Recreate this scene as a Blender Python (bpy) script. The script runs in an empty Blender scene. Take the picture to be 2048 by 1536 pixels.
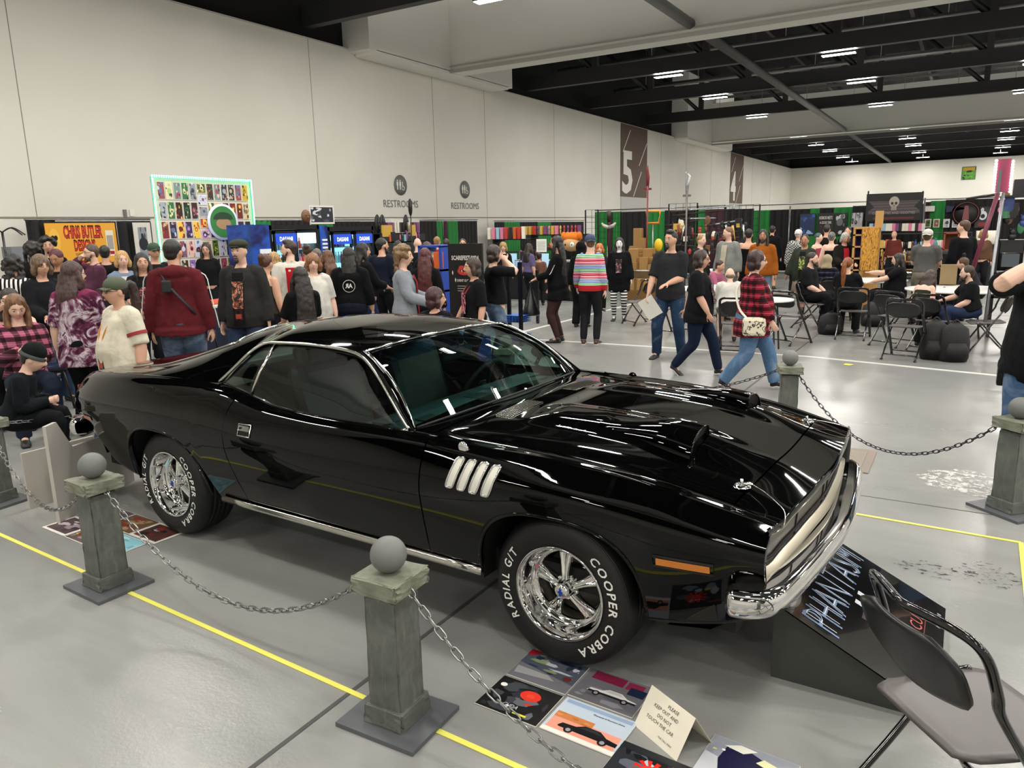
import bpy, bmesh, math, random
import numpy as np
from mathutils import Vector, Matrix, Quaternion
random.seed(7); rng=np.random.RandomState(5)
sc=bpy.context.scene; COL=sc.collection
PI=math.pi
# ------------------------------------------------------------------ camera, world, exposure
CAM_H=1.82478; FPX=1491.942; PITCH=0.205957; YAW=0.546556; ROLL=math.atan(0.0231748)
def cam_basis():
    cp,sp=math.cos(PITCH),math.sin(PITCH)
    fw=np.array([-math.sin(YAW)*cp,math.cos(YAW)*cp,-sp])
    r0=np.array([math.cos(YAW),math.sin(YAW),0.0]); u0=np.cross(r0,fw)
    c,s=math.cos(ROLL),math.sin(ROLL)
    return r0*c-u0*s, u0*c+r0*s, fw
CR,CU,CF=cam_basis(); CC=np.array([0,0,CAM_H])
cd=bpy.data.cameras.new('camera'); cam=bpy.data.objects.new('camera',cd); COL.objects.link(cam)
cd.sensor_fit='HORIZONTAL'; cd.sensor_width=36.0; cd.lens=36.0*FPX/2048; cd.clip_start=0.05; cd.clip_end=400
cam.matrix_world=Matrix(((CR[0],CU[0],-CF[0],0),(CR[1],CU[1],-CF[1],0),(CR[2],CU[2],-CF[2],CAM_H),(0,0,0,1)))
sc.camera=cam
w=bpy.data.worlds.new('world'); sc.world=w; w.use_nodes=True
w.node_tree.nodes['Background'].inputs[0].default_value=(0.8,0.85,1.0,1); w.node_tree.nodes['Background'].inputs[1].default_value=0.0
sc.view_settings.view_transform='Standard'; sc.view_settings.look='None'; sc.view_settings.gamma=1
sc.view_settings.use_curve_mapping=False; sc.view_settings.exposure=0.0
LAMP_STRENGTH=30.0; LAMP_W=262.0
def ray(px,py): return CF+CR*(px-1024)/FPX-CU*(py-768)/FPX
def at(px,py,z=0.0):
    d=ray(px,py); t=(z-CC[2])/d[2]; p=CC+d*t; return Vector(p)
def atx(px,py,X):
    d=ray(px,py); t=X/d[0]; return Vector(CC+d*t)
def aty(px,py,Y):
    d=ray(px,py); t=Y/d[1]; return Vector(CC+d*t)
def atd(px,py,D):
    return Vector(CC+ray(px,py)*D)
# ------------------------------------------------------------------ materials
MATS={}
def srgb(c):
    if isinstance(c,str):
        c=c.lstrip('#'); c=[int(c[i:i+2],16)/255 for i in (0,2,4)]
        c=[(x/12.92 if x<=0.04045 else ((x+0.055)/1.055)**2.4) for x in c]
    return (c[0],c[1],c[2],1.0)
def mat(name,col='#808080',rough=0.6,metal=0.0,coat=0.0,emit=None,es=0.0,spec=0.5,trans=0.0,bump=None,sheen=0.0):
    if name in MATS: return MATS[name]
    m=bpy.data.materials.new(name); m.use_nodes=True; nt=m.node_tree; b=nt.nodes['Principled BSDF']
    b.inputs['Base Color'].default_value=srgb(col); b.inputs['Roughness'].default_value=rough
    b.inputs['Metallic'].default_value=metal; b.inputs['Coat Weight'].default_value=coat
    b.inputs['Coat Roughness'].default_value=0.03
    b.inputs['Specular IOR Level'].default_value=spec; b.inputs['Transmission Weight'].default_value=trans
    if emit is not None:
        b.inputs['Emission Color'].default_value=srgb(emit); b.inputs['Emission Strength'].default_value=es
    if bump:
        sca,stren,dist=bump
        tc=nt.nodes.new('ShaderNodeTexCoord'); n=nt.nodes.new('ShaderNodeTexNoise'); n.inputs['Scale'].default_value=sca; n.inputs['Detail'].default_value=4
        bp=nt.nodes.new('ShaderNodeBump'); bp.inputs['Strength'].default_value=stren; bp.inputs['Distance'].default_value=dist
        nt.links.new(tc.outputs['Object'],n.inputs['Vector']); nt.links.new(n.outputs[0],bp.inputs['Height']); nt.links.new(bp.outputs[0],b.inputs['Normal'])
    MATS[name]=m; return m
class NT:
    'tiny helper for building node graphs'
    def __init__(s,m): s.nt=m.node_tree; s.b=s.nt.nodes['Principled BSDF']
    def n(s,t,**k):
        n=s.nt.nodes.new(t)
        for a,v in k.items():
            if a.startswith('i_'):
                key=a[2:]; key=int(key) if key.isdigit() else key.replace('_',' ')
                n.inputs[key].default_value=v
            else: setattr(n,a,v)
        return n
    def l(s,a,b): s.nt.links.new(a,b)
    def tc(s,kind='Object'): return s.n('ShaderNodeTexCoord').outputs[kind]
    def noise(s,vec,scale,detail=3,rough=0.5,dist=0.0):
        n=s.n('ShaderNodeTexNoise',i_Scale=scale,i_Detail=detail,i_Roughness=rough,i_Distortion=dist)
        s.l(vec,n.inputs['Vector']); return n
    def ramp(s,fac,stops,interp='LINEAR'):
        r=s.n('ShaderNodeValToRGB'); cr=r.color_ramp; cr.interpolation=interp
        while len(cr.elements)<len(stops): cr.elements.new(0.5)
        for e,(p,c) in zip(cr.elements,stops): e.position=p; e.color=srgb(c)
        s.l(fac,r.inputs[0]); return r.outputs[0]
    def mix(s,fac,a,b,bt='MIX'):
        m=s.n('ShaderNodeMix',data_type='RGBA',blend_type=bt)
        for sock,v in ((m.inputs[0],fac),(m.inputs[6],a),(m.inputs[7],b)):
            if isinstance(v,(int,float)): sock.default_value=v
            elif isinstance(v,(str,tuple)): sock.default_value=srgb(v)
            else: s.l(v,sock)
        return m.outputs[2]
    def math(s,op,a,b=None,c=None):
        m=s.n('ShaderNodeMath',operation=op)
        for i,v in enumerate((a,b,c)):
            if v is None: continue
            if isinstance(v,(int,float)): m.inputs[i].default_value=v
            else: s.l(v,m.inputs[i])
        return m.outputs[0]
    def scalev(s,vec,sc_,loc=(0,0,0),rot=(0,0,0)):
        m=s.n('ShaderNodeMapping'); m.inputs['Scale'].default_value=sc_; m.inputs['Location'].default_value=loc; m.inputs['Rotation'].default_value=rot
        s.l(vec,m.inputs['Vector']); return m.outputs[0]
    def col(s,c): s.l(c,s.b.inputs['Base Color'])
    def bump(s,h,strength=0.3,dist=0.01):
        bp=s.n('ShaderNodeBump',i_Strength=strength,i_Distance=dist); s.l(h,bp.inputs['Height']); s.l(bp.outputs[0],s.b.inputs['Normal'])
def pmat(name,fn,**k):
    if name in MATS: return MATS[name]
    m=mat(name,**k); fn(NT(m)); return m
# ------------------------------------------------------------------ object helpers
def tag(o,label=None,cat=None,group=None,kind=None):
    if label: o['label']=label
    if cat: o['category']=cat
    if group: o['group']=group
    if kind: o['kind']=kind
    return o
def thing(name,label,cat,loc=(0,0,0),rz=0.0,group=None):
    o=bpy.data.objects.new(name,None); o.empty_display_size=0.1; COL.objects.link(o); o.location=loc; o.rotation_euler=(0,0,rz)
    return tag(o,label,cat,group)
def copy_tree(o,parent=None):
    c=o.copy(); COL.objects.link(c)
    if parent is not None: c.parent=parent
    for ch in list(o.children): copy_tree(ch,c)
    return c
class MB:
    def __init__(s): s.v=[]; s.f=[]; s.mi=[]; s.sm=[]; s.M=Matrix.Identity(4); s.cur=0
    def add(s,vs,fs,smooth=False):
        n=len(s.v); M=s.M
        for p in vs: s.v.append(tuple(M@Vector(p)))
        for f in fs: s.f.append([i+n for i in f]); s.mi.append(s.cur); s.sm.append(smooth)
        return s
    def box(s,c,d,rz=0,rot=None,bev=0.0):
        x,y,z=[a/2 for a in d]
        R=Matrix.Translation(Vector(c))@(rot.to_matrix().to_4x4() if rot is not None else Matrix.Rotation(rz,4,'Z'))
        if bev<=0:
            vs=[R@Vector((i*x,j*y,k*z)) for i in (-1,1) for j in (-1,1) for k in (-1,1)]
            fs=[(0,1,3,2),(4,6,7,5),(0,4,5,1),(2,3,7,6),(0,2,6,4),(1,5,7,3)]
            return s.add(vs,fs)
        b=min(bev,x*.98,y*.98,z*.98)
        bm=bmesh.new(); bmesh.ops.create_cube(bm,size=1.0)
        for v in bm.verts: v.co=Vector((v.co.x*2*x,v.co.y*2*y,v.co.z*2*z))
        bmesh.ops.bevel(bm,geom=bm.edges[:],offset=b,segments=2,affect='EDGES',profile=0.5)
        bm.verts.index_update()
        vs=[R@v.co for v in bm.verts]; fs=[[v.index for v in f.verts] for f in bm.faces]; bm.free()
        return s.add(vs,fs,False)
    def tube(s,pts,r,seg=8,closed=False,caps=True,up=None):
        pts=[Vector(p) for p in pts]; n=len(pts)
        rs=r if isinstance(r,(list,tuple)) else [r]*n
        vs=[];fs=[]
        prev=None
        for i,p in enumerate(pts):
            if closed: t=(pts[(i+1)%n]-pts[i-1])
            else: t=(pts[min(i+1,n-1)]-pts[max(i-1,0)])
            if t.length<1e-9: t=Vector((0,0,1))
            t.normalize()
            if prev is None:
                a=Vector(up) if up else (Vector((0,0,1)) if abs(t.z)<0.9 else Vector((1,0,0)))
            else: a=prev
            nx=(a-t*a.dot(t)); 
            if nx.length<1e-6: nx=t.orthogonal()
            nx.normalize(); prev=nx; ny=t.cross(nx)
            rr=rs[i]; ra,rb=(rr if isinstance(rr,(list,tuple)) else (rr,rr))
            for k in range(seg):
                an=2*PI*k/seg; vs.append(p+nx*math.cos(an)*ra+ny*math.sin(an)*rb)
        m=n if closed else n-1
        for i in range(m):
            j=(i+1)%n
            for k in range(seg): fs.append((i*seg+k,i*seg+(k+1)%seg,j*seg+(k+1)%seg,j*seg+k))
        if caps and not closed:
            fs.append(tuple(range(seg))[::-1]); fs.append(tuple((n-1)*seg+k for k in range(seg)))
        return s.add(vs,fs,True)
    def lathe(s,prof,seg=24,axis='Z',smooth=True,closed=False,a0=0,a1=2*PI):
        vs=[];fs=[];n=len(prof); full=abs(a1-a0-2*PI)<1e-6; ns=seg if full else seg+1
        for k in range(ns):
            a=a0+(a1-a0)*k/seg; c,si=math.cos(a),math.sin(a)
            for r,h in prof:
                if axis=='Z': vs.append((r*c,r*si,h))
                elif axis=='Y': vs.append((r*c,h,r*si))
                else: vs.append((h,r*c,r*si))
        for k in range(seg):
            k2=(k+1)%ns
            for i in range(n-1 if not closed else n):
                i2=(i+1)%n; fs.append((k*n+i,k2*n+i,k2*n+i2,k*n+i2))
        return s.add(vs,fs,smooth)
    def cyl(s,p0,p1,r,seg=12,r2=None):
        return s.tube([p0,p1],[r,r if r2 is None else r2],seg)
    def ell(s,c,r,seg=16,rings=10,rot=None):
        vs=[];fs=[]; R=rot.to_matrix() if rot is not None else Matrix.Identity(3); c=Vector(c)
        for i in range(rings+1):
            th=PI*i/rings
            for k in range(seg):
                ph=2*PI*k/seg; vs.append(c+R@Vector((r[0]*math.sin(th)*math.cos(ph),r[1]*math.sin(th)*math.sin(ph),r[2]*math.cos(th))))
        for i in range(rings):
            for k in range(seg): fs.append((i*seg+k,(i+1)*seg+k,(i+1)*seg+(k+1)%seg,i*seg+(k+1)%seg))
        return s.add(vs,fs,True)
    def grid(s,P,smooth=True,flip=False):
        'P: 2-D list of points'
        n=len(P);m=len(P[0]); vs=[p for row in P for p in row]; fs=[]
        for i in range(n-1):
            for j in range(m-1):
                q=(i*m+j,(i+1)*m+j,(i+1)*m+j+1,i*m+j+1); fs.append(q[::-1] if flip else q)
        return s.add(vs,fs,smooth)
    def prism(s,poly,h0,h1,smooth=False,plane='XY'):
        def p3(a,b,h): return {'XY':(a,b,h),'XZ':(a,h,b),'YZ':(h,a,b)}[plane]
        n=len(poly); vs=[p3(a,b,h0) for a,b in poly]+[p3(a,b,h1) for a,b in poly]
        fs=[tuple(range(n))[::-1],tuple(range(n,2*n))]+[(i,(i+1)%n,n+(i+1)%n,n+i) for i in range(n)]
        return s.add(vs,fs,smooth)
    def build(s,name,m,parent=None,loc=None,rz=None,mats=None,fixn=True):
        me=bpy.data.meshes.new(name); me.from_pydata(s.v,[],s.f)
        ms=mats if mats else [m]
        for x in ms: me.materials.append(x)
        me.polygons.foreach_set('material_index',s.mi); me.polygons.foreach_set('use_smooth',s.sm)
        if fixn:
            bm=bmesh.new(); bm.from_mesh(me); bmesh.ops.recalc_face_normals(bm,faces=bm.faces[:]); bm.to_mesh(me); bm.free()
        me.update()
        o=bpy.data.objects.new(name,me); COL.objects.link(o)
        if parent is not None: o.parent=parent
        if loc is not None: o.location=loc
        if rz is not None: o.rotation_euler=(0,0,rz)
        return o
def mod(o,t,**k):
    m=o.modifiers.new(t.lower(),t)
    for a,v in k.items(): setattr(m,a,v)
    return m
_tc={}
def glyphs(txt,fat=0.0):
    'flat mesh of a line of text: verts (x,y), faces, width; cap height about 0.7'
    key=(txt,round(fat,3))
    if key in _tc: return _tc[key]
    cu=bpy.data.curves.new('t','FONT'); cu.body=txt; cu.resolution_u=2; cu.fill_mode='FRONT'; cu.offset=fat
    o=bpy.data.objects.new('t',cu); COL.objects.link(o); bpy.context.view_layer.update()
    dg=bpy.context.evaluated_depsgraph_get(); me=bpy.data.meshes.new_from_object(o.evaluated_get(dg))
    vs=[(v.co.x,v.co.y) for v in me.vertices]; fs=[list(p.vertices) for p in me.polygons]
    bpy.data.objects.remove(o); bpy.data.curves.remove(cu); bpy.data.meshes.remove(me)
    if vs:
        x0=min(v[0] for v in vs); x1=max(v[0] for v in vs)
    else: x0=x1=0
    _tc[key]=(vs,fs,x0,x1); return _tc[key]
def text(mb,txt,h,f,width=None,align='C',slant=0.0,fat=0.0):
    'adds text to mb: f(x,y)->3D point, h = cap height; x centred'
    vs,fs,x0,x1=glyphs(txt,fat); k=h/0.70; kx=k if width is None else width/(x1-x0)
    off={'C':(x0+x1)/2,'L':x0,'R':x1}[align]
    mb.add([f((v[0]-off)*kx+slant*v[1]*k,v[1]*k) for v in vs],fs)
def plane_f(o,ux,uy):
    o,ux,uy=Vector(o),Vector(ux),Vector(uy)
    return lambda x,y:o+ux*x+uy*y
def pchip(keys):
    xs=np.array([k[0] for k in keys],float); ys=np.array([k[1] for k in keys],float); h=np.diff(xs); d=np.diff(ys)/h
    m=np.zeros(len(xs)); m[0]=d[0]; m[-1]=d[-1]
    for i in range(1,len(xs)-1):
        if d[i-1]*d[i]>0:
            w1=2*h[i]+h[i-1]; w2=h[i]+2*h[i-1]; m[i]=(w1+w2)/(w1/d[i-1]+w2/d[i])
    def f(x):
        x=min(max(x,xs[0]),xs[-1]); i=min(max(int(np.searchsorted(xs,x))-1,0),len(xs)-2); t=(x-xs[i])/h[i]
        return float((2*t**3-3*t*t+1)*ys[i]+(t**3-2*t*t+t)*h[i]*m[i]+(-2*t**3+3*t*t)*ys[i+1]+(t**3-t*t)*h[i]*m[i+1])
    return f
def catmull(pts,n=8,closed=False):
    P=[np.array(p,float) for p in pts]; out=[]; N=len(P); rngi=range(N if closed else N-1)
    for i in rngi:
        if closed: a,b,c,d=P[i-1],P[i],P[(i+1)%N],P[(i+2)%N]
        else: a,b,c,d=P[max(i-1,0)],P[i],P[i+1],P[min(i+2,N-1)]
        for k in range(n):
            t=k/n; out.append(0.5*((2*b)+(c-a)*t+(2*a-5*b+4*c-d)*t*t+(3*b-a-3*c+d)*t**3))
    if not closed: out.append(P[-1])
    return [Vector(p) if len(p)==3 else tuple(p) for p in out]
def smooth01(a,b,x):
    t=min(max((x-a)/(b-a),0),1); return t*t*(3-2*t)
# ------------------------------------------------------------------ the hall
XW=-19.0; YB=96.6; ZT=8.03; XR=27.0; YN=-17.0
def S(o): tag(o,kind='structure'); return o
def f_floor(g):
    v=g.tc('Object'); n1=g.noise(v,0.55,4,0.55,0.6); n2=g.noise(g.scalev(v,(0.25,1.6,1)),1.3,5,0.6,1.2); n3=g.noise(v,60,3,0.6)
    base=g.ramp(n1.outputs[0],[(0.3,'#80817f'),(0.7,'#979792')])
    base=g.mix(g.ramp(n2.outputs[0],[(0.45,(0,0,0)),(0.8,(0.35,0.35,0.35))]),base,'#6e6f6d')
    sp=g.noise(v,9,6,0.75,0.3); spot=g.ramp(sp.outputs[0],[(0.77,(0,0,0)),(0.78,(1,1,1))]); base=g.mix(g.math('MULTIPLY',spot,0.35),base,'#555552')
    g.col(base)
    rr=g.ramp(n2.outputs[0],[(0.3,(0.2,)*3),(0.8,(0.30,)*3)]); g.l(rr,g.b.inputs['Roughness'])
    g.bump(g.math('ADD',n3.outputs[0],g.math('MULTIPLY',g.noise(v,9,2).outputs[0],1.2)),0.22,0.004)
M_FLOOR=pmat('painted_concrete_floor',f_floor,rough=0.25,spec=0.33)
fl=MB(); fl.box(((XW+XR)/2,(YB+YN)/2,-0.1),(XR-XW+1,YB-YN+1,0.2)); S(fl.build('floor',M_FLOOR))
def f_wall(g):
    v=g.tc('Object'); n=g.noise(v,0.35,3,0.5); g.col(g.ramp(n.outputs[0],[(0.3,'#dcd9cf'),(0.7,'#e4e1d8')]))
M_WALL=pmat('cream_painted_wall',f_wall,rough=0.75)
M_BLK=mat('black_ceiling_paint','#0b0b0c',0.9); M_DK=mat('dark_steel_paint','#2b2b2c',0.55); M_SOF=mat('white_soffit_paint','#efede6',0.8)
def slab(name,x0,x1,y0,y1,z0,z1,m): 
    b=MB(); b.box(((x0+x1)/2,(y0+y1)/2,(z0+z1)/2),(x1-x0,y1-y0,z1-z0)); return S(b.build(name,m))
slab('wall_left',XW-0.4,XW,YN,YB,0,ZT,M_WALL); slab('wall_back',XW-0.4,XR+0.4,YB,YB+0.4,0,ZT,M_WALL)
slab('wall_right',XR,XR+0.4,YN,YB,0,ZT,M_WALL); slab('wall_near',XW-0.4,XR+0.4,YN-0.4,YN,0,ZT,M_WALL)
up=MB()
for (x0,x1,y0,y1) in ((XW-0.6,XW-0.2,YN,YB),(XR+0.2,XR+0.6,YN,YB),(XW-0.6,XR+0.6,YB+0.2,YB+0.6),(XW-0.6,XR+0.6,YN-0.6,YN-0.2)):
    up.box(((x0+x1)/2,(y0+y1)/2,(ZT+13)/2),(x1-x0,y1-y0,13-ZT))
S(up.build('wall_upper',M_BLK))
slab('ceiling',XW-0.6,XR+0.6,YN-0.6,YB+0.6,13,13.2,M_BLK)
# seams and ledge of the left wall
M_SEAM=mat('wall_seam_shadow_gap','#8f8a7d',0.9)
ti=[0]
def trim(b,m): ti[0]+=1; return S(b.build('trim_%d'%ti[0],m))
for y in (9.73,18.95,25.58,29.4,36,42,52,57.5,64,78,86):
    b=MB(); b.box((XW+0.003,y,ZT/2),(0.008,0.016,ZT)); trim(b,M_SEAM)
b=MB(); b.box((XW+0.012,(YN+YB)/2,2.33),(0.03,YB-YN,0.03)); trim(b,M_SEAM)
b=MB(); b.box((XW+0.02,(YN+YB)/2,ZT-0.012),(0.06,YB-YN,0.03)); b.box((4,YB-0.02,ZT-0.012),(46,0.06,0.03)); trim(b,mat('wall_cap_trim','#c9c7c0',0.6))
# portal beams, soffit boxes, trusses
def portal(yc):
    b=MB(); x1=-18.0
    b.box(((XW-0.3+x1)/2,yc,10.25),(x1-XW+0.3,9.4 if yc<40 else 12.0,4.7)); b.box(((XW+0.02+x1+0.02)/2,yc,7.86),(x1-XW-0.04,8.7 if yc<40 else 11.5,0.12))
    S(b.build('soffit_box',M_SOF))
    b=MB(); b.box(((x1+XR)/2,yc+0.45,9.5 if yc>40 else 10.3),(XR-x1,0.9,2.9 if yc>40 else 4.9)); S(b.build('portal_beam',M_SOF))
    b=MB(); b.box(((x1+XR)/2-0.3,yc-0.02,7.88),(XR-x1+0.5,0.06,0.13)); b.box(((x1+XR)/2-0.3,yc-0.04,8.06),(XR-x1+0.5,0.04,0.05)); trim(b,mat('beam_edge_trim','#b5b3aa',0.7))
for yc in (25.5,60.6,-4.3): portal(yc)
def truss(y,zb=8.3):
    b=MB(); L=XR-XW; xc=(XR+XW)/2
    b.box((xc,y,zb+0.32),(L,0.32,0.62)); b.box((xc,y,zb+3.4),(L,0.3,0.35))
    x=-15.4
    while x<XR-1:
        b.box((x,y,zb+2.0),(0.28,0.24,3.0)); b.tube([(x-0.1,y,zb+0.55),(x-3.1,y,zb+3.3)],(0.12,0.12),4); x+=5.15
    S(b.build('roof_truss',M_DK))
for y in (33.3,40.4,49.3,69.6,77.4,85.5,18.9,11.3,3.5,-11.5): truss(y,8.3)
b=MB()
for (y0,y1) in ((YN,25.6),(26.3,60.5),(61.4,YB)): b.tube([(-8.4,y0,8.2),(-8.4,y1,8.2)],0.17,14)
o=S(b.build('sprinkler_main_pipe',mat('grey_pipe_paint','#5c5c5b',0.5)))
b=MB()
for y in (29.5,36.5,43.8,14.5,59,66): 
    b.tube([(XW,y,9.7),(XR,y,9.7)],0.09,8); b.tube([(XW,y+0.6,9.9),(XR,y+0.6,9.9)],0.05,6)
    for x in np.arange(-17,XR,3.1): b.tube([(x,y,9.7),(x,y,12.9)],0.015,4)
S(b.build('ceiling_pipes',mat('galvanised_pipe','#8d8c88',0.4,0.6)))
b=MB()
for y in (30.6,37.8,45.1,16.2,60.6): b.box(((XW+XR)/2,y,11.3),(XR-XW-2,0.9,0.06))
S(b.build('ceiling_duct',mat('dull_duct_metal','#6a6963',0.5,0.3)))
b=MB()
for x in np.arange(-18,XR,3.6): b.box((x,(YN+YB)/2,12.6),(0.2,YB-YN,0.5))
S(b.build('ceiling_purlins',M_DK))
# fixtures
M_LAMP=mat('led_fixture_light','#ffffff',0.5,emit='#fffaf0',es=LAMP_STRENGTH); M_LBODY=mat('led_fixture_body','#3a3a3a',0.5)
lampb=MB()
lampb.box((0,0,0.0),(1.2,0.30,0.02)); lampme=None
NEARK=.64; UPK=.75
def lamp(x,y,z,i=[0]):
    if i[0]==0:
        t=thing('ceiling_light','bright linear LED ceiling light hanging under the dark roof trusses','light',(x,y,z),0,'linear LED lights under the roof')
        b=MB(); b.box((0,0,0.05),(1.25,0.34,0.08)); b.build('light_housing',M_LBODY,t)
        b=MB(); b.box((0,0,0.0),(1.2,0.30,0.012)); b.build('light_diffuser',M_LAMP,t)
        ld=bpy.data.lights.new('lamp_light','AREA'); ld.shape='RECTANGLE'; ld.size=1.2; ld.size_y=0.3; ld.energy=LAMP_W; ld.color=(1.0,0.965,0.91); ld.spread=3.1416
        lo=bpy.data.objects.new('lamp_light',ld); COL.objects.link(lo); lo.parent=t; lo.location=(0,0,-0.012)
        LN=ld.copy(); LN.energy=LAMP_W*NEARK; lamp.near=LN
        lu=ld.copy(); lu.energy=LAMP_W*UPK; uo=bpy.data.objects.new('lamp_uplight',lu); COL.objects.link(uo); uo.parent=t; uo.location=(0,0,0.10); uo.rotation_euler=(PI,0,0)
        b=MB(); b.tube([(0,0,0.09),(0,0,0.6)],0.012,5); b.build('hanger_rod',M_LBODY,t)
        i.append(t)
    else:
        t=copy_tree(i[1]); t.location=(x,y,z)
        if y<17:
            for c in t.children:
                if c.type=='LIGHT' and c.name.startswith('lamp_light'): c.data=lamp.near
    i[0]+=1
    return t
for y in (33.3,40.4,49.3,62.4,70.3,77.6,86.0,93.0,19.4,15.3,11.3,7.4,3.5,-.4,-4.3,-11.5):  # farthest row, and an extra one before the beam, added for more light
    for x in (-11.9,-5.0,1.9,8.8,15.7,22.6):
        lamp(x-(0.2 if y<20 else 0),y if y!=-4.3 else -8.2,8.16)
# hall number panels with their doors
M_BRN=mat('brown_sign_vinyl','#5a4536',0.6); M_WV=mat('white_sign_vinyl','#e8e6df',0.6)
def hall_sign(y0,num,lab):
    y1=y0+4.45; z0=3.62; z1=ZT-0.02; X=XW+0.03
    b=MB(); b.box((X-0.012,(y0+y1)/2,(z0+z1)/2),(0.03,y1-y0,z1-z0)); o=b.build('hall_number_sign',M_BRN); tag(o,lab,'sign')
    b=MB(); F=lambda x,y:Vector((X+0.012,y0+x,z0+y))
    text(b,num,2.45,lambda x,y:Vector((X+0.012,y0+1.05+x,z0+0.32+y)),width=1.7,fat=0.03)
    b.build('numeral',M_WV,o)
    b=MB()
    for (a,c,d,e) in ((0.3,2.7,1.5,4.1),(3.0,2.0,4.36,3.5),(2.1,0.05,3.45,1.65)):
        p0=F(a,c);p1=F(d,e); wv=Vector((0,0.05,0.0)); b.add([p0-wv,p0+wv,p1+wv,p1-wv],[(0,1,2,3)])
    b.build('stripe',M_WV,o)
hall_sign(44.8,'5','brown wall panel with white number 5 and slanted stripes above the far doorway')
hall_sign(69.9,'4','brown wall panel with white number 4, the farther and smaller of the number panels')
for k,y0 in enumerate((44.8,69.9)):
    b=MB(); b.box((XW+0.02,y0+2.2,1.8),(0.06,4.3,3.6)); S(b.build('door_%d'%(k+1),mat('roll_door_grey','#b9b8b2',0.5)))
# restroom signs
M_SG=mat('grey_sign_vinyl','#6f716d',0.6)
def restroom(y,zc,r,ty0,ty1,tz,lab):
    X=XW+0.02
    b=MB(); b.lathe([(0.001,0.0),(r,0.0),(r,0.012),(0.001,0.012)],40,axis='X'); 
    o=b.build('restroom_sign',M_SG,loc=(X-0.005,y,zc)); tag(o,lab,'sign')
    b=MB()
    def fig(cx,skirt):
        b.lathe([(0.001,0),(0.05*r/0.37,0)],14,axis='X')
    s=r/0.38
    def disk(cy,cz,rr):
        n=16; b.add([(0.014,cy+rr*math.cos(2*PI*k/n),cz+rr*math.sin(2*PI*k/n)) for k in range(n)],[tuple(range(n))])
    def poly(pts): b.add([(0.014,a*s,c*s) for a,c in pts],[tuple(range(len(pts)))])
    for cx in (-0.19,-0.03):
        disk(cx*s,0.165*s,0.032*s)
        poly([(cx-0.045,0.125),(cx+0.045,0.125),(cx+0.05,-0.01),(cx+0.028,-0.03),(cx+0.028,-0.17),(cx-0.028,-0.17),(cx-0.028,-0.03),(cx-0.05,-0.01)])
    disk(0.11*s,0.10*s,0.028*s); poly([(0.09,0.07),(0.13,0.07),(0.135,-0.02),(0.20,-0.04),(0.25,-0.12),(0.22,-0.13),(0.17,-0.06),(0.10,-0.05)])
    n=18
    for k in range(n):
        a0=PI*0.55+k*PI*1.35/n; a1=a0+PI*1.35/n
        b.add([(0.014,(0.145+ra*math.cos(a))*s,(-0.105+ra*math.sin(a))*s) for ra,a in ((0.085,a0),(0.085,a1),(0.062,a1),(0.062,a0))],[(0,1,2,3)])
    b.build('pictogram',M_WV,o)
    b=MB(); text(b,'RESTROOMS',0.27,lambda x,yy:Vector((0.004,x+(ty0+ty1)/2-y,tz-zc+yy)),width=ty1-ty0)
    b.build('lettering',M_SG,o)
p=atx(767,414,XW); q=atx(836,416,XW); c0=atx(800.3,370.4,XW)
restroom(c0.y,c0.z,0.38,p.y,q.y,p.z,'round grey restrooms sign nearer the coolers, left of the pair on the cream wall')
p=atx(902.5,417.5,XW); q=atx(957.4,420,XW); c0=atx(929.2,379.3,XW)
restroom(c0.y,c0.z,0.37,p.y,q.y,p.z,'round grey restrooms sign beside the tall wall seam, right of the pair')
# restroom alcoves
for (a,b_) in (((906,447),(955,500)),((780,447),(838,500))):
    p=atx(a[0],a[1],XW); q=atx(b_[0],b_[1],XW); b=MB(); b.box((XW+0.03,(p.y+q.y)/2,1.1),(0.08,abs(q.y-p.y),2.2)); trim(b,M_SOF)
for (x,y,ww,hh) in ((249,427,0.08,0.2),(263,426,0.13,0.17)):
    p=atx(x,y,XW); b=MB(); b.box((XW+0.02,p.y,p.z),(0.05,ww,hh)); trim(b,M_SG if x<255 else M_WV)
# floor lines, tape, joints, drain cover
M_WL=mat('white_floor_paint','#c4c3bb',0.4); M_YT=mat('yellow_floor_tape','#e2dd62',0.55); M_JT=mat('dark_floor_joint','#4a4a49',0.8)
def strip(name,p,q,wd,m,z=0.003,h=0.003):
    p=Vector((p[0],p[1],0)); q=Vector((q[0],q[1],0)); d=(q-p).normalized(); n=Vector((-d.y,d.x,0))*wd/2
    b=MB(); vs=[p-n,q-n,q+n,p+n]; b.add([(v.x,v.y,z-h) for v in vs]+[(v.x,v.y,z) for v in vs],[(0,1,2,3),(4,5,6,7),(0,1,5,4),(1,2,6,5),(2,3,7,6),(3,0,4,7)]); return b.build(name,m)
for (p,q) in (((-9.5,10.7),(-1.8,10.77)),((-1.8,10.77),(4,9.5)),((-6.72,10.8),(-6.72,30)),((-3.2,15),(8,15)),((-14,5.6),(-7,5.6))):
    ti[0]+=1; S(strip('trim_%d'%ti[0],p,q,0.09,M_WL,0.0032 if len(p)==2 else 0))
for p in ((-1.97,YN+1),): ti[0]+=1; S(strip('trim_%d'%ti[0],p,(-2.03,40),0.02,M_JT,0.002))
ti[0]+=1; S(strip('trim_%d'%ti[0],(-12,5.3),(12,5.3),0.008,M_JT,0.0015))
tp=[(-5.77,2.13),(0.36,1.85),(0.40,4.89),(-5.66,5.14)]
for k in range(4):
    o=strip('floor_tape',tp[k],tp[(k+1)%4],0.024,M_YT,0.004+0.0006*(k%2))
    tag(o,['yellow tape line on the floor along the near side of the car','yellow tape line on the floor ahead of the car nose','yellow tape line on the floor along the far side of the car','yellow tape line on the floor behind the car tail'][k],'tape')
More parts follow.
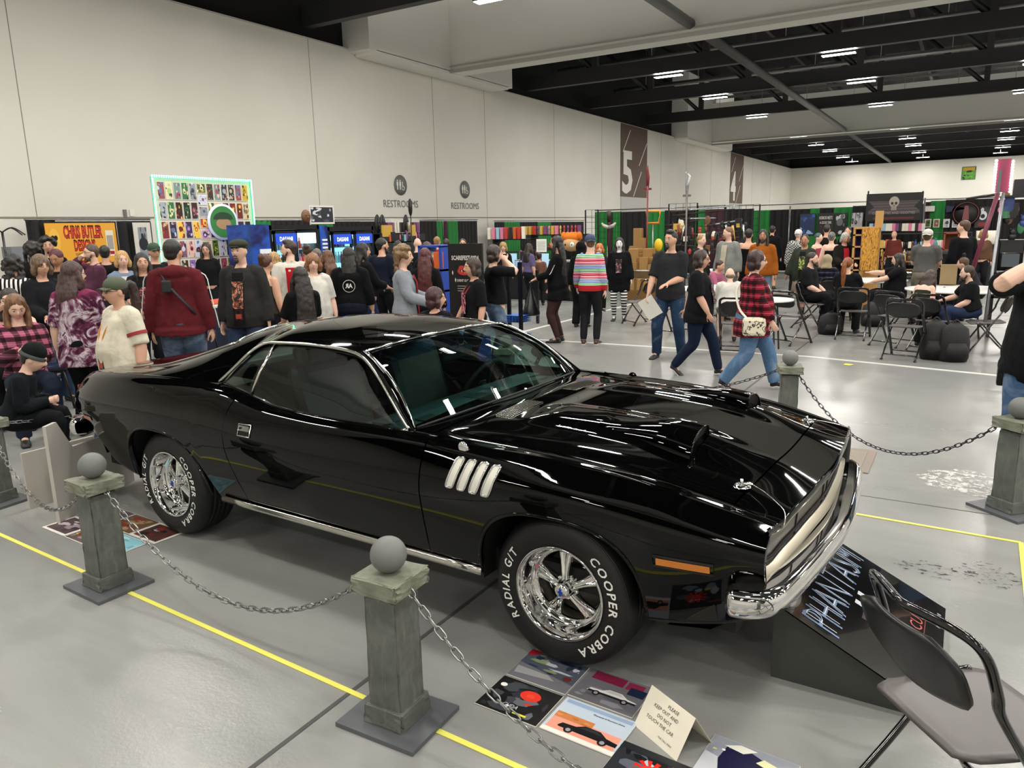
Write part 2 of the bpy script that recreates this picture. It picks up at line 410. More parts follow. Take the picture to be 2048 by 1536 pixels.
b=MB(); b.box((-0.80,6.11,0.004),(0.62,0.62,0.008)); o=b.build('floor_box_cover',mat('worn_brown_steel','#8a7d73',0.5,0.4,bump=(40,0.3,0.004))); tag(o,'worn brownish square metal floor box cover beyond the car nose','floor cover')
b=MB(); b.box((-0.80,6.11,0.009),(0.5,0.5,0.004)); b.build('lid',mat('worn_pale_steel','#8f8378',0.45,0.5,bump=(30,0.4,0.004)),o)
b=MB(); b.add([(-1.26,10.3,0.004),(-1.18,10.28,0.004),(-1.14,10.36,0.006),(-1.24,10.37,0.01)],[(0,1,2,3)]); o=b.build('paper_scrap',mat('yellow_paper','#e6d83e',0.7)); tag(o,'small yellow scrap of paper on the grey floor','litter')
def f_scuff(g):
    v=g.tc('Object'); n=g.noise(v,12,5,0.75,0.4); g.col('#000000') if False else None
    g.l(g.ramp(n.outputs[0],[(0.5,(0,0,0)),(0.56,(1,1,1))]),g.b.inputs['Alpha'])
M_SC=pmat('dark_scuff_marks',lambda g:(g.l(g.ramp(g.noise(g.scalev(g.tc(),(1,2.2,1)),22,5,0.8,0.5).outputs[0],[(0.57,(0,0,0)),(0.60,(1,1,1))]),g.b.inputs['Alpha'])),col='#3c3c3c',rough=0.8)
M_SC2=pmat('pale_scuff_marks',lambda g:(g.l(g.ramp(g.noise(g.tc(),16,6,0.8,0.5).outputs[0],[(0.47,(0,0,0)),(0.56,(0.8,0.8,0.8))]),g.b.inputs['Alpha'])),col='#d9d7d0',rough=0.5)
def blob(cx,cy,rx,ry,m,z):
    b=MB(); n=18; b.add([(cx+rx*math.cos(2*PI*k/n)*(1+0.15*math.sin(3*k)),cy+ry*math.sin(2*PI*k/n)*(1+0.12*math.cos(5*k)),z) for k in range(n)],[tuple(range(n))]); ti[0]+=1; return S(b.build('trim_%d'%ti[0],m))
for (x,y,rx,ry) in ((1860,1140,0.16,0.1),(1975,1150,0.15,0.15)): p=at(x,y); blob(p.x,p.y,rx,ry,M_SC,0.0022)
p=at(1935,965); blob(p.x,p.y,0.3,0.28,M_SC2,0.0024)
# ------------------------------------------------------------------ the black coupe
def f_paint(g): pass
M_PAINT=mat('gloss_black_car_paint','#020202',0.03,spec=0.30)
M_CHR=mat('polished_chrome','#dcdcdc',0.05,1.0); M_CHR2=mat('brushed_trim_metal','#c9c7bf',0.16,1.0)
M_RUB=mat('black_tyre_rubber','#0e0e0e',0.55,bump=(300,0.1,0.001)); M_BLACK=mat('matte_black','#060606',0.7); M_VIN=mat('black_vinyl_upholstery','#0c0d0d',0.4,bump=(250,0.25,0.001))
M_ARG=mat('dark_grille_metal','#5a554d',0.32,0.35); M_WHT=mat('white_lettering','#e9e8e2',0.6)
def glass(name,tint,gl=0.09):
    if name in MATS: return MATS[name]
    m=bpy.data.materials.new(name); m.use_nodes=True; nt=m.node_tree; nt.nodes.remove(nt.nodes['Principled BSDF']); out=nt.nodes['Material Output']
    t=nt.nodes.new('ShaderNodeBsdfTransparent'); t.inputs[0].default_value=srgb(tint); gg=nt.nodes.new('ShaderNodeBsdfGlossy'); gg.inputs['Roughness'].default_value=0.01
    lw=nt.nodes.new('ShaderNodeLayerWeight'); lw.inputs[0].default_value=0.5
    p5=nt.nodes.new('ShaderNodeMath'); p5.operation='POWER'; p5.inputs[1].default_value=5.0
    ma=nt.nodes.new('ShaderNodeMath'); ma.operation='MULTIPLY_ADD'; ma.inputs[1].default_value=0.92; ma.inputs[2].default_value=0.075
    mx=nt.nodes.new('ShaderNodeMixShader')
    nt.links.new(lw.outputs['Facing'],p5.inputs[0]); nt.links.new(p5.outputs[0],ma.inputs[0]); nt.links.new(ma.outputs[0],mx.inputs[0])
    nt.links.new(t.outputs[0],mx.inputs[1]); nt.links.new(gg.outputs[0],mx.inputs[2]); nt.links.new(mx.outputs[0],out.inputs[0])
    MATS[name]=m; return m
M_GLS=glass('tinted_side_glass','#bccfc8'); M_WSG=glass('tinted_windshield_glass','#a9cfc4'); M_SUN=glass('blue_sun_strip_glass','#4f93b5')
CAR=thing('car','glossy black two door muscle car parked inside the chained posts','car',(-4.04525,3.49003,0),-0.038125)
XN=3.60
ymax=pchip([(-1.13,.755),(-1.0,.86),(-.6,.925),(0,.945),(.6,.94),(1.3,.94),(2.1,.945),(2.743,.945),(3.1,.925),(3.4,.885),(3.62,.835)])
zchr=pchip([(-1.13,.72),(-.4,.74),(0,.74),(.7,.71),(1.3,.69),(2.2,.72),(2.743,.75),(3.2,.70),(3.62,.66)])
zcr=pchip([(-1.13,.90),(-.95,.935),(-.6,.965),(-.1,.99),(.3,1.0),(.55,.992),(.75,.965),(1.0,.928),(1.4,.913),(1.9,.920),(2.3,.915),(2.62,.906),(2.94,.884),(3.15,.858),(3.35,.818),(3.62,.755)])
ycr=pchip([(-1.13,.655),(-.9,.745),(-.3,.79),(.3,.79),(.7,.81),(1,.835),(1.6,.855),(2.1,.86),(2.5,.85),(2.9,.83),(3.3,.80),(3.62,.755)])
zlw=pchip([(-1.13,.52),(-.9,.44),(-.5,.36),(-.3,.335),(.5,.33),(2.3,.33),(3.1,.33),(3.4,.37),(3.62,.45)])
ylw=pchip([(-1.13,.69),(-.5,.85),(0,.865),(.6,.86),(2.2,.865),(2.743,.87),(3.1,.86),(3.4,.82),(3.62,.76)])
def sec(x):
    a,zc_,c,yc,zl,yl=ymax(x),zchr(x),zcr(x),ycr(x),zlw(x),ylw(x)
    pts=[(yl,zl),(yl+(a-yl)*.45,zl+(zc_-zl)*.36),(a-.008,zl+(zc_-zl)*.80),(a,zc_),(a-.012,zc_+(c-zc_)*.40),(yc+(a-yc)*.42,c-.035),(yc,c)]
    return pts
def catn(pts,t):
    n=len(pts)-1; f=min(t*n,n-1e-9); i=int(f); u=f-i
    a,b,c,d=pts[max(i-1,0)],pts[i],pts[i+1],pts[min(i+2,n)]
    return tuple(0.5*((2*b[k])+(c[k]-a[k])*u+(2*a[k]-5*b[k]+4*c[k]-d[k])*u*u+(3*b[k]-a[k]-3*c[k]+d[k])*u**3) for k in (0,1))
def sidept(x,t): y,z=catn(sec(x),t); return y,z
def t_of_z(x,z):
    lo,hi=0.0,1.0; P=sec(x)
    for _ in range(24):
        m=(lo+hi)/2
        if catn(P,m)[1]<z: lo=m
        else: hi=m
    return lo
def side_y(x,z): return sidept(x,t_of_z(x,z))[0]
ARCH=[(0.035,.40,.70),(2.752,.388,.695)]
def zb(x):
    z=zlw(x)
    for xc,R,zt in ARCH:
        d=abs(x-xc)/R
        if d<1: z=max(z,.33+(zt-.33)*(1-d**2.7)**(1/2.4))
    return z
def gapR(z): return pchip([(.30,.83),(.40,.775),(.5,.74),(.65,.705),(.80,.692),(.90,.705),(.98,.74),(1.02,.76)])(z)
def gapF(z): return 2.092-0.02*(0.95-z)
def side_panel(name,xa,xb_,xs,m=M_PAINT,rows=30,both=True):
    'xa,xb_ functions of z or numbers; xs normalised stations'
    fa=xa if callable(xa) else (lambda z:xa); fb=xb_ if callable(xb_) else (lambda z:xb_)
    objs=[]
    for sgn in ((-1,1) if both else (-1,)):
        P=[]
        for u in xs:
            xm=fa(.6)+(fb(.6)-fa(.6))*u; t0=t_of_z(xm,zb(xm)) if zb(xm)>zlw(xm)+1e-4 else 0.0
            row=[]
            for k in range(rows+1):
                t=t0+(1-t0)*(k/rows); z=sidept(xm,t)[1]; x=fa(z)+(fb(z)-fa(z))*u
                y,z2=sidept(x,t); row.append((x,sgn*y,z2))
            # turn the lower edge inwards
            y,z0=row[0][1],row[0][2]; row.insert(0,(row[0][0],sgn*(abs(y)-.03),z0+.004))
            P.append(row)
        b=MB(); b.grid(P,True); objs.append((b,sgn))
    for b,sgn in objs: b.build(name,m,CAR)
def stations(x0,x1,n):
    xs=set(np.linspace(x0,x1,n))
    for xc,R,zt in ARCH:
        for th in np.linspace(0,PI,46):
            x=xc-R*math.cos(th)
            if x0<x<x1: xs.add(x)
        for e in (xc-R-.0015,xc+R+.0015):
            if x0<e<x1: xs.add(e)
    return sorted(xs)
g_=.0035
XQ0=-1.10
st=[(x-XQ0)/(.80-g_-XQ0) for x in stations(XQ0,.80-g_,36)]
side_panel('rear_quarter_panel',XQ0,lambda z:gapR(z)-g_,st)
side_panel('door',lambda z:gapR(z)+g_,lambda z:gapF(z)-g_,np.linspace(0,1,30))
st=[(x-(2.09))/(3.565-2.09) for x in stations(2.09,3.565,40)]
side_panel('front_fender',lambda z:gapF(z)+g_,3.565,st)
# top skin
zcen=pchip([(-1.13,.925),(-.9,.955),(-.55,.985),(.3,1.0),(2.0,.945),(2.2,.955),(2.6,.957),(3.0,.935),(3.3,.885),(3.45,.848),(3.62,.785)])
def ztop(x,y):
    yc=ycr(x); r=min(abs(y)/yc,1); c=zcr(x)
    if x>1.5:
        z=c+(zcen(x)-c)*(1-smooth01(.25,1.0,r)); z-=0.012*math.exp(-((r-.88)/.08)**2)*smooth01(2.0,2.4,x)
        f=smooth01(2.30,2.50,x)*(1-smooth01(3.15,3.44,x)); z+=0.030*f*(1-smooth01(.40,.52,abs(y)))
        # central trough between the two ridges
        z-=0.016*f*(1-smooth01(.16,.30,abs(y)))
    else: z=c+(zcen(x)-c)*(1-r**2.2)
    return z
def nose(y): return 3.625-.065*(abs(y)/.76)**1.6
def hoodgap_y(x): return pchip([(2.0,.70),(2.4,.735),(3.0,.725),(3.5,.68)])(x)
def hood_front(y): return 3.455-.05*(abs(y)/.7)**2
def top_panel(name,xa,xb_,ya,yb_,nx,ny,parent=CAR):
    P=[]
    for i in range(nx+1):
        row=[]
        for j in range(ny+1):
            v=j/ny; x=None; y=ya(0)+(yb_(0)-ya(0))*v if False else None
            # iterate for x,y coupling
            xx=xa(0)+(xb_(0)-xa(0))*i/nx
            for _ in range(3):
                yy=ya(xx)+(yb_(xx)-ya(xx))*v; xx=xa(yy)+(xb_(yy)-xa(yy))*i/nx
            row.append((xx,yy,ztop(xx,yy)))
        P.append(row)
    b=MB(); b.grid(P,True); return b.build(name,M_PAINT,parent)
HG=.0035
top_panel('hood',lambda y:2.10-.05*abs(y),lambda y:hood_front(y)-HG,lambda x:-hoodgap_y(x)+HG,lambda x:hoodgap_y(x)-HG,90,110)
for s_ in (-1,1): top_panel('fender_top',lambda y:2.07,lambda y:hood_front(y)-HG if abs(y)<.69 else nose(y),lambda x:s_*(hoodgap_y(x)+HG),lambda x:s_*ycr(x),60,10)
top_panel('nose_panel',lambda y:hood_front(y)+HG,lambda y:nose(y),lambda x:-min(.69,ycr(x)),lambda x:min(.69,ycr(x)),10,60)
top_panel('cowl_panel',lambda y:1.90,lambda y:2.094-.05*abs(y),lambda x:-ycr(x),lambda x:ycr(x),12,60)
top_panel('trunk_lid',lambda y:-1.09,lambda y:-.42,lambda x:-.60,lambda x:.60,24,40)
for s_ in (-1,1): top_panel('deck_side',lambda y:-1.10,lambda y:.60,lambda x:s_*.607,lambda x:s_*ycr(x),50,8)
# window sill shelf between shoulder crest and glass
def belt_y(x): return ycr(x)-.035
for s_ in (-1,1):
    P=[[(x,s_*ycr(x),zcr(x)),(x,s_*(ycr(x)-.012),zcr(x)+.006),(x,s_*(ycr(x)-.035),zcr(x)+.006),(x,s_*(ycr(x)-.04),zcr(x)-.1)] for x in np.linspace(.5,2.12,50)]
    b=MB(); b.grid(P); b.build('window_sill',M_PAINT,CAR)
# hood scoops
for s_ in (-1,1):
    P=[];x0,x1=2.72,3.17
    for i in range(26):
        u=i/25; x=x0+(x1-x0)*u; hgt=.052*smooth01(0,.85,u); row=[]
        for j in range(21):
            v=-1+2*j/20; hw=.05+.06*smooth01(0,1,u); y=s_*(.40)+v*hw; e=max(0,1-abs(v)**7)
            row.append((x,y,ztop(x,y)+.002+hgt*e**.45))
        P.append(row)
    b=MB(); b.grid(P); o=b.build('hood_scoop',M_PAINT,CAR)
    b=MB(); ed=[Vector(p) for p in P[-1]]; base=[Vector((p[0]-.02,p[1],ztop(p[0],p[1]))) for p in P[-1]]
    b.grid([ed,base]); b.build('scoop_opening',M_BLACK,o)
    b=MB(); b.tube([(p[0],p[1],p[2]) for p in P[-1]],.004,6); b.build('scoop_lip',M_PAINT,o)
b=MB(); text(b,'hemicuda',.022,lambda x,y:Vector((2.617+x,-.505+y*.8+x*-.1,ztop(2.617+x,-.505+y*.8+x*-.1)+.0025)),width=.155,slant=.3); b.build('hood_lettering',M_CHR,CAR)
b=MB()
for s_ in (-1,1):
    o_=Vector((2.30,s_*.33,0))
    for i in range(7):
        for j in range(22):
            x=2.185+.014*i+.0*j; y=s_*(.18+.0135*j); b.box((x,y,ztop(x,y)+.003),(.007,.009,.004))
b.build('cowl_vent',M_CHR2,CAR)
# hood pins with lanyards
for s_ in (-1,1):
    x,y=3.395,s_*.56; z=ztop(x,y); b=MB(); b.lathe([(.001,.008),(.02,.008),(.034,.004),(.036,0)],24); 
    b.v=[(a+x,c+y,d+z) for a,c,d in b.v]
    b.tube([(x-.022,y,z+.012),(x+.03,y-.004,z+.014),(x+.045,y,z+.012),(x+.03,y+.006,z+.012),(x-.015,y+.004,z+.012)],.0025,6); b.cyl((x,y,z),(x,y,z+.03),.006)
    b.tube([(x+.02+.012*math.cos(a),y-s_*.03-.0+.012*math.sin(a),z+.006) for a in np.linspace(0,2*PI,12)],.0018,5)
    o=b.build('hood_pin',M_CHR,CAR)
    b=MB(); b.tube(catmull([(x+.045,y,z+.012),(x+.10,y+s_*.03,z+.0),(x+.18,y+s_*.09,z-.03),(nose(y)+.004,y+s_*.12,ztop(3.6,y)-.005),(nose(y)+.0,y+s_*.13,.74)],6),.0022,5); b.build('lanyard',M_CHR2,o)
# nose: lip, grille cavity, bezel strips
def noseline(z,off=0,n=41,yw=.75):
    out=[]
    for y in np.linspace(-yw,yw,n): out.append(Vector((nose(y)+off,y,z)))
    return out
zl_=.775
P=[noseline(0,.0,45,.80)]; 
for p in P[0]: p.z=ztop(min(p.x,3.6),p.y)
P0=P[0]; P1=[Vector((p.x+.012,p.y,p.z-.012)) for p in P0]; P2=[Vector((p.x+.008,p.y,p.z-.032)) for p in P0]; P3=[Vector((p.x-.03,p.y*.995,p.z-.036)) for p in P0]
b=MB(); b.grid([P0,P1,P2,P3]); b.build('nose_lip',M_PAINT,CAR)
b=MB(); gp=[[Vector((p.x-.022-.012*k,p.y*1.0,p.z-.034-.155*k)) for p in P0] for k in (0,.5,1)]; b.grid(gp); grl=b.build('grille_panel',M_ARG,CAR)
b=MB()
for k in (.66,.72,.86,.92): b.tube([Vector((p.x-.020-.012*k+.002,p.y*1.0,p.z-.034-.155*k)) for p in P0],.0035,5)
for y in (-.42,-.04,.04,.42): b.tube([Vector((nose(y)-.020-.012*k,y,ztop(3.58,y)-.034-.155*k)) for k in (0,1)],.004,5)
b.build('grille_bar',M_BLACK,grl)
b=MB(); b.grid([[Vector((p.x-.034,p.y,p.z-.165)) for p in P0],[Vector((p.x-.004,p.y,p.z-.185)) for p in P0],[Vector((p.x-.002,p.y,p.z-.205)) for p in P0],[Vector((p.x-.06,p.y,p.z-.225)) for p in P0]]); b.build('grille_bezel',mat('satin_bezel_metal','#c4bca8',0.3,.75),CAR)
for s_ in (-1,1):
    xx=3.565; rows=[sidept(xx,t) for t in np.linspace(t_of_z(xx,.47),1,20)]
    b=MB(); b.grid([[Vector((xx,s_*y,z)) for y,z in rows],[Vector((xx+.004,s_*(y-.012),z)) for y,z in rows],[Vector((xx-.03,s_*(y-.04),z)) for y,z in rows]]); b.build('fender_edge',M_PAINT,CAR)
# bumpers
def bumper(pts,zc,hh,name,sgn):
    path=catmull(pts,8); secs=[]
    n=len(path)
    for i,p in enumerate(path):
        t=(path[min(i+1,n-1)]-path[max(i-1,0)]); t.z=0; t.normalize(); nrm=Vector((t.y,-t.x,0))*sgn
        e=min(1,min(i,n-1-i)/5+.35); row=[]
        for k in range(13):
            a=-PI*.5+PI*k/12; row.append(Vector((p.x,p.y,p.z))+nrm*(.045*math.cos(a)**.7*e-.0)+Vector((0,0,math.sin(a)*hh*(.55+.45*e))))
        row.append(row[-1]-nrm*.05); row.insert(0,row[0]-nrm*.05); secs.append(row)
    b=MB(); b.grid(secs); return b.build(name,M_CHR,CAR)
zb0=.515
bumper([(3.45,-.895,zb0),(3.52,-.885,zb0),(3.58,-.83,zb0),(3.612,-.70,zb0),(3.648,-.35,zb0),(3.668,0,zb0),(3.648,.35,zb0),(3.612,.70,zb0),(3.58,.83,zb0),(3.52,.885,zb0),(3.45,.895,zb0)],zb0,.052,'front_bumper',1)
bumper([(-1.02,-.86,.56),(-1.09,-.82,.56),(-1.14,-.70,.56),(-1.17,0,.56),(-1.14,.70,.56),(-1.09,.82,.56),(-1.02,.86,.56)],.56,.06,'rear_bumper',-1)
# lower valance and tail
b=MB(); b.grid([[Vector((3.60-.06*(y/.8)**2,y,.50)) for y in np.linspace(-.8,.8,31)],[Vector((3.56-.07*(y/.8)**2,y,.42)) for y in np.linspace(-.8,.8,31)],[Vector((3.44-.07*(y/.8)**2,y,.33)) for y in np.linspace(-.8,.8,31)],[Vector((3.2,y,.30)) for y in np.linspace(-.8,.8,31)]]); b.build('front_valance',M_PAINT,CAR)
b=MB(); b.grid([[Vector((XQ0-.02-.02*(1-v*v),v*(side_y(XQ0,z)-.03),z)) for v in np.linspace(-1,1,31)] for z in (.905,.86,.80,.72,.60,.56)]+[[Vector((-.8,y,.40)) for y in np.linspace(-.8,.8,31)]]); b.build('tail_panel',M_PAINT,CAR)
b=MB()
for s_ in (-1,1):
    b.grid([[Vector((XQ0,s_*y,z)) for y,z in [sidept(XQ0,t) for t in np.linspace(0,1,16)]],[Vector((XQ0-.02,s_*(y-.03),z)) for y,z in [sidept(XQ0,t) for t in np.linspace(0,1,16)]]])
b.build('tail_corner',M_PAINT,CAR)
b=MB(); b.box((-1.135,-.55,.78),(.02,.42,.10)); b.build('tail_light',mat('red_lens','#7a1512',0.15),CAR); b=MB(); b.box((-1.135,.55,.78),(.02,.42,.10)); b.build('tail_light',MATS['red_lens'],CAR)
# floor pan and wheel wells
b=MB(); b.box((1.3,0,.36),(4.3,1.5,.1)); b.box((1.38,0,.45),(1.9,1.68,.1)); b.box((-.82,0,.55),(.5,1.35,.2)); b.box((2.75,0,.62),(1.4,.9,.3)); b.build('underbody',M_BLACK,CAR)
for (xc,R,zt) in ARCH:
    for s_ in (-1,1):
        ar=[(xc-(R+.01)*math.cos(th),min(zt+.03,.30+(R+.05)*math.sin(th)**.8)) for th in np.linspace(0,PI,24)]
        b=MB(); b.grid([[Vector((x,s_*(side_y(min(max(x,-1),3.5),max(z,.35))-.028),z)) for x,z in ar],[Vector((x,s_*.52,z)) for x,z in ar]])
        b.add([(x,s_*.52,z) for x,z in ar],[tuple(range(24))]); b.build('wheel_well',M_BLACK,CAR)
        xs=[xc-R*math.cos(th) for th in np.linspace(.02,PI-.02,40)]
        b=MB(); b.tube([Vector((x,s_*(side_y(x,zb(x))-.004),zb(x)+.002)) for x in xs],.009,6); b.build('arch_lip',M_PAINT,CAR)
# greenhouse
zC=pchip([(-.52,.99),(-.40,1.012),(-.15,1.095),(.1,1.187),(.3,1.250),(.5,1.285),(.8,1.306),(1.1,1.303),(1.3,1.285),(1.47,1.258)])
eR=[(-.55,.765,.975),(-.2,.785,.985),(.2,.79,.995),(.46,.785,1.0),(.53,.775,1.012),(.60,.735,1.09),(.68,.69,1.175),(.74,.65,1.222),(.80,.635,1.238),(1.0,.63,1.245),(1.2,.63,1.243),(1.40,.632,1.228),(1.50,.64,1.208)]
yE=pchip([(a,b_) for a,b_,c in eR]); zE=pchip([(a,c) for a,b_,c in eR])
def roofpt(x,s): 
    y=yE(x)*(1-s); r=1-s; p=2.7; z=zC(x)+(zE(x)-zC(x))*(r**p if x>.5 else r**(2.7+1.2*smooth01(.5,-.3,x)*0))
    return y,z
def roofx(x,s):  # front header curves forward at centre
    return x
BLH=.50
def s_at(x,yb): return 1-yb/yE(x)
bly=pchip([(-.5,.60),(.0,.55),(.28,.50)])
P=[]
for x in list(np.linspace(.28,.8,22))+list(np.linspace(.83,1.47,26)):
    row=[]
    for j in range(61):
        s=1-abs(-1+2*j/60); sg=-1 if j<30 else 1; y,z=roofpt(x,s)
        fx=x+(.045*(1-(y/.63)**2)*smooth01(1.1,1.47,x)-.0) ; row.append((fx,sg*y,z-.012*0))
    P.append(row)
b=MB(); b.grid(P); b.build('roof',M_PAINT,CAR)
for s_ in (-1,1):
    P=[]
    for x in np.linspace(-.52,.28,44):
        sb=s_at(x,bly(x)); row=[]
        for j in range(15): y,z=roofpt(x,sb*j/14); row.append((x,s_*y,z))
        P.append(row)
    b=MB(); b.grid(P); b.build('sail_panel',M_PAINT,CAR)
P=[]
for x in np.linspace(-.50,.28,26):
    row=[]
    for j in range(25):
        y=bly(x)*(-1+2*j/24); s=1-abs(y)/yE(x); yy,z=roofpt(x,s); row.append((x,y,z-.004))
    P.append(row)
b=MB(); b.grid(P); b.build('rear_window',M_GLS,CAR)
b=MB(); b.tube([Vector((x,-bly(x),roofpt(x,s_at(x,bly(x)))[1]+.003)) for x in np.linspace(-.5,.28,20)]+[Vector((.28,y,roofpt(.28,1-abs(y)/yE(.28))[1]+.003)) for y in np.linspace(-.5,.5,16)]+[Vector((x,bly(x),roofpt(x,s_at(x,bly(x)))[1]+.003)) for x in np.linspace(.28,-.5,20)],.007,6); b.build('rear_window_trim',M_CHR2,CAR)
# windshield
def wsb(y): return Vector((2.035-.105*(abs(y)/.76)**2,y,.955-.037*(abs(y)/.76)**2))
def wst(y): return Vector((1.535-.05*(abs(y)/.60)**2,y,1.252-.033*(abs(y)/.60)**2.4))
P=[]
for k in range(13):
    u=k/12; row=[]
    for j in range(33):
        v=-1+2*j/32; p=wsb(v*.765).lerp(wst(v*.600),u); p+=Vector((.03,0,.035))*math.sin(PI*u); row.append(p)
    P.append(row)
b=MB(); b.grid(P[:10]); b.build('windshield',M_WSG,CAR)
b=MB(); b.grid(P[9:]); b.build('windshield_sun_strip',M_SUN,CAR)
edge=[r[0] for r in P]; edge2=[r[-1] for r in P]
b=MB(); b.tube([p+Vector((.0,-.012,.008)) for p in edge]+[p+Vector((-.005,0,.008)) for p in P[-1][1:-1]]+[p+Vector((0,.012,.008)) for p in edge2[::-1]],.008,6); b.build('windshield_trim',M_CHR,CAR)
b=MB(); b.tube([p+Vector((.008,0,.004)) for p in P[0]],.006,6); b.build('windshield_base_trim',M_BLACK,CAR)
# A pillars
APB=(1.985,.795,.925); APT=(1.515,.640,1.195)
for s_ in (-1,1):
    a0=[];a1=[]
    outer=[Vector((1.96,.825,.915)),Vector((1.86,.785,.985)),Vector((1.76,.74,1.055)),Vector((1.66,.695,1.12)),Vector((1.57,.66,1.17)),Vector((1.47,.638,1.215))]
    n=len(outer); inn=[P[int(round(12*i/(n-1)))][0] for i in range(n)]
    rows=[]
    for i,o_ in enumerate(outer):
        q=Vector((inn[i].x,abs(inn[i].y)+.006,inn[i].z+.004)); mid=(o_+q)/2+Vector((.012,.012,.014))
        rows.append([Vector((p.x,s_*p.y,p.z)) for p in (o_-Vector((.03,.01,.01)),o_,mid,q,q-Vector((.02,.02,.03)))])
    b=MB(); b.grid(rows); b.build('windshield_pillar',M_PAINT,CAR)
    # roof header corner fill
# side glass
low=pchip([(.50,1.0),(.60,.985),(.765,.949),(1.018,.922),(1.5,.912),(1.95,.922)])
topx=[(.50,.78,1.006),(.58,.737,1.082),(.67,.692,1.168),(.74,.652,1.216),(.82,.632,1.230),(1.1,.626,1.236),(1.35,.628,1.226),(1.48,.636,1.204),(1.57,.66,1.162),(1.67,.70,1.102),(1.77,.745,1.036),(1.86,.785,.975),(1.935,.815,.925)]
ty=pchip([(a,b_) for a,b_,c in topx]); tz=pchip([(a,c) for a,b_,c in topx])
def glassrow(x): 
    return Vector((x,ycr(x)-.03,low(x))),Vector((x,ty(x)-.008,tz(x)-.006))
for s_ in (-1,1):
    for nm,x0,x1 in (('door_window',.79,1.935),('quarter_window',.505,.79)):
        rows=[]
        for x in np.linspace(x0,x1,26):
            a,c=glassrow(x); a.y=s_*a.y; c.y=s_*c.y; m_=(a+c)/2+Vector((0,s_*.012,0)); rows.append([a,a.lerp(c,.25)+Vector((0,s_*.009,0)),m_,a.lerp(c,.75)+Vector((0,s_*.009,0)),c])
        b=MB(); b.grid(rows); b.build(nm,M_GLS,CAR)
    b=MB(); b.tube([Vector((a,s_*b_,c)) for a,b_,c in catmull([(p[0],p[1]+.006,p[2]+.004) for p in topx],5)],.009,7); b.build('drip_rail',M_CHR2,CAR)
    b=MB(); b.tube([Vector((a,s_*b_,c)) for a,b_,c in catmull([(p[0],p[1]-.012,p[2]-.016) for p in topx],5)],.006,6); b.build('window_frame',M_BLACK,CAR)
    b=MB(); b.tube([Vector((x,s_*(ycr(x)-.026),low(x)+.002)) for x in np.linspace(.50,1.94,40)],.0045,6); b.build('belt_trim',M_CHR2,CAR)
    b=MB(); a,c=glassrow(.79); b.tube([Vector((.765,s_*(a.y+.004),a.z)),Vector((.789,s_*((a.y+c.y)/2+.018),(a.z+c.z)/2)),Vector((.816,s_*(c.y+.004),c.z))],[.008,.009,.010],7); b.build('window_divider',M_CHR2,CAR)
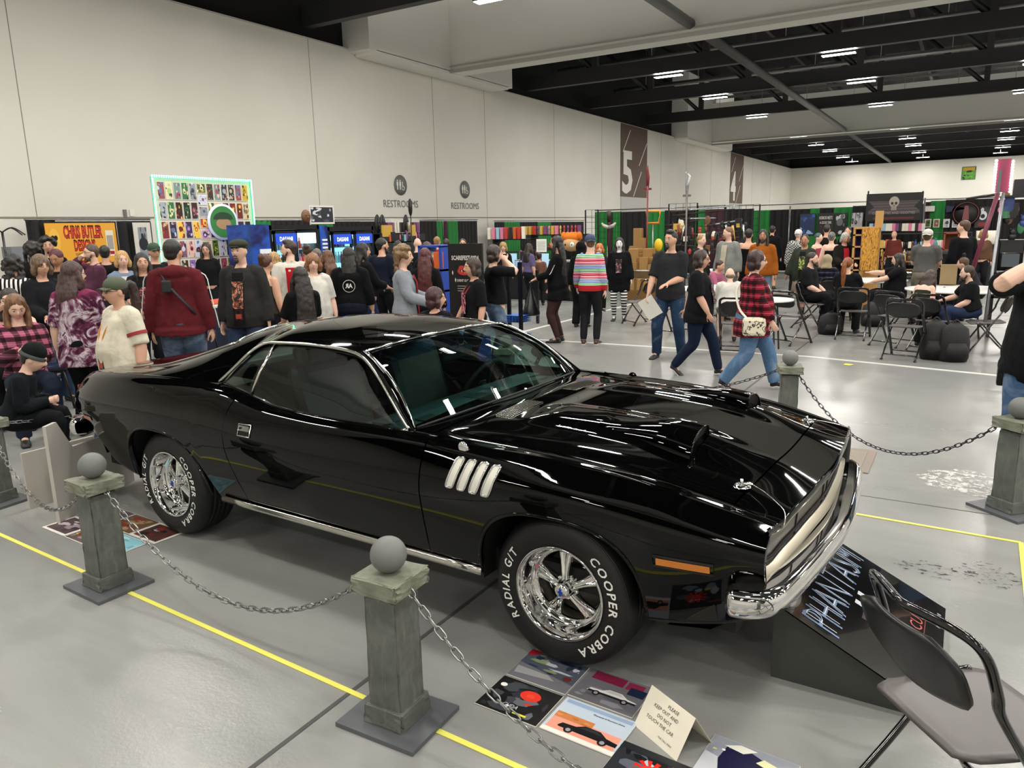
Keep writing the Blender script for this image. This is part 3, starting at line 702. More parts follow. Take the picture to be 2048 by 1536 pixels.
# body side details
def on_side(x,z,off=.0): return Vector((x,-(side_y(x,z)+off),z))
for s_ in (-1,1):
    b=MB(); b.tube([Vector((x,s_*(.882),.352)) for x in np.linspace(.56,2.37,10)],[(.020,.012)]*10,10); b.build('rocker_molding',M_CHR2,CAR)
    for k in range(4):
        x0=2.238+.0625*k; zt_=.870-.002*k; zb_=.742-.002*k; lean=.042
        def F(u,v,off=0): 
            z=zb_+(zt_-zb_)*v; x=x0+.040*u+lean*v; return Vector((x,s_*(side_y(x,z)+off),z))
        ring=[]
        for a in np.linspace(0,2*PI,28,endpoint=False):
            cu,sv=math.cos(a),math.sin(a); u=.5+.5*math.copysign(abs(cu)**.35,cu); v=.5+.5*math.copysign(abs(sv)**.35,sv); ring.append((u,v))
        b=MB(); b.tube([F(u,v,.004) for u,v in ring],.0055,6,closed=True); o=b.build('fender_gill',M_CHR,CAR)
        b=MB(); b.grid([[F(.08+.84*u,.03+.94*v,.0045) for v in np.linspace(0,1,8)] for u in np.linspace(0,1,5)]); b.build('gill_insert',mat('pale_gill_insert','#d8d6ca',0.35,0.0),o)
    # door handle
    b=MB(); cx,cz=.872,.806; R_=[(-.048,-.030),(.048,-.030),(.048,.030),(-.048,.030)]
    b.tube([Vector((cx+a,s_*(side_y(cx+a,cz+c)+.004),cz+c)) for a,c in R_],.004,6,closed=True); dh=b.build('door_handle',M_CHR,CAR)
    b=MB(); b.grid([[Vector((cx-.044+.088*u,s_*(side_y(cx,cz)+.003),cz-.004+.03*v)) for v in (0,1)] for u in (0,1)]); b.build('handle_flap',M_CHR2,dh)
    b=MB(); b.grid([[Vector((cx-.044+.088*u,s_*(side_y(cx,cz)+.002),cz-.028+.024*v)) for v in (0,1)] for u in (0,1)]); b.build('handle_recess',M_BLACK,dh)
    b=MB(); b.lathe([(.001,.006),(.006,.006),(.007,0)],10,axis='Y'); b.v=[(a+cx-.028,s_*(side_y(cx,cz)+abs(c)+.003),d+cz+.011) for a,c,d in b.v]; b.build('lock_cylinder',M_BLACK,dh)
    # markers
    b=MB(); z=.606; b.grid([[Vector((x,s_*(side_y(x,z_)+.006),z_)) for z_ in (z-.014,z+.014)] for x in np.linspace(3.19,3.385,6)]); mk=b.build('side_marker_lamp',mat('amber_lens','#c8720e',0.2,coat=1.0),CAR)
    b=MB(); b.tube([Vector((x,s_*(side_y(x,z_)+.003),z_)) for x,z_ in ((3.177,z-.02),(3.397,z-.02),(3.397,z+.02),(3.177,z+.02))],.006,5,closed=True); b.build('marker_bezel',M_BLACK,mk)
    b=MB(); b.grid([[Vector((x,s_*(side_y(x,z_)+.005),z_)) for z_ in (.655,.685)] for x in np.linspace(-.86,-.72,5)]); b.build('rear_marker_lamp',mat('red_marker_lens','#a63a34',0.2),CAR)
    b=MB(); b.lathe([(.001,.006),(.018,.006),(.026,.002),(.028,0)],20,axis='Y'); b.v=[(a+2.29,s_*(side_y(2.29,.893)+c-.006)*1.0,d+.903) for a,c,d in b.v]; b.build('fender_badge',M_CHR,CAR)
    b=MB(); n=24; b.tube([Vector((-.04+.022*math.cos(a),s_*(side_y(-.04,.93)+.001),.925+.022*math.sin(a))) for a in np.linspace(0,2*PI,n,endpoint=False)],.002,5,closed=True); b.tube([Vector((-.04-.008*k,s_*(side_y(-.04,.93)+.001),.915+.02*abs(k))) for k in (-1,0,1)],.002,5); b.build('quarter_badge',M_BLACK,CAR)
# interior
b=MB()
for s_ in (-1,1): 
    P_=[[Vector((x,s_*(ycr(x)-.06),z)) for z in (.4,.7,zcr(x)-.01)] for x in np.linspace(.45,2.05,8)]; b.grid(P_)
b.build('door_lining',M_VIN,CAR)
P_=[[Vector((x,y*1.0,roofpt(x,1-min(abs(y)/yE(x),1))[1]-.03)) for y in np.linspace(-.58,.58,17)] for x in np.linspace(.26,1.46,14)]
b=MB(); b.grid(P_); b.build('headliner',M_BLACK,CAR)
def seat(x,y,wd):
    b=MB(); b.box((x,y,.58),(.50,wd,.16),bev=.05)
    R=Quaternion((0,1,0),-.30); b.box((x-.30,y,.83),(.13,wd,.56),rot=R,bev=.06); 
    for k in (-1,0,1): b.tube([(x-.235-.0,y+k*wd*.25,.62),(x-.32,y+k*wd*.25,.92)],.006,5)
    b.tube([(x-.29,y-wd*.42,.83),(x-.27,y+wd*.42,.83)],.005,5)
    o=b.build('seat',M_VIN,CAR); return o
for y in (-.37,.37):
    o=seat(1.27,y,.50); b=MB(); b.box((.835,y,1.13),(.10,.28,.16),rot=Quaternion((0,1,0),-.2),bev=.045); b.build('headrest',M_VIN,o)
b=MB(); b.box((.35,0,.58),(.45,1.2,.16),bev=.05); b.box((.12,0,.80),(.12,1.2,.44),rot=Quaternion((0,1,0),-.3),bev=.05); b.build('rear_seat',M_VIN,CAR)
b=MB(); b.box((-.22,0,.955),(.5,1.2,.03)); b.build('parcel_shelf',M_VIN,CAR)
M_DASH=mat('dash_pad_vinyl','#2b3533',0.55,bump=(200,0.2,0.001))
P_=[[Vector((wsb(y).x-.02-.42*u,y*(1-.02*u),wsb(y).z-.03-.010*u-(.12 if u>.99 else 0)-.0)) for y in np.linspace(-.735,.735,21)] for u in (0,.3,.6,.9,1.0)]
b=MB(); b.grid(P_); b.box((1.66,0,.79),(.10,1.45,.22)); dsh=b.build('dashboard',M_DASH,CAR)
b=MB()
for (x,y,a_,c_) in ((1.84,-.50,.12,.20),(1.80,.02,.14,.30),(1.84,.52,.12,.16)): b.box((x,y,wsb(y).z-.035),(a_,c_,.004))
b.build('dash_vent',mat('dash_vent_dark','#11201f',0.4),dsh)
b=MB(); C=Vector((1.50,.37,.865)); ax_=Vector((-.87,0,.5)).normalized(); u1=Vector((0,1,0)); u2=ax_.cross(u1)
b.tube([C+u1*.19*math.cos(a)+u2*.19*math.sin(a) for a in np.linspace(0,2*PI,32,endpoint=False)],.014,8,closed=True)
for a in (0,PI,-PI/2): b.tube([C-ax_*.03,C+(u1*math.cos(a)+u2*math.sin(a))*.185],.012,6)
b.ell(C-ax_*.02,(.04,.05,.05)); b.tube([C-ax_*.02,C-ax_*.25],.02,8); b.build('steering_wheel',M_BLACK,CAR)
b=MB(); b.box((1.60,0,1.135),(.03,.26,.07),rot=Quaternion((0,1,0),.15),bev=.015); b.tube([(1.61,0,1.16),(1.60,0,1.215)],.008,6); b.build('rear_view_mirror',M_BLACK,CAR)
b=MB(); b.ell((1.56,.97,.995),(.065,.045,.045)); b.tube([(1.56,.97,.96),(1.58,.89,.925)],.014,8); b.build('door_mirror',M_PAINT,CAR)
# wheels
def wheel(x,s_,name='wheel'):
    W=bpy.data.objects.new(name,None); COL.objects.link(W); W.parent=CAR; W.location=(x,s_*.73,.332)
    if s_>0: W.rotation_euler=(0,0,PI)
    # outer side faces -Y
    b=MB(); R=.332
    prof=[(.195,-.118),(.215,-.128),(.235,-.134),(.262,-.136),(.290,-.132),(.312,-.118),(.324,-.100),(.330,-.080)]
    for k,yy in enumerate((-.062,-.030,.002,.034)):
        prof+=[(.3315,yy-.012),(.3315,yy+.008),(.3235,yy+.010),(.3235,yy+.016),(.3315,yy+.018)]
    prof+=[(.330,.080),(.324,.100),(.312,.118),(.29,.132),(.24,.134),(.20,.12)]
    b.lathe(prof,96,axis='Y'); ty_=b.build('tire',M_TREAD,W)
    b=MB(); b.lathe([(.205,-.122),(.209,-.130),(.203,-.134),(.195,-.128),(.190,-.112),(.184,-.10),(.182,-.075),(.176,-.066),(.172,-.05),(.160,-.046),(.152,-.040),(.150,-.02),(.146,.0),(.146,.10),(.20,.118)],72,axis='Y'); rim=b.build('rim',M_CHR,W)
    b=MB(); b.lathe([(.001,.03),(.14,.03),(.14,.05)],36,axis='Y'); b.build('brake_disc',M_ARG,W)
    b=MB(); b.box((.07,.015,.05),(.10,.04,.08),rot=Quaternion((0,1,0),-.6),bev=.012); b.lathe([(.001,-.01),(.045,-.006),(.055,.03)],20,axis='Y'); b.build('brake_caliper',M_CHR2,W)
    for k in range(5):
        a=PI/2+.10+k*2*PI/5; b=MB(); er=Vector((math.cos(a),0,math.sin(a))); et=Vector((-math.sin(a),0,math.cos(a))); ey=Vector((0,1,0))
        rows=[]
        for (r,wd,yt,yb) in ((.038,.016,-.075,-.03),(.06,.017,-.072,-.03),(.09,.021,-.064,-.03),(.12,.028,-.056,-.026),(.150,.040,-.046,-.02)):
            rows.append([er*r+et*(-wd)+ey*yb,er*r+et*(-wd*.9)+ey*(yt+.012),er*r+et*(-wd*.35)+ey*yt,er*r+et*(-wd*.22)+ey*(yt+.010),er*r+et*(wd*.22)+ey*(yt+.010),er*r+et*(wd*.35)+ey*yt,er*r+et*(wd*.9)+ey*(yt+.012),er*r+et*wd+ey*yb])
        b.grid(rows); b.build('wheel_spoke',M_CHR,W)
    for k in range(5):
        a=PI/2+.10+PI/5+k*2*PI/5; b=MB(); b.cyl((.048*math.cos(a),-.062,.048*math.sin(a)),(.048*math.cos(a),-.03,.048*math.sin(a)),.009,6); b.build('lug_nut',M_CHR,W)
    b=MB(); b.lathe([(.001,-.112),(.022,-.110),(.031,-.104),(.034,-.092),(.035,-.05),(.05,-.045),(.052,-.02)],28,axis='Y'); hc=b.build('center_cap',M_CHR,W)
    b=MB(); b.box((0,-.1125,0),(.010,.004,.034)); b.box((0,-.1125,0),(.022,.004,.008)); b.build('cap_emblem',mat('blue_emblem','#1d3f9e',0.3),hc)
    def arc(txt,a0,a1,h,fat=.02):
        b=MB(); n=len(txt); rr=.240
        # per letter, reading clockwise seen from outside (-Y)
        wds=[]; 
        for ch in txt: 
            g4=glyphs(ch,fat) if ch!=' ' else (None,None,0,.28); wds.append((g4[3]-g4[2]) if ch!=' ' else .28)
        tot=sum(wds)+.16*(n-1); ang=a0
        for ch,wd in zip(txt,wds):
            da=(a1-a0)*wd/tot; am=ang+da/2
            if ch!=' ':
                er=Vector((math.cos(am),0,math.sin(am))); et=Vector((math.sin(am),0,-math.cos(am)))  # clockwise tangent
                text(b,ch,h,lambda x,y:er*(rr-.002+y)+et*x+Vector((0,-.1385+max(0,(y-.035))*.12,0)),width=abs(da)*(rr+h/2)*.96,slant=.12,fat=fat)
            ang+=da+(a1-a0)*.16/tot
        b.build('tire_lettering',M_WHT,ty_)
    arc('RADIAL G/T',math.radians(218),math.radians(143),.036); arc('COOPER COBRA',math.radians(52),math.radians(-66),.036)
    return W
def f_tread(g):
    g.b.inputs['Roughness'].default_value=0.5
    v=g.tc('Object'); s=g.n('ShaderNodeSeparateXYZ'); g.l(v,s.inputs[0])
    an=g.math('ARCTAN2',s.outputs[2],s.outputs[0]); r=g.math('SQRT',g.math('ADD',g.math('MULTIPLY',s.outputs[0],s.outputs[0]),g.math('MULTIPLY',s.outputs[2],s.outputs[2])))
    wv=g.math('SINE',g.math('ADD',g.math('MULTIPLY',an,110.0),g.math('MULTIPLY',s.outputs[1],60.0))); on=g.math('GREATER_THAN',r,0.318)
    rs=g.math('SINE',g.math('MULTIPLY',r,1200.0)); side=g.math('LESS_THAN',r,0.318)
    h=g.math('ADD',g.math('MULTIPLY',g.math('GREATER_THAN',wv,0.2),on),g.math('MULTIPLY',g.math('MULTIPLY',rs,side),0.04)); g.bump(h,0.9,0.006)
M_TREAD=pmat('tyre_with_tread',f_tread,col='#0d0d0d',rough=0.5)
for x in (0.0,2.743):
    for s_ in (-1,1): wheel(x,s_)
# ------------------------------------------------------------------ stone-look posts and chains
def f_stone(g):
    v=g.tc('Object'); n=g.noise(v,6,5,0.65,0.5); n2=g.noise(g.scalev(v,(30,30,6)),1.5,4,0.6)
    c=g.ramp(n.outputs[0],[(0.3,'#4a4d48'),(0.55,'#5e615b'),(0.8,'#74766c')]); c=g.mix(g.ramp(n2.outputs[0],[(0.55,(0,0,0)),(0.8,(0.5,0.5,0.5))]),c,'#85877e')
    cr=g.n('ShaderNodeTexVoronoi',feature='DISTANCE_TO_EDGE',i_Scale=7.0); vv=g.n('ShaderNodeVectorMath',operation='ADD'); g.l(g.scalev(v,(1,1,.55)),vv.inputs[0]); g.l(g.noise(v,9,3).outputs[1],vv.inputs[1]); g.l(vv.outputs[0],cr.inputs['Vector'])
    gate=g.noise(v,3.5,2); crk=g.math('MULTIPLY',g.math('LESS_THAN',cr.outputs[0],0.012),g.math('GREATER_THAN',gate.outputs[0],0.60))
    c=g.mix(g.math('MULTIPLY',crk,0.8),c,'#23251f'); g.col(c)
    g.bump(g.math('SUBTRACT',n.outputs[0],g.math('MULTIPLY',crk,0.9)),0.5,0.006)
M_STN=pmat('painted_stone_look_foam',f_stone,rough=0.55)
def f_stone2(g):
    v=g.tc('Object'); n=g.noise(v,9,5,0.7,0.5); g.col(g.ramp(n.outputs[0],[(0.3,'#5b5d4c'),(0.55,'#797b6c'),(0.8,'#90928a')])); g.bump(n.outputs[0],0.6,0.006)
M_STN2=pmat('mossy_stone_look_foam',f_stone2,rough=0.6); M_PLT=mat('grey_slate_look_plate','#55575a',0.45,bump=(60,0.25,0.003))
rj=random.Random(3)
def rough_box(b,c,d,cut=3,j=.0025,taper=1.0,seed=0):
    bm=bmesh.new(); bmesh.ops.create_cube(bm,size=1.0); bmesh.ops.bevel(bm,geom=bm.edges[:],offset=0.04,segments=1,affect='EDGES'); bmesh.ops.subdivide_edges(bm,edges=bm.edges[:],cuts=cut,use_grid_fill=True)
    R=random.Random(seed); bm.verts.index_update()
    vs=[]
    for v in bm.verts:
        k=1.0+(taper-1.0)*(v.co.z+.5); e=(abs(v.co.x)>.46)+(abs(v.co.y)>.46)+(abs(v.co.z)>.49); jj=j*(2.2 if e>=2 else .35)
        vs.append((c[0]+v.co.x*d[0]*k+R.uniform(-jj,jj),c[1]+v.co.y*d[1]*k+R.uniform(-jj,jj),c[2]+v.co.z*d[2]+R.uniform(-jj,jj)*.6))
    b.add(vs,[[v.index for v in f.verts] for f in bm.faces]); bm.free()
def make_post(label,x,y,rz,h=0.745,i=[0]):
    i[0]+=1; s=i[0]*10
    t=thing('chain_post',label,'post',(x,y,0),rz,'stone look posts around the car')
    b=MB(); b.box((0,0,.009),(.36,.30,.018)); b.build('base_plate',M_PLT,t)
    b=MB(); rough_box(b,(0,0,.018+.036),(.185,.185,.072),3,.0018,.94,s); b.build('plinth',M_STN,t)
    b=MB(); rough_box(b,(0,0,.018+.07+.21),(.148,.148,.46),5,.0016,.95,s+1); b.build('shaft',M_STN,t)
    b=MB(); rough_box(b,(0,0,.575),(.205,.205,.062),4,.0028,1.0,s+2); b.build('cap',M_STN2,t)
    b=MB(); b.ell((0,0,.606+.066),(.067,.067,.067),32,20); b.build('ball',mat('grey_painted_ball','#6c6e6b',0.6,bump=(35,0.3,0.004)),t)
    return t
POSTS={'C':(-1.715,1.925,.03),'L':(-3.79,2.03,-.05),'R':(.36,5.42,-.72),'F':(-1.24,6.68,.3),'W':(-4.05,6.55,.2),'LL':(-5.76,2.40,.1),'NR':(.42,1.70,.5),'BL':(-6.25,5.75,.3)}
PL={'C':'grey stone look post with a ball top, nearest to the camera','L':'grey stone look post with a ball top beside the rear wheel of the car','R':'grey stone look post with a ball top by the man in jeans','F':'grey stone look post with a ball top beyond the car hood','W':'grey stone look post with a ball top seen through the windshield','LL':'grey post at the left edge, only the corner of its base plate showing','NR':'grey post beside the folding chair outside the right of the frame','BL':'grey post with a ball top behind the tail of the car'}
for k,(x,y,a) in POSTS.items():
    make_post(PL[k],x,y,a)
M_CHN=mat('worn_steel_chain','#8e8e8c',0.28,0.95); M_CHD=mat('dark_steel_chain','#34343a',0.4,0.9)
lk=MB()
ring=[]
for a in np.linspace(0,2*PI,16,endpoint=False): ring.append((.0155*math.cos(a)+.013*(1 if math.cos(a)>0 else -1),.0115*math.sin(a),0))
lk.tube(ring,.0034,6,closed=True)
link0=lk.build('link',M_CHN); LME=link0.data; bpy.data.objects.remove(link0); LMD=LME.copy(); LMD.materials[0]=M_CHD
def chain(label,a,b,zmin,dark=False,za=.555,zb_=.555):
    a=Vector((a[0],a[1],za)); b=Vector((b[0],b[1],zb_)); n=80; s=za-zmin; pts=[]
    for k in range(n+1):
        u=k/n; p=a.lerp(b,u); p.z-=4*s*u*(1-u); pts.append(p)
    L=[0]
    for k in range(n): L.append(L[-1]+(pts[k+1]-pts[k]).length)
    pitch=.0455; m=int(L[-1]/pitch)
    t=thing('chain',label,'chain',tuple(a),0,'chains hanging between the posts')
    for q in range(m+1):
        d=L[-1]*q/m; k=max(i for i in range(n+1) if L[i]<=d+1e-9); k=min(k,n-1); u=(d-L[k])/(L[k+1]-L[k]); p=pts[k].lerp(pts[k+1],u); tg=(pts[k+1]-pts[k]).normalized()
        o=bpy.data.objects.new('link',LMD if dark else LME); COL.objects.link(o); o.parent=t; o.location=p-a
        o.rotation_mode='QUATERNION'; o.rotation_quaternion=tg.to_track_quat('X','Z')@Quaternion((1,0,0),(PI/2 if q%2 else 0)+.5)
def side_of(k,to,r=.10):
    x,y,_=POSTS[k]; x2,y2,_=POSTS[to]; d=Vector((x2-x,y2-y)).normalized(); return (x+d.x*r,y+d.y*r)
def ch(k1,k2,zm,lab,dark=False): chain(lab,side_of(k1,k2),side_of(k2,k1),zm,dark)
ch('L','C',.20,'steel chain hanging between the two near posts in front of the car side'); ch('C','NR',.12,'steel chain hanging from the nearest post over the prints on the floor')
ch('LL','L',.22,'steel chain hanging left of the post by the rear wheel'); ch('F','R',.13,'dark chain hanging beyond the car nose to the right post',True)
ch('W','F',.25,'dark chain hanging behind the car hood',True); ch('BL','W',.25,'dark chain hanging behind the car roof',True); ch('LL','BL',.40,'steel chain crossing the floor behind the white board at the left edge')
# ------------------------------------------------------------------ printed pictures
PAL={}
def flat(c,r=.35):
    k='ink_'+c.lstrip('#')
    return mat(k,c,r)
class Art:
    'flat picture: base card plus coloured shapes, one mesh with several materials'
    def __init__(s,w,h,th=.004,border='#e9e6dc',inset=0.0,bg=None,rough=.35):
        s.w,s.h=w,h; s.b=MB(); s.ms=[]; s.z=th; s.rough=rough
        s._c(border); s.b.box((w/2,h/2,th/2),(w,h,th)); s.lv=0
        if bg: s.rect(inset,inset,w-inset,h-inset,bg)
    def _c(s,c):
        m=flat(c,s.rough)
        if m not in s.ms: s.ms.append(m)
        s.b.cur=s.ms.index(m)
    def poly(s,pts,c):
        s._c(c); s.lv+=1; z=s.z+.0004+.00004*s.lv; s.b.add([(min(max(x,0.001),s.w-.001),min(max(y,0.001),s.h-.001),z) for x,y in pts],[tuple(range(len(pts)))])
    def rect(s,x0,y0,x1,y1,c): s.poly([(x0,y0),(x1,y0),(x1,y1),(x0,y1)],c)
    def ell(s,cx,cy,rx,ry,c,n=18,a0=0,a1=2*PI): s.poly([(cx+rx*math.cos(a0+(a1-a0)*k/n),cy+ry*math.sin(a0+(a1-a0)*k/n)) for k in range(n+(0 if abs(a1-a0-2*PI)<1e-6 else 1))],c)
    def text(s,t,cx,cy,h,c,width=None,fat=.015,rot=0.0,slant=0.0):
        s._c(c); s.lv+=3; z=s.z+.0005+.00004*s.lv; ca,sa=math.cos(rot),math.sin(rot)
        text(s.b,t,h,lambda x,y:Vector((cx+x*ca-y*sa,cy+x*sa+y*ca,z)),width=width,fat=fat,slant=slant)
    def blobs(s,R,cols,n,box=None):
        x0,y0,x1,y1=box or (s.w*.06,s.h*.06,s.w*.94,s.h*.94)
        for k in range(n):
            cx,cy=R.uniform(x0,x1),R.uniform(y0,y1); rx,ry=R.uniform(.06,.25)*(x1-x0),R.uniform(.05,.2)*(y1-y0); c=R.choice(cols)
            rx=min(rx,cx-x0+.001,x1-cx+.001) if R.random()<.7 else rx; 
            pts=[]; m=R.randint(5,9); a0=R.uniform(0,6)
            for q in range(m):
                a=a0+2*PI*q/m; r_=R.uniform(.6,1.15); pts.append((min(max(cx+rx*r_*math.cos(a),x0),x1),min(max(cy+ry*r_*math.sin(a),y0),y1)))
            s.poly(pts,c)
    def build(s,name,label=None,cat=None,group=None,parent=None,M=None):
        o=s.b.build(name,None,parent,mats=s.ms,fixn=False)
        if label: tag(o,label,cat,group)
        if M is not None: o.matrix_world=M
        return o
def floorM(x,y,z,rz): return Matrix.Translation((x,y,z))@Matrix.Rotation(rz,4,'Z')
rz_=-.045
def carpic(A,x,y,w_,body,low,roof='#c8c8c8',wheel='#17171a'):
    h_=w_*.26
    A.poly([(x,y+h_*.3),(x+w_*.05,y+h_*.62),(x+w_*.28,y+h_*.68),(x+w_*.4,y+h_),(x+w_*.66,y+h_),(x+w_*.8,y+h_*.64),(x+w_,y+h_*.52),(x+w_,y+h_*.2),(x+w_*.02,y+h_*.2)],body)
    A.poly([(x+w_*.02,y+h_*.2),(x+w_,y+h_*.2),(x+w_,y+h_*.42),(x+w_*.02,y+h_*.42)],low)
    A.poly([(x+w_*.34,y+h_*.68),(x+w_*.43,y+h_*.93),(x+w_*.62,y+h_*.93),(x+w_*.72,y+h_*.68)],roof)
    for c in (.2,.78): A.ell(x+w_*c,y+h_*.2,w_*.075,w_*.075,wheel); A.ell(x+w_*c,y+h_*.2,w_*.04,w_*.04,'#9a9a9e')
R=random.Random(11)
def near_prints():
    A=Art(.28,.215,bg='#77767c'); A.poly([(0,.11),(.28,.06),(.28,.215),(0,.215)],'#4c5560'); A.blobs(R,['#1f2c4c','#e4e5e2','#87926a','#2b2f3a','#b9bcc2'],16,(.02,.08,.26,.20)); A.poly([(.0,.17),(.03,.17),(.06,.215),(0,.215)],'#9c1d30'); A.ell(.24,.09,.02,.015,'#6b2b23'); A.poly([(.02,.03),(.2,.05),(.16,.075),(.01,.08)],'#a7a6a8')
    A.build('photo_print','print of a car in a street, far left of the floor prints','print','printed pictures on the floor',M=floorM(-1.500,2.365,0.0022,rz_+.02))
    A=Art(.28,.215,bg='#6c6a70'); A.rect(.03,.15,.17,.205,'#7c1f3d'); A.rect(.18,.15,.25,.20,'#8a2746'); A.rect(.2,.12,.27,.17,'#1b2740'); A.blobs(R,['#84828a','#5a585e','#8f8d95'],8,(.01,.01,.27,.1)); carpic(A,.05,.055,.21,'#e4e2dc','#22242c','#c7c4c0'); 
    A.build('photo_print','print of a white and black car by a red building','print','printed pictures on the floor',M=floorM(-1.215,2.365,0.0022,rz_))
    A=Art(.28,.215,bg='#141416'); A.blobs(R,['#2a2b30','#5f6066','#0a0a0b','#3a3d42'],26); A.ell(.17,.145,.045,.032,'#d8301e'); A.ell(.17,.145,.018,.012,'#e0452f'); A.blobs(R,['#c2261c','#d12f24'],3,(.12,.06,.22,.1)); A.rect(.16,.02,.22,.03,'#e0d92f'); A.text('CUDA',.13,.045,.02,'#b8b8ba',width=.07,slant=.2); A.ell(.035,.16,.015,.012,'#e3e1da'); A.ell(.12,.05,.008,.007,'#f0f0ee')
    A.build('photo_print','print of a black engine bay with a red air cleaner','print','printed pictures on the floor',M=floorM(-1.507,2.138,0.0022,rz_+.015))
    A=Art(.30,.215,bg='#b9c6d2'); A.rect(0,.0,.30,.022,'#ebe6da'); A.rect(.012,.022,.29,.10,'#e79a83'); A.rect(.012,.09,.17,.125,'#c77b44'); A.blobs(R,['#b56a37','#d78e55'],5,(.012,.09,.17,.125)); A.rect(.012,.185,.29,.205,'#8fa3bf'); carpic(A,.05,.03,.24,'#101114','#0a0a0c','#2a2c33'); A.text("Phantasm II Remnant Drive",.205,.165,.008,'#33374a',width=.13)
    A.build('photo_print','print of a black car before pink desert rocks with a pale border','print','printed pictures on the floor',M=floorM(-1.215,2.135,0.0022,rz_))
    A=Art(.29,.215,bg='#2a2c31'); A.blobs(R,['#8b9bb5','#3b3f49','#5d6470','#b9c2cc','#141519'],22); 
    for k in range(11):
        a=k*.57; A.poly([(.14,.12),(.14+.06*math.cos(a),.12+.05*math.sin(a)),(.14+.06*math.cos(a+.3),.12+.05*math.sin(a+.3))],'#e3261c')
    A.ell(.14,.12,.03,.022,'#ef3b27'); A.ell(.2,.06,.02,.012,'#d4b75e'); A.rect(0,.18,.29,.215,'#232529'); A.rect(.2,.17,.29,.18,'#8a5a44')
    A.build('photo_print','print with a bright red engine part at the bottom edge','print','printed pictures on the floor',M=floorM(-.925,2.005,0.0022,rz_-.02))
    A=Art(.30,.23,bg='#8a8d96'); A.poly([(.04,.0),(.30,.0),(.30,.14),(.12,.21),(.06,.19)],'#191838'); A.blobs(R,['#2a2850','#0f0f26','#232145'],7,(.08,.0,.29,.15)); A.poly([(.05,.19),(.1,.22),(.16,.215),(.12,.18)],'#dcdccb'); A.poly([(.17,.16),(.27,.13),(.28,.165),(.19,.19)],'#d6d4a4'); A.blobs(R,['#c9d37a','#e2e4dd'],3,(.02,.13,.07,.2)); A.poly([(0,0),(.09,0),(.05,.12),(0,.13)],'#bdbfc4')
    A.build('photo_print','print of dark blue car seats lying alone beyond the tent card','print','printed pictures on the floor',M=floorM(-.655,2.185,0.0022,rz_-.03))
    L=[(-4.97,2.29,'#4c3a40',['#8d7f86','#34262c','#b5a9ab'],'print in purple brown tones left of the post by the rear wheel'),(-4.68,2.275,'#5a4a46',['#7c2f28','#c9c34e','#8d8178'],'print with yellow and red specks behind the left post'),(-4.40,2.265,'#7fb3be',['#a8cdd2','#5f98a6'],'pale blue print right of the post by the rear wheel'),
       (-4.92,2.52,'#5f5560',['#c3bcc0','#39303a'],'print under the corner of the white board'),(-4.63,2.505,'#6b5138',['#8c2a20','#30201c','#a18a62'],'print in brown and red tones near the rear tyre'),(-4.345,2.49,'#50302c',['#9fa6b0','#7e2a20','#1d1617'],'white bordered print touching the rear tyre')]
    for x,y,bg,cols,lab in L:
        A=Art(.28,.215,border='#ebe8de',inset=.018 if 'border' in lab or 'left of' in lab else .004,bg=bg); A.blobs(R,cols,16,(.02,.02,.26,.195)); A.build('photo_print',lab,'print','printed pictures by the rear wheel',M=floorM(x,y,.0022,rz_))
near_prints()
# tent card
M_CRD=mat('cream_card','#e3ddca',0.7); M_INK=mat('black_marker_ink','#1d1d20',0.6)
tc_=thing('tent_card','folded cream card on the floor asking people not to touch the car','sign',(-.775,2.345,0),-.50)
B0,B1=Vector((-.115,-.085,0)),Vector((.115,-.085,0)); T0,T1=Vector((-.115,0,.135)),Vector((.115,0,.135)); K0,K1=Vector((-.115,.085,0)),Vector((.115,.085,0))
b=MB(); n_=Vector((0,-.84,.53))*.0012
b.add([B0,B1,T1,T0,B0+n_,B1+n_,T1+n_,T0+n_],[(3,2,1,0),(4,5,6,7),(0,1,5,4),(1,2,6,5),(2,3,7,6),(3,0,4,7)]); fp=b.build('front_panel',M_CRD,tc_)
b=MB(); n2_=Vector((0,.84,.53))*.0012; b.add([K0,K1,T1,T0,K0+n2_,K1+n2_,T1+n2_,T0+n2_],[(0,1,2,3),(7,6,5,4),(0,4,5,1),(1,5,6,2),(2,6,7,3),(3,7,4,0)]); b.build('back_panel',M_CRD,tc_)
b=MB(); up_=(T0-B0).normalized()
for txt,cx,v,h in (('PLEASE',.02,.128,.0125),('KEEP OUT AND',-.005,.104,.0125),('DO NOT',.0,.080,.0125),('TOUCH THE CAR',-.01,.056,.0125),('- THE TALL MAN',.035,.022,.007)):
    text(b,txt,h,lambda x,y:Vector((cx+x,-.085,0))+up_*(v+y)+n_*2.2,slant=.1)
b.build('handwriting',M_INK,fp)
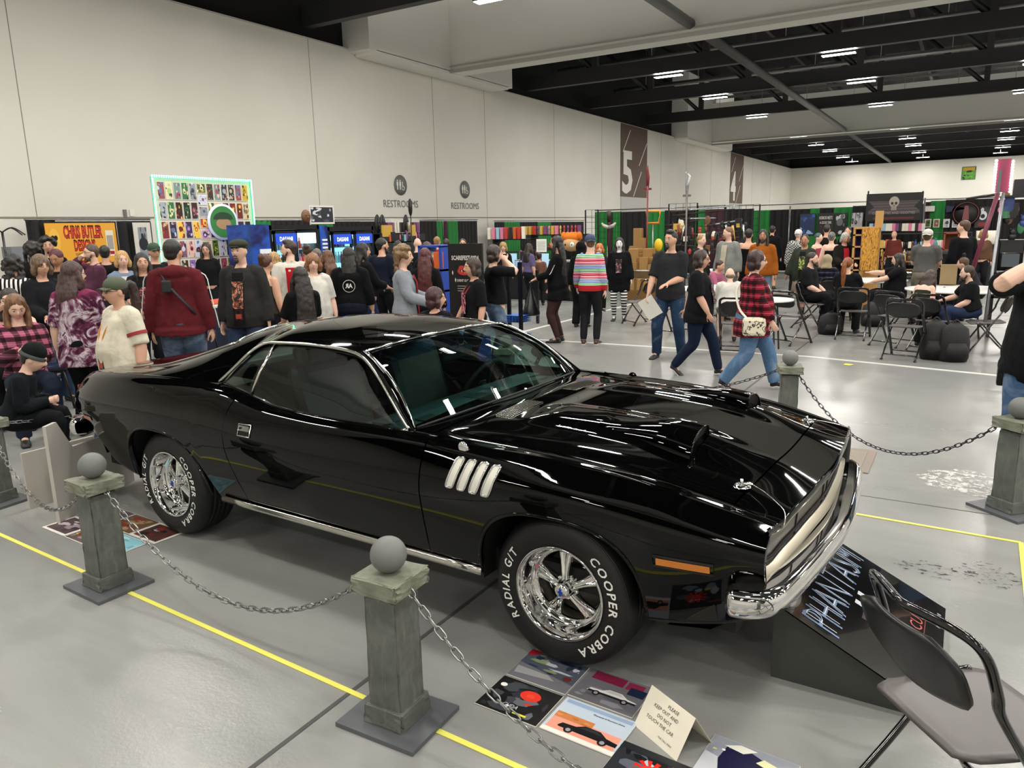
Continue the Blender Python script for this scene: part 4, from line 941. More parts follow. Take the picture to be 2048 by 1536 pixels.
# sloped title board in front of the car nose
sb=thing('sign_box','dark wedge shaped sign with a film title in chrome letters under the car nose','sign',(-.545,2.885,0),.0)
Wx,Wy,H1,H2=.56,.86,.335,.055
b=MB(); vs=[(0,0,0),(Wx,0,0),(Wx,0,H2),(0,0,H1),(0,Wy,0),(Wx,Wy,0),(Wx,Wy,H2),(0,Wy,H1)]; b.add(vs,[(0,1,2,3),(7,6,5,4),(0,4,5,1),(1,5,6,2),(2,6,7,3),(3,7,4,0)]); b.build('stand',mat('dark_grey_painted_wood','#3b3d3b',0.45,bump=(20,0.1,0.002)),sb)
ux=Vector((0,1,0)); uy=Vector((-Wx,0,H1-H2)).normalized(); o_=Vector((Wx,0,H2)); nn=ux.cross(uy)
def SF(x,y,h=.0): return o_+ux*x+uy*y+nn*(h)
LS=math.hypot(Wx,H1-H2)
b=MB(); b.grid([[SF(x,y,.006) for x in (-.02,Wy+.01)] for y in (-.04,LS+.01)]); b.grid([[SF(x,y,.001) for x in (-.02,Wy+.01)] for y in (-.04,LS+.01)]); pn=b.build('title_panel',mat('glossy_black_print','#080809',0.12,coat=.6),sb)
b=MB(); text(b,'PHANTASM',.17,lambda x,y:SF(Wy*.50+x,LS-.27+y,.0075),width=.80,fat=-.012); b.build('title_lettering',mat('chrome_blue_lettering','#8fa9cf',0.25,0.7),pn)
b=MB(); text(b,'PHANTASM',.152,lambda x,y:SF(Wy*.50+x,LS-.261+y,.0082),width=.745,fat=-.035); b.build('title_highlight',mat('pale_lettering','#d6dbe2',0.3,.4),pn)
b=MB(); text(b,'II',.12,lambda x,y:SF(Wy*.52+x,LS-.40+y,.0075),width=.12,fat=.0); b.build('numeral_lettering',MATS['pale_lettering'],pn)
b=MB(); b.poly=None
b.grid([[SF(.30+.18*u,.14+.16*v,.0068) for u in (0,.5,1)] for v in (0,.5,1)]); b.build('picture_patch',mat('dark_red_picture','#2e100e',0.3),pn)
b=MB(); text(b,'1971 HEMI CUDA',.055,lambda x,y:SF(Wy*.5+x,.055+y,.0075),width=.60,fat=.0); b.tube([SF(.13,.045,.0075),SF(.73,.045,.0075)],.0015,4); b.build('caption_lettering',mat('red_lettering','#b0413e',0.4),pn)
b=MB(); text(b,'PHANTASM II',.018,lambda x,y:SF(Wy*.82+x,-.02+y,.0075),width=.13); b.build('credit_lettering',MATS['pale_lettering'],pn)
b=MB(); b.lathe([(.001,.012),(.03,.010),(.034,.0)],20); b.v=[tuple(SF(.10+x*2.2,LS-.055+y,.006+z)) for x,y,z in b.v]; bd=b.build('oval_badge',mat('pewter_badge','#77736b',0.3,.8),pn)
# white board behind the tail
wb=thing('display_board','plain pale grey display board standing behind the car tail','board',(-5.10,2.78,0),0)
b=MB(); p0=Vector((.16,-.40,0)); p1=Vector((-.22,.36,0)); d=(p1-p0).normalized(); n_=Vector((d.y,-d.x,0))*.012
def BP(u,z): return p0.lerp(p1,u)+Vector((-.0,0,z))
pg=[(0,0),(1,0),(1,.42),(.26,.46),(.12,.66),(0,.655)]
b.add([BP(u,z)-n_ for u,z in pg]+[BP(u,z)+n_ for u,z in pg],[(5,4,3,2,1,0),(6,7,8,9,10,11)]+[(i,(i+1)%6,6+(i+1)%6,6+i) for i in range(6)]); b.build('panel',mat('pale_board_paint','#b5b0a8',0.5),wb)
b=MB(); b.box((-.30,-.1,.2),(.02,.5,.4)); b.build('brace',MATS['pale_board_paint'],wb)
# ------------------------------------------------------------------ folding chairs
M_PLA=mat('black_chair_plastic','#151516',0.33); M_PLG=mat('grey_chair_plastic','#55504f',0.42); M_TUB=mat('black_gloss_tube','#0c0c0d',0.12,coat=.6)
FC={}
def folding_chair(label,x,y,rz,kind='black',group='black folding chairs',seatm=None):
    key=kind
    if key in FC: t=copy_tree(FC[key]); t.location=(x,y,0); t.rotation_euler=(0,0,rz); t['label']=label; t['group']=group; return t
    t=thing('folding_chair',label,'chair',(x,y,0),rz,group); FC[key]=t
    wd=.225
    def loop(s): return None
    # front-leg / back loop
    b=MB(); pts=[(.235,-wd,.012),(.02,-wd+.003,.36),(-.12,-wd+.008,.58)]+[(-.12-.14*u,(-wd+.008)*math.cos(PI*.5*max(0,(u-.35)/.65)**1.3),.58+.225*math.sin(min(1,u*1.25)*PI/2)) for u in np.linspace(.15,1,8)]
    pts+= [(a,-b_,c) for a,b_,c in pts[::-1][1:]]
    b.tube(catmull(pts,4),[(.012,.019)]*len(catmull(pts,4)),8); b.build('front_leg_frame',M_TUB,t)
    b=MB(); pts=[(-.27,-wd+.02,.012),(-.10,-wd+.02,.20),(.07,-wd+.02,.40),(.16,-wd+.03,.43)]; 
    for s in (-1,1): b.tube(catmull([(a,s*abs(b_),c) for a,b_,c in pts],4),.0115,8)
    b.tube([(-.215,-wd+.02,.07),(-.215,wd-.02,.07)],.009,8); b.build('rear_leg_frame',M_TUB,t)
    b=MB(); b.tube([(.20,-wd,.065),(.20,wd,.065)],.009,8); b.build('crossbar',M_TUB,t)
    for fx,fy in ((.235,-wd),(.235,wd),(-.27,-wd+.02),(-.27,wd-.02)):
        b=MB(); b.box((fx,fy,.010),(.04,.032,.02),bev=.006); b.build('foot_cap',M_PLA,t)
    # seat
    rows=[]
    for i in range(15):
        u=-1+2*i/14; row=[]
        for j in range(13):
            v=-1+2*j/12; x_=.01+.205*u; hw=(.205-.025*(1-u)/2)*(1-max(0,abs(u)-.75)*1.0*.6); row.append((x_,hw*v,.437+.012*abs(u)**3*(1 if u<0 else -1)-.012*(1-v*v)*(1-u*u)))
        rows.append(row)
    b=MB(); b.grid(rows); s=b.build('seat',M_PLG if kind!='allblack' else M_PLA,t); mod(s,'SOLIDIFY',thickness=.014,offset=-1)
    rows=[]
    for i in range(13):
        u=-1+2*i/12; row=[]
        for j in range(15):
            v=-1+2*j/14; hw=.205*(1-abs(u)**3.5)**.38 if abs(u)<1 else .10; hw=max(hw,.11); z=.665+.10*u; x_=-.175-.075*(u+1)*.55-.028*(1-v*v)+.0; row.append((x_,hw*v,z))
        rows.append(row)
    b=MB(); b.grid(rows); s=b.build('backrest',M_PLA,t); mod(s,'SOLIDIFY',thickness=.012,offset=0)
    return t
folding_chair('black folding chair with a grey seat, in the near right corner',.125,2.30,math.radians(41),'near','near folding chair')
# ------------------------------------------------------------------ booths along the walls
RB=random.Random(21)
def MX(X,y,z): return Matrix(((0,0,1,X),(1,0,0,y),(0,1,0,z),(0,0,0,1)))
def MY(x,Y,z): return Matrix(((1,0,0,x),(0,0,-1,Y),(0,1,0,z),(0,0,0,1)))
def rx(px0,py0,px1,py1,X):
    a=atx(px0,py0,X); d=atx(px1,py0,X); e=atx((px0+px1)/2,py1,X); m=atx((px0+px1)/2,py0,X); return a.y,d.y,e.z,m.z
def ry(px0,py0,px1,py1,Y):
    a=aty(px0,py0,Y); d=aty(px1,py0,Y); e=aty((px0+px1)/2,py1,Y); m=aty((px0+px1)/2,py0,Y); return a.x,d.x,e.z,m.z
DR={}
def f_cloth(g): g.bump(g.noise(g.tc(),40,3).outputs[0],0.15,0.003)
def drape(label,axis,val,a0,a1,top,color,group='pipe and drape curtains'):
    m=mat('drape_'+color.strip('#'),color,0.75); rows=[]
    n=max(8,int(abs(a1-a0)/.045)); R_=random.Random(int(a0*100))
    ph=[R_.uniform(0,6) for _ in range(3)]
    for z in (0.03,top*.5,top-.06,top):
        row=[]
        for k in range(n+1):
            u=a0+(a1-a0)*k/n; d=.035*math.sin(u*26+ph[0]+.4*math.sin(u*5+ph[1]))*(1 if z<top-.05 else .5)+.012*math.sin(u*61+ph[2])
            row.append((val+d,u,z) if axis=='X' else (u,val+d,z))
        rows.append(row)
    b=MB(); b.grid(rows); o=b.build('curtain',m); tag(o,label,'curtain',group); mod(o,'SOLIDIFY',thickness=.006); return o
M_PIPE=mat('booth_pipe_metal','#8d8f92',0.35,0.8)
def pipe(label,pts,r=.02,m=None,name='booth_pipe',cat='pipe'):
    b=MB(); 
    for i in range(len(pts)-1): b.tube([pts[i],pts[i+1]],r,8)
    o=b.build(name,m or M_PIPE); tag(o,label,cat,'booth pipes and stands'); return o
BLK,GRN,MRN='#0d0d10','#1c7a33','#3d1c2a'
def drapes_x(X,segs,where):
    for (p0,p1,pt,c,l) in segs:
        a=atx(p0,pt,X); b_=atx(p1,pt,X); drape(l,'X',X,a.y,b_.y,a.z,c)
def drapes_y(Y,segs):
    for (p0,p1,pt,c,l) in segs:
        a=aty(p0,pt,Y); b_=aty(p1,pt,Y); drape(l,'Y',Y,a.x,b_.x,a.z,c)
drapes_x(-18.3,[(48,110,440,BLK,'black curtain at the left end of the booth row'),(110,232,443,BLK,'black curtain behind the yellow banner'),(232,300,442,BLK,'black curtain behind the tall framed picture'),
 (500,540,441,GRN,'green curtain just right of the art wall'),(540,620,442,BLK,'black curtain above the open cooler'),(620,664,442,GRN,'green curtain behind the picture on the coolers'),(664,720,443,BLK,'black curtain above the right hand coolers'),(720,762,443,BLK,'black curtain right of the coolers'),
 (840,872,442,BLK,'black curtain at the left of the small restroom booth'),(872,886,442,GRN,'green curtain left of the maroon strip'),(886,896,442,MRN,'narrow maroon curtain between two green ones'),(896,915,442,GRN,'green curtain right of the maroon strip'),(915,955,442,BLK,'black curtain at the right of the small restroom booth'),
 (988,1008,444,BLK,'black curtain behind the red toy boxes'),(1008,1040,444,GRN,'green curtain behind the toy boxes'),(1040,1075,444,BLK,'black curtain behind the row of small toys'),(1075,1100,444,GRN,'green curtain near the tall orange plush'),(1100,1168,444,BLK,'black curtain left of the grid wall')],'')
drapes_y(27.5,[(1190,1215,424,GRN,'green curtain left behind the wire grid'),(1215,1224,424,MRN,'maroon curtain behind the hanging sword'),(1224,1243,424,GRN,'bright green curtain right of the hanging sword'),(1243,1290,424,BLK,'black curtain below the number 5 panel'),(1290,1330,424,GRN,'green curtain behind the staffs'),(1330,1390,421,BLK,'black curtain behind the sword racks'),(1390,1412,420,GRN,'green strip between racks of swords'),(1412,1450,419,MRN,'maroon curtain behind the sword racks'),(1450,1508,419,BLK,'black curtain behind the man in the grey cardigan')])
drapes_y(29.5,[(1508,1541,421,GRN,'green curtain beyond the man in the orange hoodie'),(1541,1620,420,BLK,'black curtain beyond the houndstooth jacket'),(1620,1640,417,GRN,'green curtain right of the blue poster'),(1640,1668,416,BLK,'black curtain behind the text poster'),(1668,1706,415,GRN,'green curtain behind the black and white posters'),(1706,1850,412,BLK,'long black curtain behind the skull banner'),(1850,1862,404,MRN,'maroon curtain right of the skull banner'),(1862,1892,402,GRN,'green curtain left of the pennant'),(1892,1992,400,BLK,'black curtain behind the pennant and round emblem'),(1992,2060,400,BLK,'black curtain behind the dark shelf at the right edge')])
def hpipe_x(p0,p1,py,X,l): a=atx(p0,py,X);b_=atx(p1,py,X); pipe(l,[(X,a.y,a.z+.02),(X,b_.y,a.z+.02)],.022)
def hpipe_y(p0,p1,py,Y,l): a=aty(p0,py,Y);b_=aty(p1,py,Y); pipe(l,[(a.x,Y,a.z+.02),(b_.x,Y,a.z+.02)],.022)
hpipe_x(48,300,441,-18.3,'curtain rail over the booths at the left'); hpipe_x(500,762,442,-18.3,'curtain rail behind the coolers'); hpipe_x(840,955,441,-18.3,'curtain rail of the small restroom booth'); hpipe_x(988,1168,443,-18.3,'curtain rail behind the toy booth'); hpipe_y(1190,1508,422,27.5,'curtain rail behind the weapons booth'); hpipe_y(1508,2060,412,29.5,'curtain rail of the far booths')
for (px,pt,Y) in ((1580,418,29.2),(1850,402,29.2)): a=aty(px,pt,Y); pipe('pale upright pole between the black curtains at pixel edge of the far booths' if px>1600 else 'pale upright pole left of the blue poster',[(a.x,Y,0),(a.x,Y,a.z+.1)],.03)
# generic picture art
PALS=[['#7c2a2a','#c8b08a','#2b2b2b','#9aa7b5'],['#c9a227','#4e6b2d','#161616','#e0d9c0'],['#5b6f9e','#c5cbe0','#22263a','#8f4a4a'],['#8a6bb0','#d9cfe6','#3a2b4a','#c98fb0'],['#2f6b3f','#a8c27a','#16241a','#d8d3a8'],['#b8452e','#f0c24a','#2a1512','#6b2418'],['#8d6a45','#d8bd93','#3b2a1c','#5d6f77'],['#20242b','#8c939c','#c9ced3','#4a5058'],['#a33b52','#e6b7a9','#33191f','#6f8f8a']]
def pic(w,h,R,pal=None,border='#e6e2d6',ins=None,n=11,th=.012,face=True):
    pal=pal or R.choice(PALS); A=Art(w,h,th=th,border=border,inset=ins if ins is not None else min(w,h)*.05,bg=pal[R.randrange(len(pal))],rough=.4)
    i=ins if ins is not None else min(w,h)*.05
    A.blobs(R,pal,n,(i,i,w-i,h-i))
    if face:
        cx,cy,r=w*R.uniform(.4,.6),h*R.uniform(.45,.6),min(w,h)*R.uniform(.2,.28); A.ell(cx,cy,r,r*1.25,R.choice(pal)); A.ell(cx,cy-r*.2,r*.55,r*.6,R.choice(pal),9)
    return A
# art wall with green light strip
XA=-14.6
ya,yb,z0,z1=rx(300,352,497,352,XA); z1b=atx(497,367,XA).z; z1=(z1+z1b)/2
aw=thing('art_wall','large white display wall of framed prints edged with green lights','display wall',(XA,ya,0))
b=MB(); b.box((0,(yb-ya)/2,z1/2),(.04,yb-ya,z1)); b.build('backing_panel',mat('white_panel_board','#cfccc0',0.6),aw)
b=MB(); b.tube([(.04,0,.4),(.04,0,z1),(.04,yb-ya,z1),(.04,yb-ya,.4)],.022,8); st=b.build('light_strip',mat('green_led_strip','#1b8f54',0.4,emit='#12d07a',es=1.1),aw)
LD=mat('green_led_dot','#9fffd0',0.4,emit='#6dffc0',es=6.0)
per=[]; W_=yb-ya
for k in range(34): per.append((0,1.2+(z1-1.2)*k/34))
for k in range(46): per.append((W_*k/46,z1))
b=MB()
for k in range(26): per.append((W_,z1-(z1-1.9)*k/26))
for (u,z) in per: b.box((.062,u,z),(.012,.03,.045))
o=b.build('light_dots',LD,aw); o['kind']='stuff'
ORD=['first','second','third','fourth','fifth','sixth','seventh','eighth','ninth','tenth','eleventh','twelfth']
ncol=12; cw=[1,1,1,1,1,1.35,1,1,1,1,1,1]; tot=sum(cw)+.12*13; uw=(W_-.16)/tot; x=.08+.12*uw; ph_=.37*(z1/3.1)
for ci,c in enumerate(cw):
    wq=uw*c
    if c>1:
        z=z1-.10
        rw=0
        while z>1.15:
            rw+=1; hh=.215; z-=hh; A=pic(wq,hh,RB); A.build('art_print','wide print on the art wall, %s from the top of the column of wide prints'%ORD[min(rw-1,11)],'print','prints on the art wall',M=MX(XA+.025,ya+x,z)); z-=.035
    else:
        z=z1-.10
        rw=0
        while z>1.1:
            rw+=1; hh=ph_; z-=hh
            pal=RB.choice(PALS); A=pic(wq,hh,RB,pal); A.build('art_print','print on the art wall, %s row from the top, %s column from the left'%(ORD[rw-1],ORD[ci]),'print','upright prints on the art wall',M=MX(XA+.025,ya+x,z)); z-=.045
    x+=wq+.12*uw
yq,_,_,_=rx(441,440,450,440,XA); cz=atx(441,444,XA).z
b=MB(); b.lathe([(.001,.03),(.40,.03),(.40,0)],36,axis='X'); sg=b.build('round_sign',mat('pale_lilac_rim','#c8cbe6',0.4,emit='#c8cbff',es=.3),loc=(XA+.06,yq,cz)); tag(sg,'round green sign with a pale rim hanging on the art wall','sign')
b=MB(); b.lathe([(.001,.036),(.35,.036)],36,axis='X'); b.build('sign_face',mat('green_sign_face','#2f7a3c',0.5),sg)
b=MB(); b.lathe([(.001,.040),(.2,.040)],24,axis='X'); b.v=[(a,c*1.0,d*.62-.04) for a,c,d in b.v]; b.build('sign_patch',mat('tan_sign_patch','#a58462',0.5),sg)
b=MB(); b.lathe([(.001,.043),(.26,.043)],24,axis='X',a0=0,a1=PI); b.v=[(a,c,d*.6+.06) for a,c,d in b.v]; b.build('sign_cap_shape',mat('dark_green_patch','#1b3a22',0.5),sg)
# table in front of art wall
def table(label,x0,x1,y0,y1,h=.74,cloth='#0c0c0e',top=None,group='cloth covered booth tables'):
    t=thing('booth_table',label,'table',((x0+x1)/2,(y0+y1)/2,0),0,group); w_,d_=x1-x0,y1-y0
    b=MB(); n=40; per=[]
    pts=[(-w_/2,-d_/2),(w_/2,-d_/2),(w_/2,d_/2),(-w_/2,d_/2)]
    rows=[]
    for z in (.02,h*.5,h-.01):
        row=[]
        for k in range(4):
            a,c=pts[k],pts[(k+1)%4]; L=math.hypot(c[0]-a[0],c[1]-a[1]); m=max(4,int(L/.12))
            for q in range(m):
                u=q/m; px_,py_=a[0]+(c[0]-a[0])*u,a[1]+(c[1]-a[1])*u; f=1+(.02*math.sin(q*2.1+k))*(1 if z<h-.1 else 0); row.append((px_*f,py_*f,z))
        row.append(row[0]); rows.append(row)
    b.grid(rows); b.build('table_cloth',mat('cloth_'+cloth.strip('#'),cloth,0.8),t)
    b=MB(); b.box((0,0,h),(w_+.02,d_+.02,.03)); b.build('table_top',mat('top_'+(top or cloth).strip('#'),top or cloth,0.5),t); return t
p=at(470,600,.74)
table('black covered table in front of the art wall',-14.1,-13.3,ya+.4,yb-1.3)
RC=random.Random(5)
GC=[mat('goods_%d'%i,c,.4) for i,c in enumerate(['#b9352f','#d8d4c8','#2f3f7a','#c9a043','#3f7a55','#7a3f72','#1a1a1c','#d77a9a','#8fb7c9','#e3dccb','#6b4a2e','#c65a26'])]
_g={}
def goods(kind):
    'shared unit meshes for small merchandise'
    if kind in _g: return _g[kind]
    b=MB()
    if kind=='box': b.box((0,0,.5),(1,1,1),bev=.03)
    elif kind=='bottle': b.lathe([(.001,0),(.42,0),(.45,.06),(.45,.55),(.30,.72),(.17,.78),(.17,.93),(.20,.94),(.20,1),(.001,1)],12)
    elif kind=='figure': b.ell((0,0,.30),(.30,.26,.30),10,7); b.ell((0,0,.76),(.36,.32,.25),12,8); b.tube([(-.14,0,.0),(-.12,0,.2)],.11,6); b.tube([(.14,0,.0),(.12,0,.2)],.11,6)
    elif kind=='plush': b.ell((0,0,.32),(.42,.36,.32),12,8); b.ell((0,-.05,.75),(.34,.32,.27),12,8); b.ell((-.24,0,.98),(.1,.08,.1),8,5); b.ell((.24,0,.98),(.1,.08,.1),8,5)
    elif kind=='cup': b.lathe([(.001,0),(.34,0),(.45,1),(.42,1),(.32,.06),(.001,.06)],14)
    elif kind=='mask': b.ell((0,0,.5),(.40,.22,.5),12,10); b.ell((-.15,-.2,.6),(.09,.05,.07),8,5); b.ell((.15,-.2,.6),(.09,.05,.07),8,5); b.ell((0,-.22,.42),(.06,.07,.12),8,5)
    o=b.build('g',GC[0]); _g[kind]=o.data; bpy.data.objects.remove(o); return _g[kind]
GCAT={'box':('boxed_item','box'),'bottle':('drink_bottle','bottle'),'figure':('toy_figure','toy'),'plush':('plush_toy','toy'),'cup':('paper_cup','cup'),'mask':('display_mask','mask')}
_gm={}
def put(kind,x,y,z,sx,sy,sz,ci,label,group,rz=0,name=None,cat=None):
    key=(kind,ci)
    if key not in _gm:
        me=goods(kind).copy(); me.materials[0]=GC[ci] if isinstance(ci,int) else ci; _gm[key]=me
    o=bpy.data.objects.new(name or GCAT[kind][0],_gm[key]); COL.objects.link(o); o.location=(x,y,z); o.scale=(sx,sy,sz); o.rotation_euler=(0,0,rz)
    tag(o,label,cat or GCAT[kind][1],group); return o
def rowgoods(kinds,p0,p1,z,n,size,label,group,R=RC,cols=None,jit=.3):
    for k in range(n):
        u=(k+.5)/n; x=p0[0]+(p1[0]-p0[0])*u; y=p0[1]+(p1[1]-p0[1])*u; kd=R.choice(kinds); s=size*R.uniform(1-jit,1+jit)
        put(kd,x,y,z,s*.6,s*.6,s,R.choice(cols) if cols else R.randrange(len(GC)),label,group,R.uniform(-.3,.3))
rowgoods(['cup','figure','bottle'],(-13.55,ya+.8),(-13.55,yb-1.0),.757,12,.16,'small item standing on the table before the art wall','goods on the art wall table')
A=pic(.36,.48,RB,PALS[1],ins=.03); A.build('art_print','upright print hanging on the front of the black table','print',M=MX(-13.24,yb-1.4,.2))
# tall framed picture left of wall
a0,a1,c0,c1=rx(264,445,299,500,-18.22); A=pic(a1-a0,c1-c0+.3,RB,PALS[7],border='#d8d5cc',ins=.12); A.build('framed_picture','tall framed picture on the black curtain between banner and art wall','picture',M=MX(-18.22,a0,c0-.3))
# yellow banner
a0,a1,c0,c1=rx(87,446,228,505,-18.22); H=c1-.95; Wb=a1-a0
A=Art(Wb,H,th=.02,border='#e9a93a'); zz=H-(c1-c0)
A.text('CHRIS BUTLER',Wb*.52,H-.34,.27,'#3a1010',width=Wb*.56,fat=.06); A.text('CHRIS BUTLER',Wb*.52,H-.34,.25,'#d22f2b',width=Wb*.55,fat=.02)
A.text('DESIGNS',Wb*.52,H-.64,.24,'#3a1010',width=Wb*.31,fat=.06); A.text('DESIGNS',Wb*.52,H-.64,.22,'#d22f2b',width=Wb*.30,fat=.02); A.text('GRAPHIC DESIGN AND ART',Wb*.52,H-.76,.06,'#2a1a10',width=Wb*.3)
A.ell(Wb*.11,H-.42,Wb*.075,.30,'#efbd50'); A.ell(Wb*.09,H-.34,.04,.06,'#1a1a1a'); A.ell(Wb*.13,H-.34,.04,.06,'#1a1a1a'); A.rect(Wb*.84,H-.80,Wb*.955,H-.18,'#e8e2d2'); A.rect(Wb*.85,H-.64,Wb*.945,H-.30,'#a9a29a'); A.rect(Wb*.85,H-.76,Wb*.945,H-.68,'#a8242b')
for k in range(4): A.rect(.55+k*.62,.05,.95+k*.62,H-.95,['#e6cfc6','#38343a','#a82b2c','#c76a52'][k]); A.ell(.75+k*.62,(H-.95)*.55,.13,.2,['#a82f35','#a0707a','#d8a08a','#5a2a2a'][k])
A.build('booth_banner','yellow banner with red lettering at the far left booth','banner',M=MX(-18.22,a0,.95))
# drink coolers
M_CBLK=mat('black_cooler_body','#0a0b0e',0.3); M_CBLU=pmat('blue_cooler_side',lambda g:g.col(g.ramp(g.noise(g.tc(),1.3,3,.5,1.5).outputs[0],[(.4,'#101a55'),(.62,'#1f50b0')])),rough=.3)
M_LITE=mat('cooler_light','#cfeffb',0.5,emit='#bfeafc',es=1.6); M_SHEL=mat('white_wire_shelf','#dfe6ea',0.5); M_CG=glass('cooler_glass','#d9f2f8'); M_HDR=mat('lit_blue_header','#123c9e',0.4,emit='#1442b8',es=.9)
XC=-13.2
def cooler(label,p0,p1,pt,doors,logo='DASANI'):
    y0,y1,_,zt=rx(p0,pt,p1,pt,XC); w_=y1-y0; t=thing('drink_cooler',label,'cooler',(XC,y0,0),0,'drink coolers')
    b=MB(); b.box((-.72,w_/2,zt/2),(.06,w_,zt)); b.box((-.37,.03,zt/2),(.74,.06,zt)); b.box((-.37,w_-.03,zt/2),(.74,.06,zt)); b.box((-.37,w_/2,zt-.05),(.74,w_,.10)); b.box((-.37,w_/2,.1),(.74,w_,.2)); b.build('cabinet',M_CBLK,t)
    b=MB(); b.box((-.66,w_/2,zt/2),(.02,w_-.14,zt-.4)); b.build('light_panel',M_LITE,t)
    n=len(doors)
    for k,(d0,d1,op) in enumerate(doors):
        ya_=rx(d0,pt,d1,pt,XC); a,c=ya_[0]-y0,ya_[1]-y0
        D=bpy.data.objects.new('door',None); COL.objects.link(D); D.parent=t; D.location=(0.0,c if op else a,0); D.rotation_euler=(0,0,-.5 if op else 0); L=c-a; sgn=-1 if op else 1
        b=MB()
        for (yy,zz,dy,dz) in ((0+.025,zt/2,.05,zt-.25),(L-.025,zt/2,.05,zt-.25),(L/2,zt-.16,L,.06),(L/2,.2,L,.1)): b.box((.02,sgn*yy,zz),(.05,dy,dz))
        b.build('door_frame',M_CBLK,D)
        b=MB(); b.box((.02,sgn*L/2,(zt-.2)/2+.05),(.012,L-.08,zt-.45)); b.build('door_glass',M_CG,D)
        b=MB(); b.box((.045,sgn*L/2,zt-.30),(.02,L-.08,.24)); hd=b.build('door_header',M_HDR if not op else M_LITE,D)
        if not op:
            b=MB(); text(b,logo,.095,lambda x,y:Vector((.058,sgn*L/2+x,zt-.35+y)),width=L*.55,fat=.02); b.build('logo_lettering',mat('white_lit_lettering','#f2f6ff',0.5,emit='#ffffff',es=.8),hd)
        for q in range(4):
            zs=.35+.37*q; b=MB(); b.box((-.35,(a+c)/2,zs),(.5,c-a-.06,.02)); b.build('shelf',M_SHEL,t)
            m=6
            for j in range(m):
                yy=y0+a+.06+(c-a-.12)*(j+.5)/m
                put('bottle',XC-.16,yy,zs+.012,.075,.075,.25,RC.choice([8,8,9,0,7,4]),'drink bottle on a shelf inside the lit coolers','bottles inside the coolers')
    return t
b=MB(); y0,y1,_,zt=rx(497,449,537,449,XC); b.box((XC-.36,(y0+y1)/2,zt/2),(.76,y1-y0-.03,zt)); o=b.build('vending_machine',M_CBLU); tag(o,'dark blue vending machine side left of the coolers','vending machine')
b=MB(); b.box((XC+.03,(y0+y1)/2+.1,1.45),(.02,.3,.10)); b.box((XC+.03,(y0+y1)/2+.1,1.2),(.02,.3,.05)); b.build('price_label',M_SHEL,o)
cooler('lit drink cooler with its right door open, nearest the art wall',538,637,450,[(543,590,0),(594,632,1)])
cooler('lit drink cooler at the right, both doors closed',655,746,453,[(660,700,0),(706,742,0)])
y0,y1,_,zt=rx(637.5,451,654.5,451,XC); b=MB(); b.box((XC-.36,(y0+y1)/2,zt/2),(.74,y1-y0-.02,zt)); o=b.build('vending_machine',M_CBLU); tag(o,'narrow blue machine between the two coolers','vending machine')
b=MB()
for k in range(6): b.box((XC+.02,(y0+y1)/2,1.2+.09*k),(.02,.16,.045))
b.build('price_label',M_SHEL,o)
ya_,yb_,c0,c1=rx(616,411,665,448,XC-.3); A=pic(yb_-ya_,c1-c0,RB,PALS[7],border='#dad7cf',ins=.04,n=18); A.build('framed_picture','framed picture leaning on top of the right hand coolers','picture',M=MX(XC-.28,ya_,c0))
pp=atx(612,432,XC-.3); put('mask',XC-.3,pp.y,c0+.02,.36,.3,c1-c0-.12,GC[10],'dark carved mask on top of the coolers','masks on the coolers',PI/2)
# shelf rack right of coolers with masks on top
def rack(label,x0,x1,y0,y1,levels,col='#15151a',post=True):
    t=thing('display_shelf',label,'shelf',((x0+x1)/2,(y0+y1)/2,0),0,'display shelves'); m=mat('shelf_'+col.strip('#'),col,.5); w_,d_=x1-x0,y1-y0
    for z in levels: b=MB(); b.box((0,0,z),(w_,d_,.03)); b.build('shelf_board',m,t)
    for a in (-1,1): b=MB(); b.box((a*(w_/2-.02),0,max(levels)/2),(.04,d_,max(levels))); b.build('side_panel',m,t)
    return t
a0,a1,_,zt=rx(746,452,836,452,-17.0)
rack('dark rack of masks right of the coolers',-17.2,-16.7,a0,a1,[.5,1.0,1.45,zt-.25])
for k,px in enumerate((755,765,812)): p=atx(px,446,-17.0); put('mask',-17.0,p.y,zt-.23,.34,.3,.62,GC[6],'dark mask with a yellow scarf on top of the rack','masks on the rack',PI/2); put('box',-16.72,p.y,zt-.35,.05,.28,.38,3,'yellow cloth hanging under a mask on the rack','yellow cloths on the rack',name='yellow_cloth',cat='cloth')
for k in range(11): p=atx(778+k*5.5,455,-16.9); put('box',-16.9,p.y,zt-.22,.1,.22,.34,RC.choice([5,6,9]),'small boxed item on the top shelf of the mask rack','boxes on the mask rack')
rowgoods(['box','figure','mask'],(-16.75,a0+.3),(-16.75,a1-.3),1.465,14,.3,'small item on the mask rack','goods on the mask rack')
p=atx(828,0,-15.5); q=atx(820,405,-15.5); b=MB(); b.tube([(-15.5,q.y,.0),(-15.5,q.y,q.z-.3)],.018,8); b.ell((-15.5,q.y,q.z-.15),(.07,.07,.28),10,8); o=b.build('light_stand',M_CBLK); tag(o,'black stand with a dark head rising before the restrooms lettering','stand')
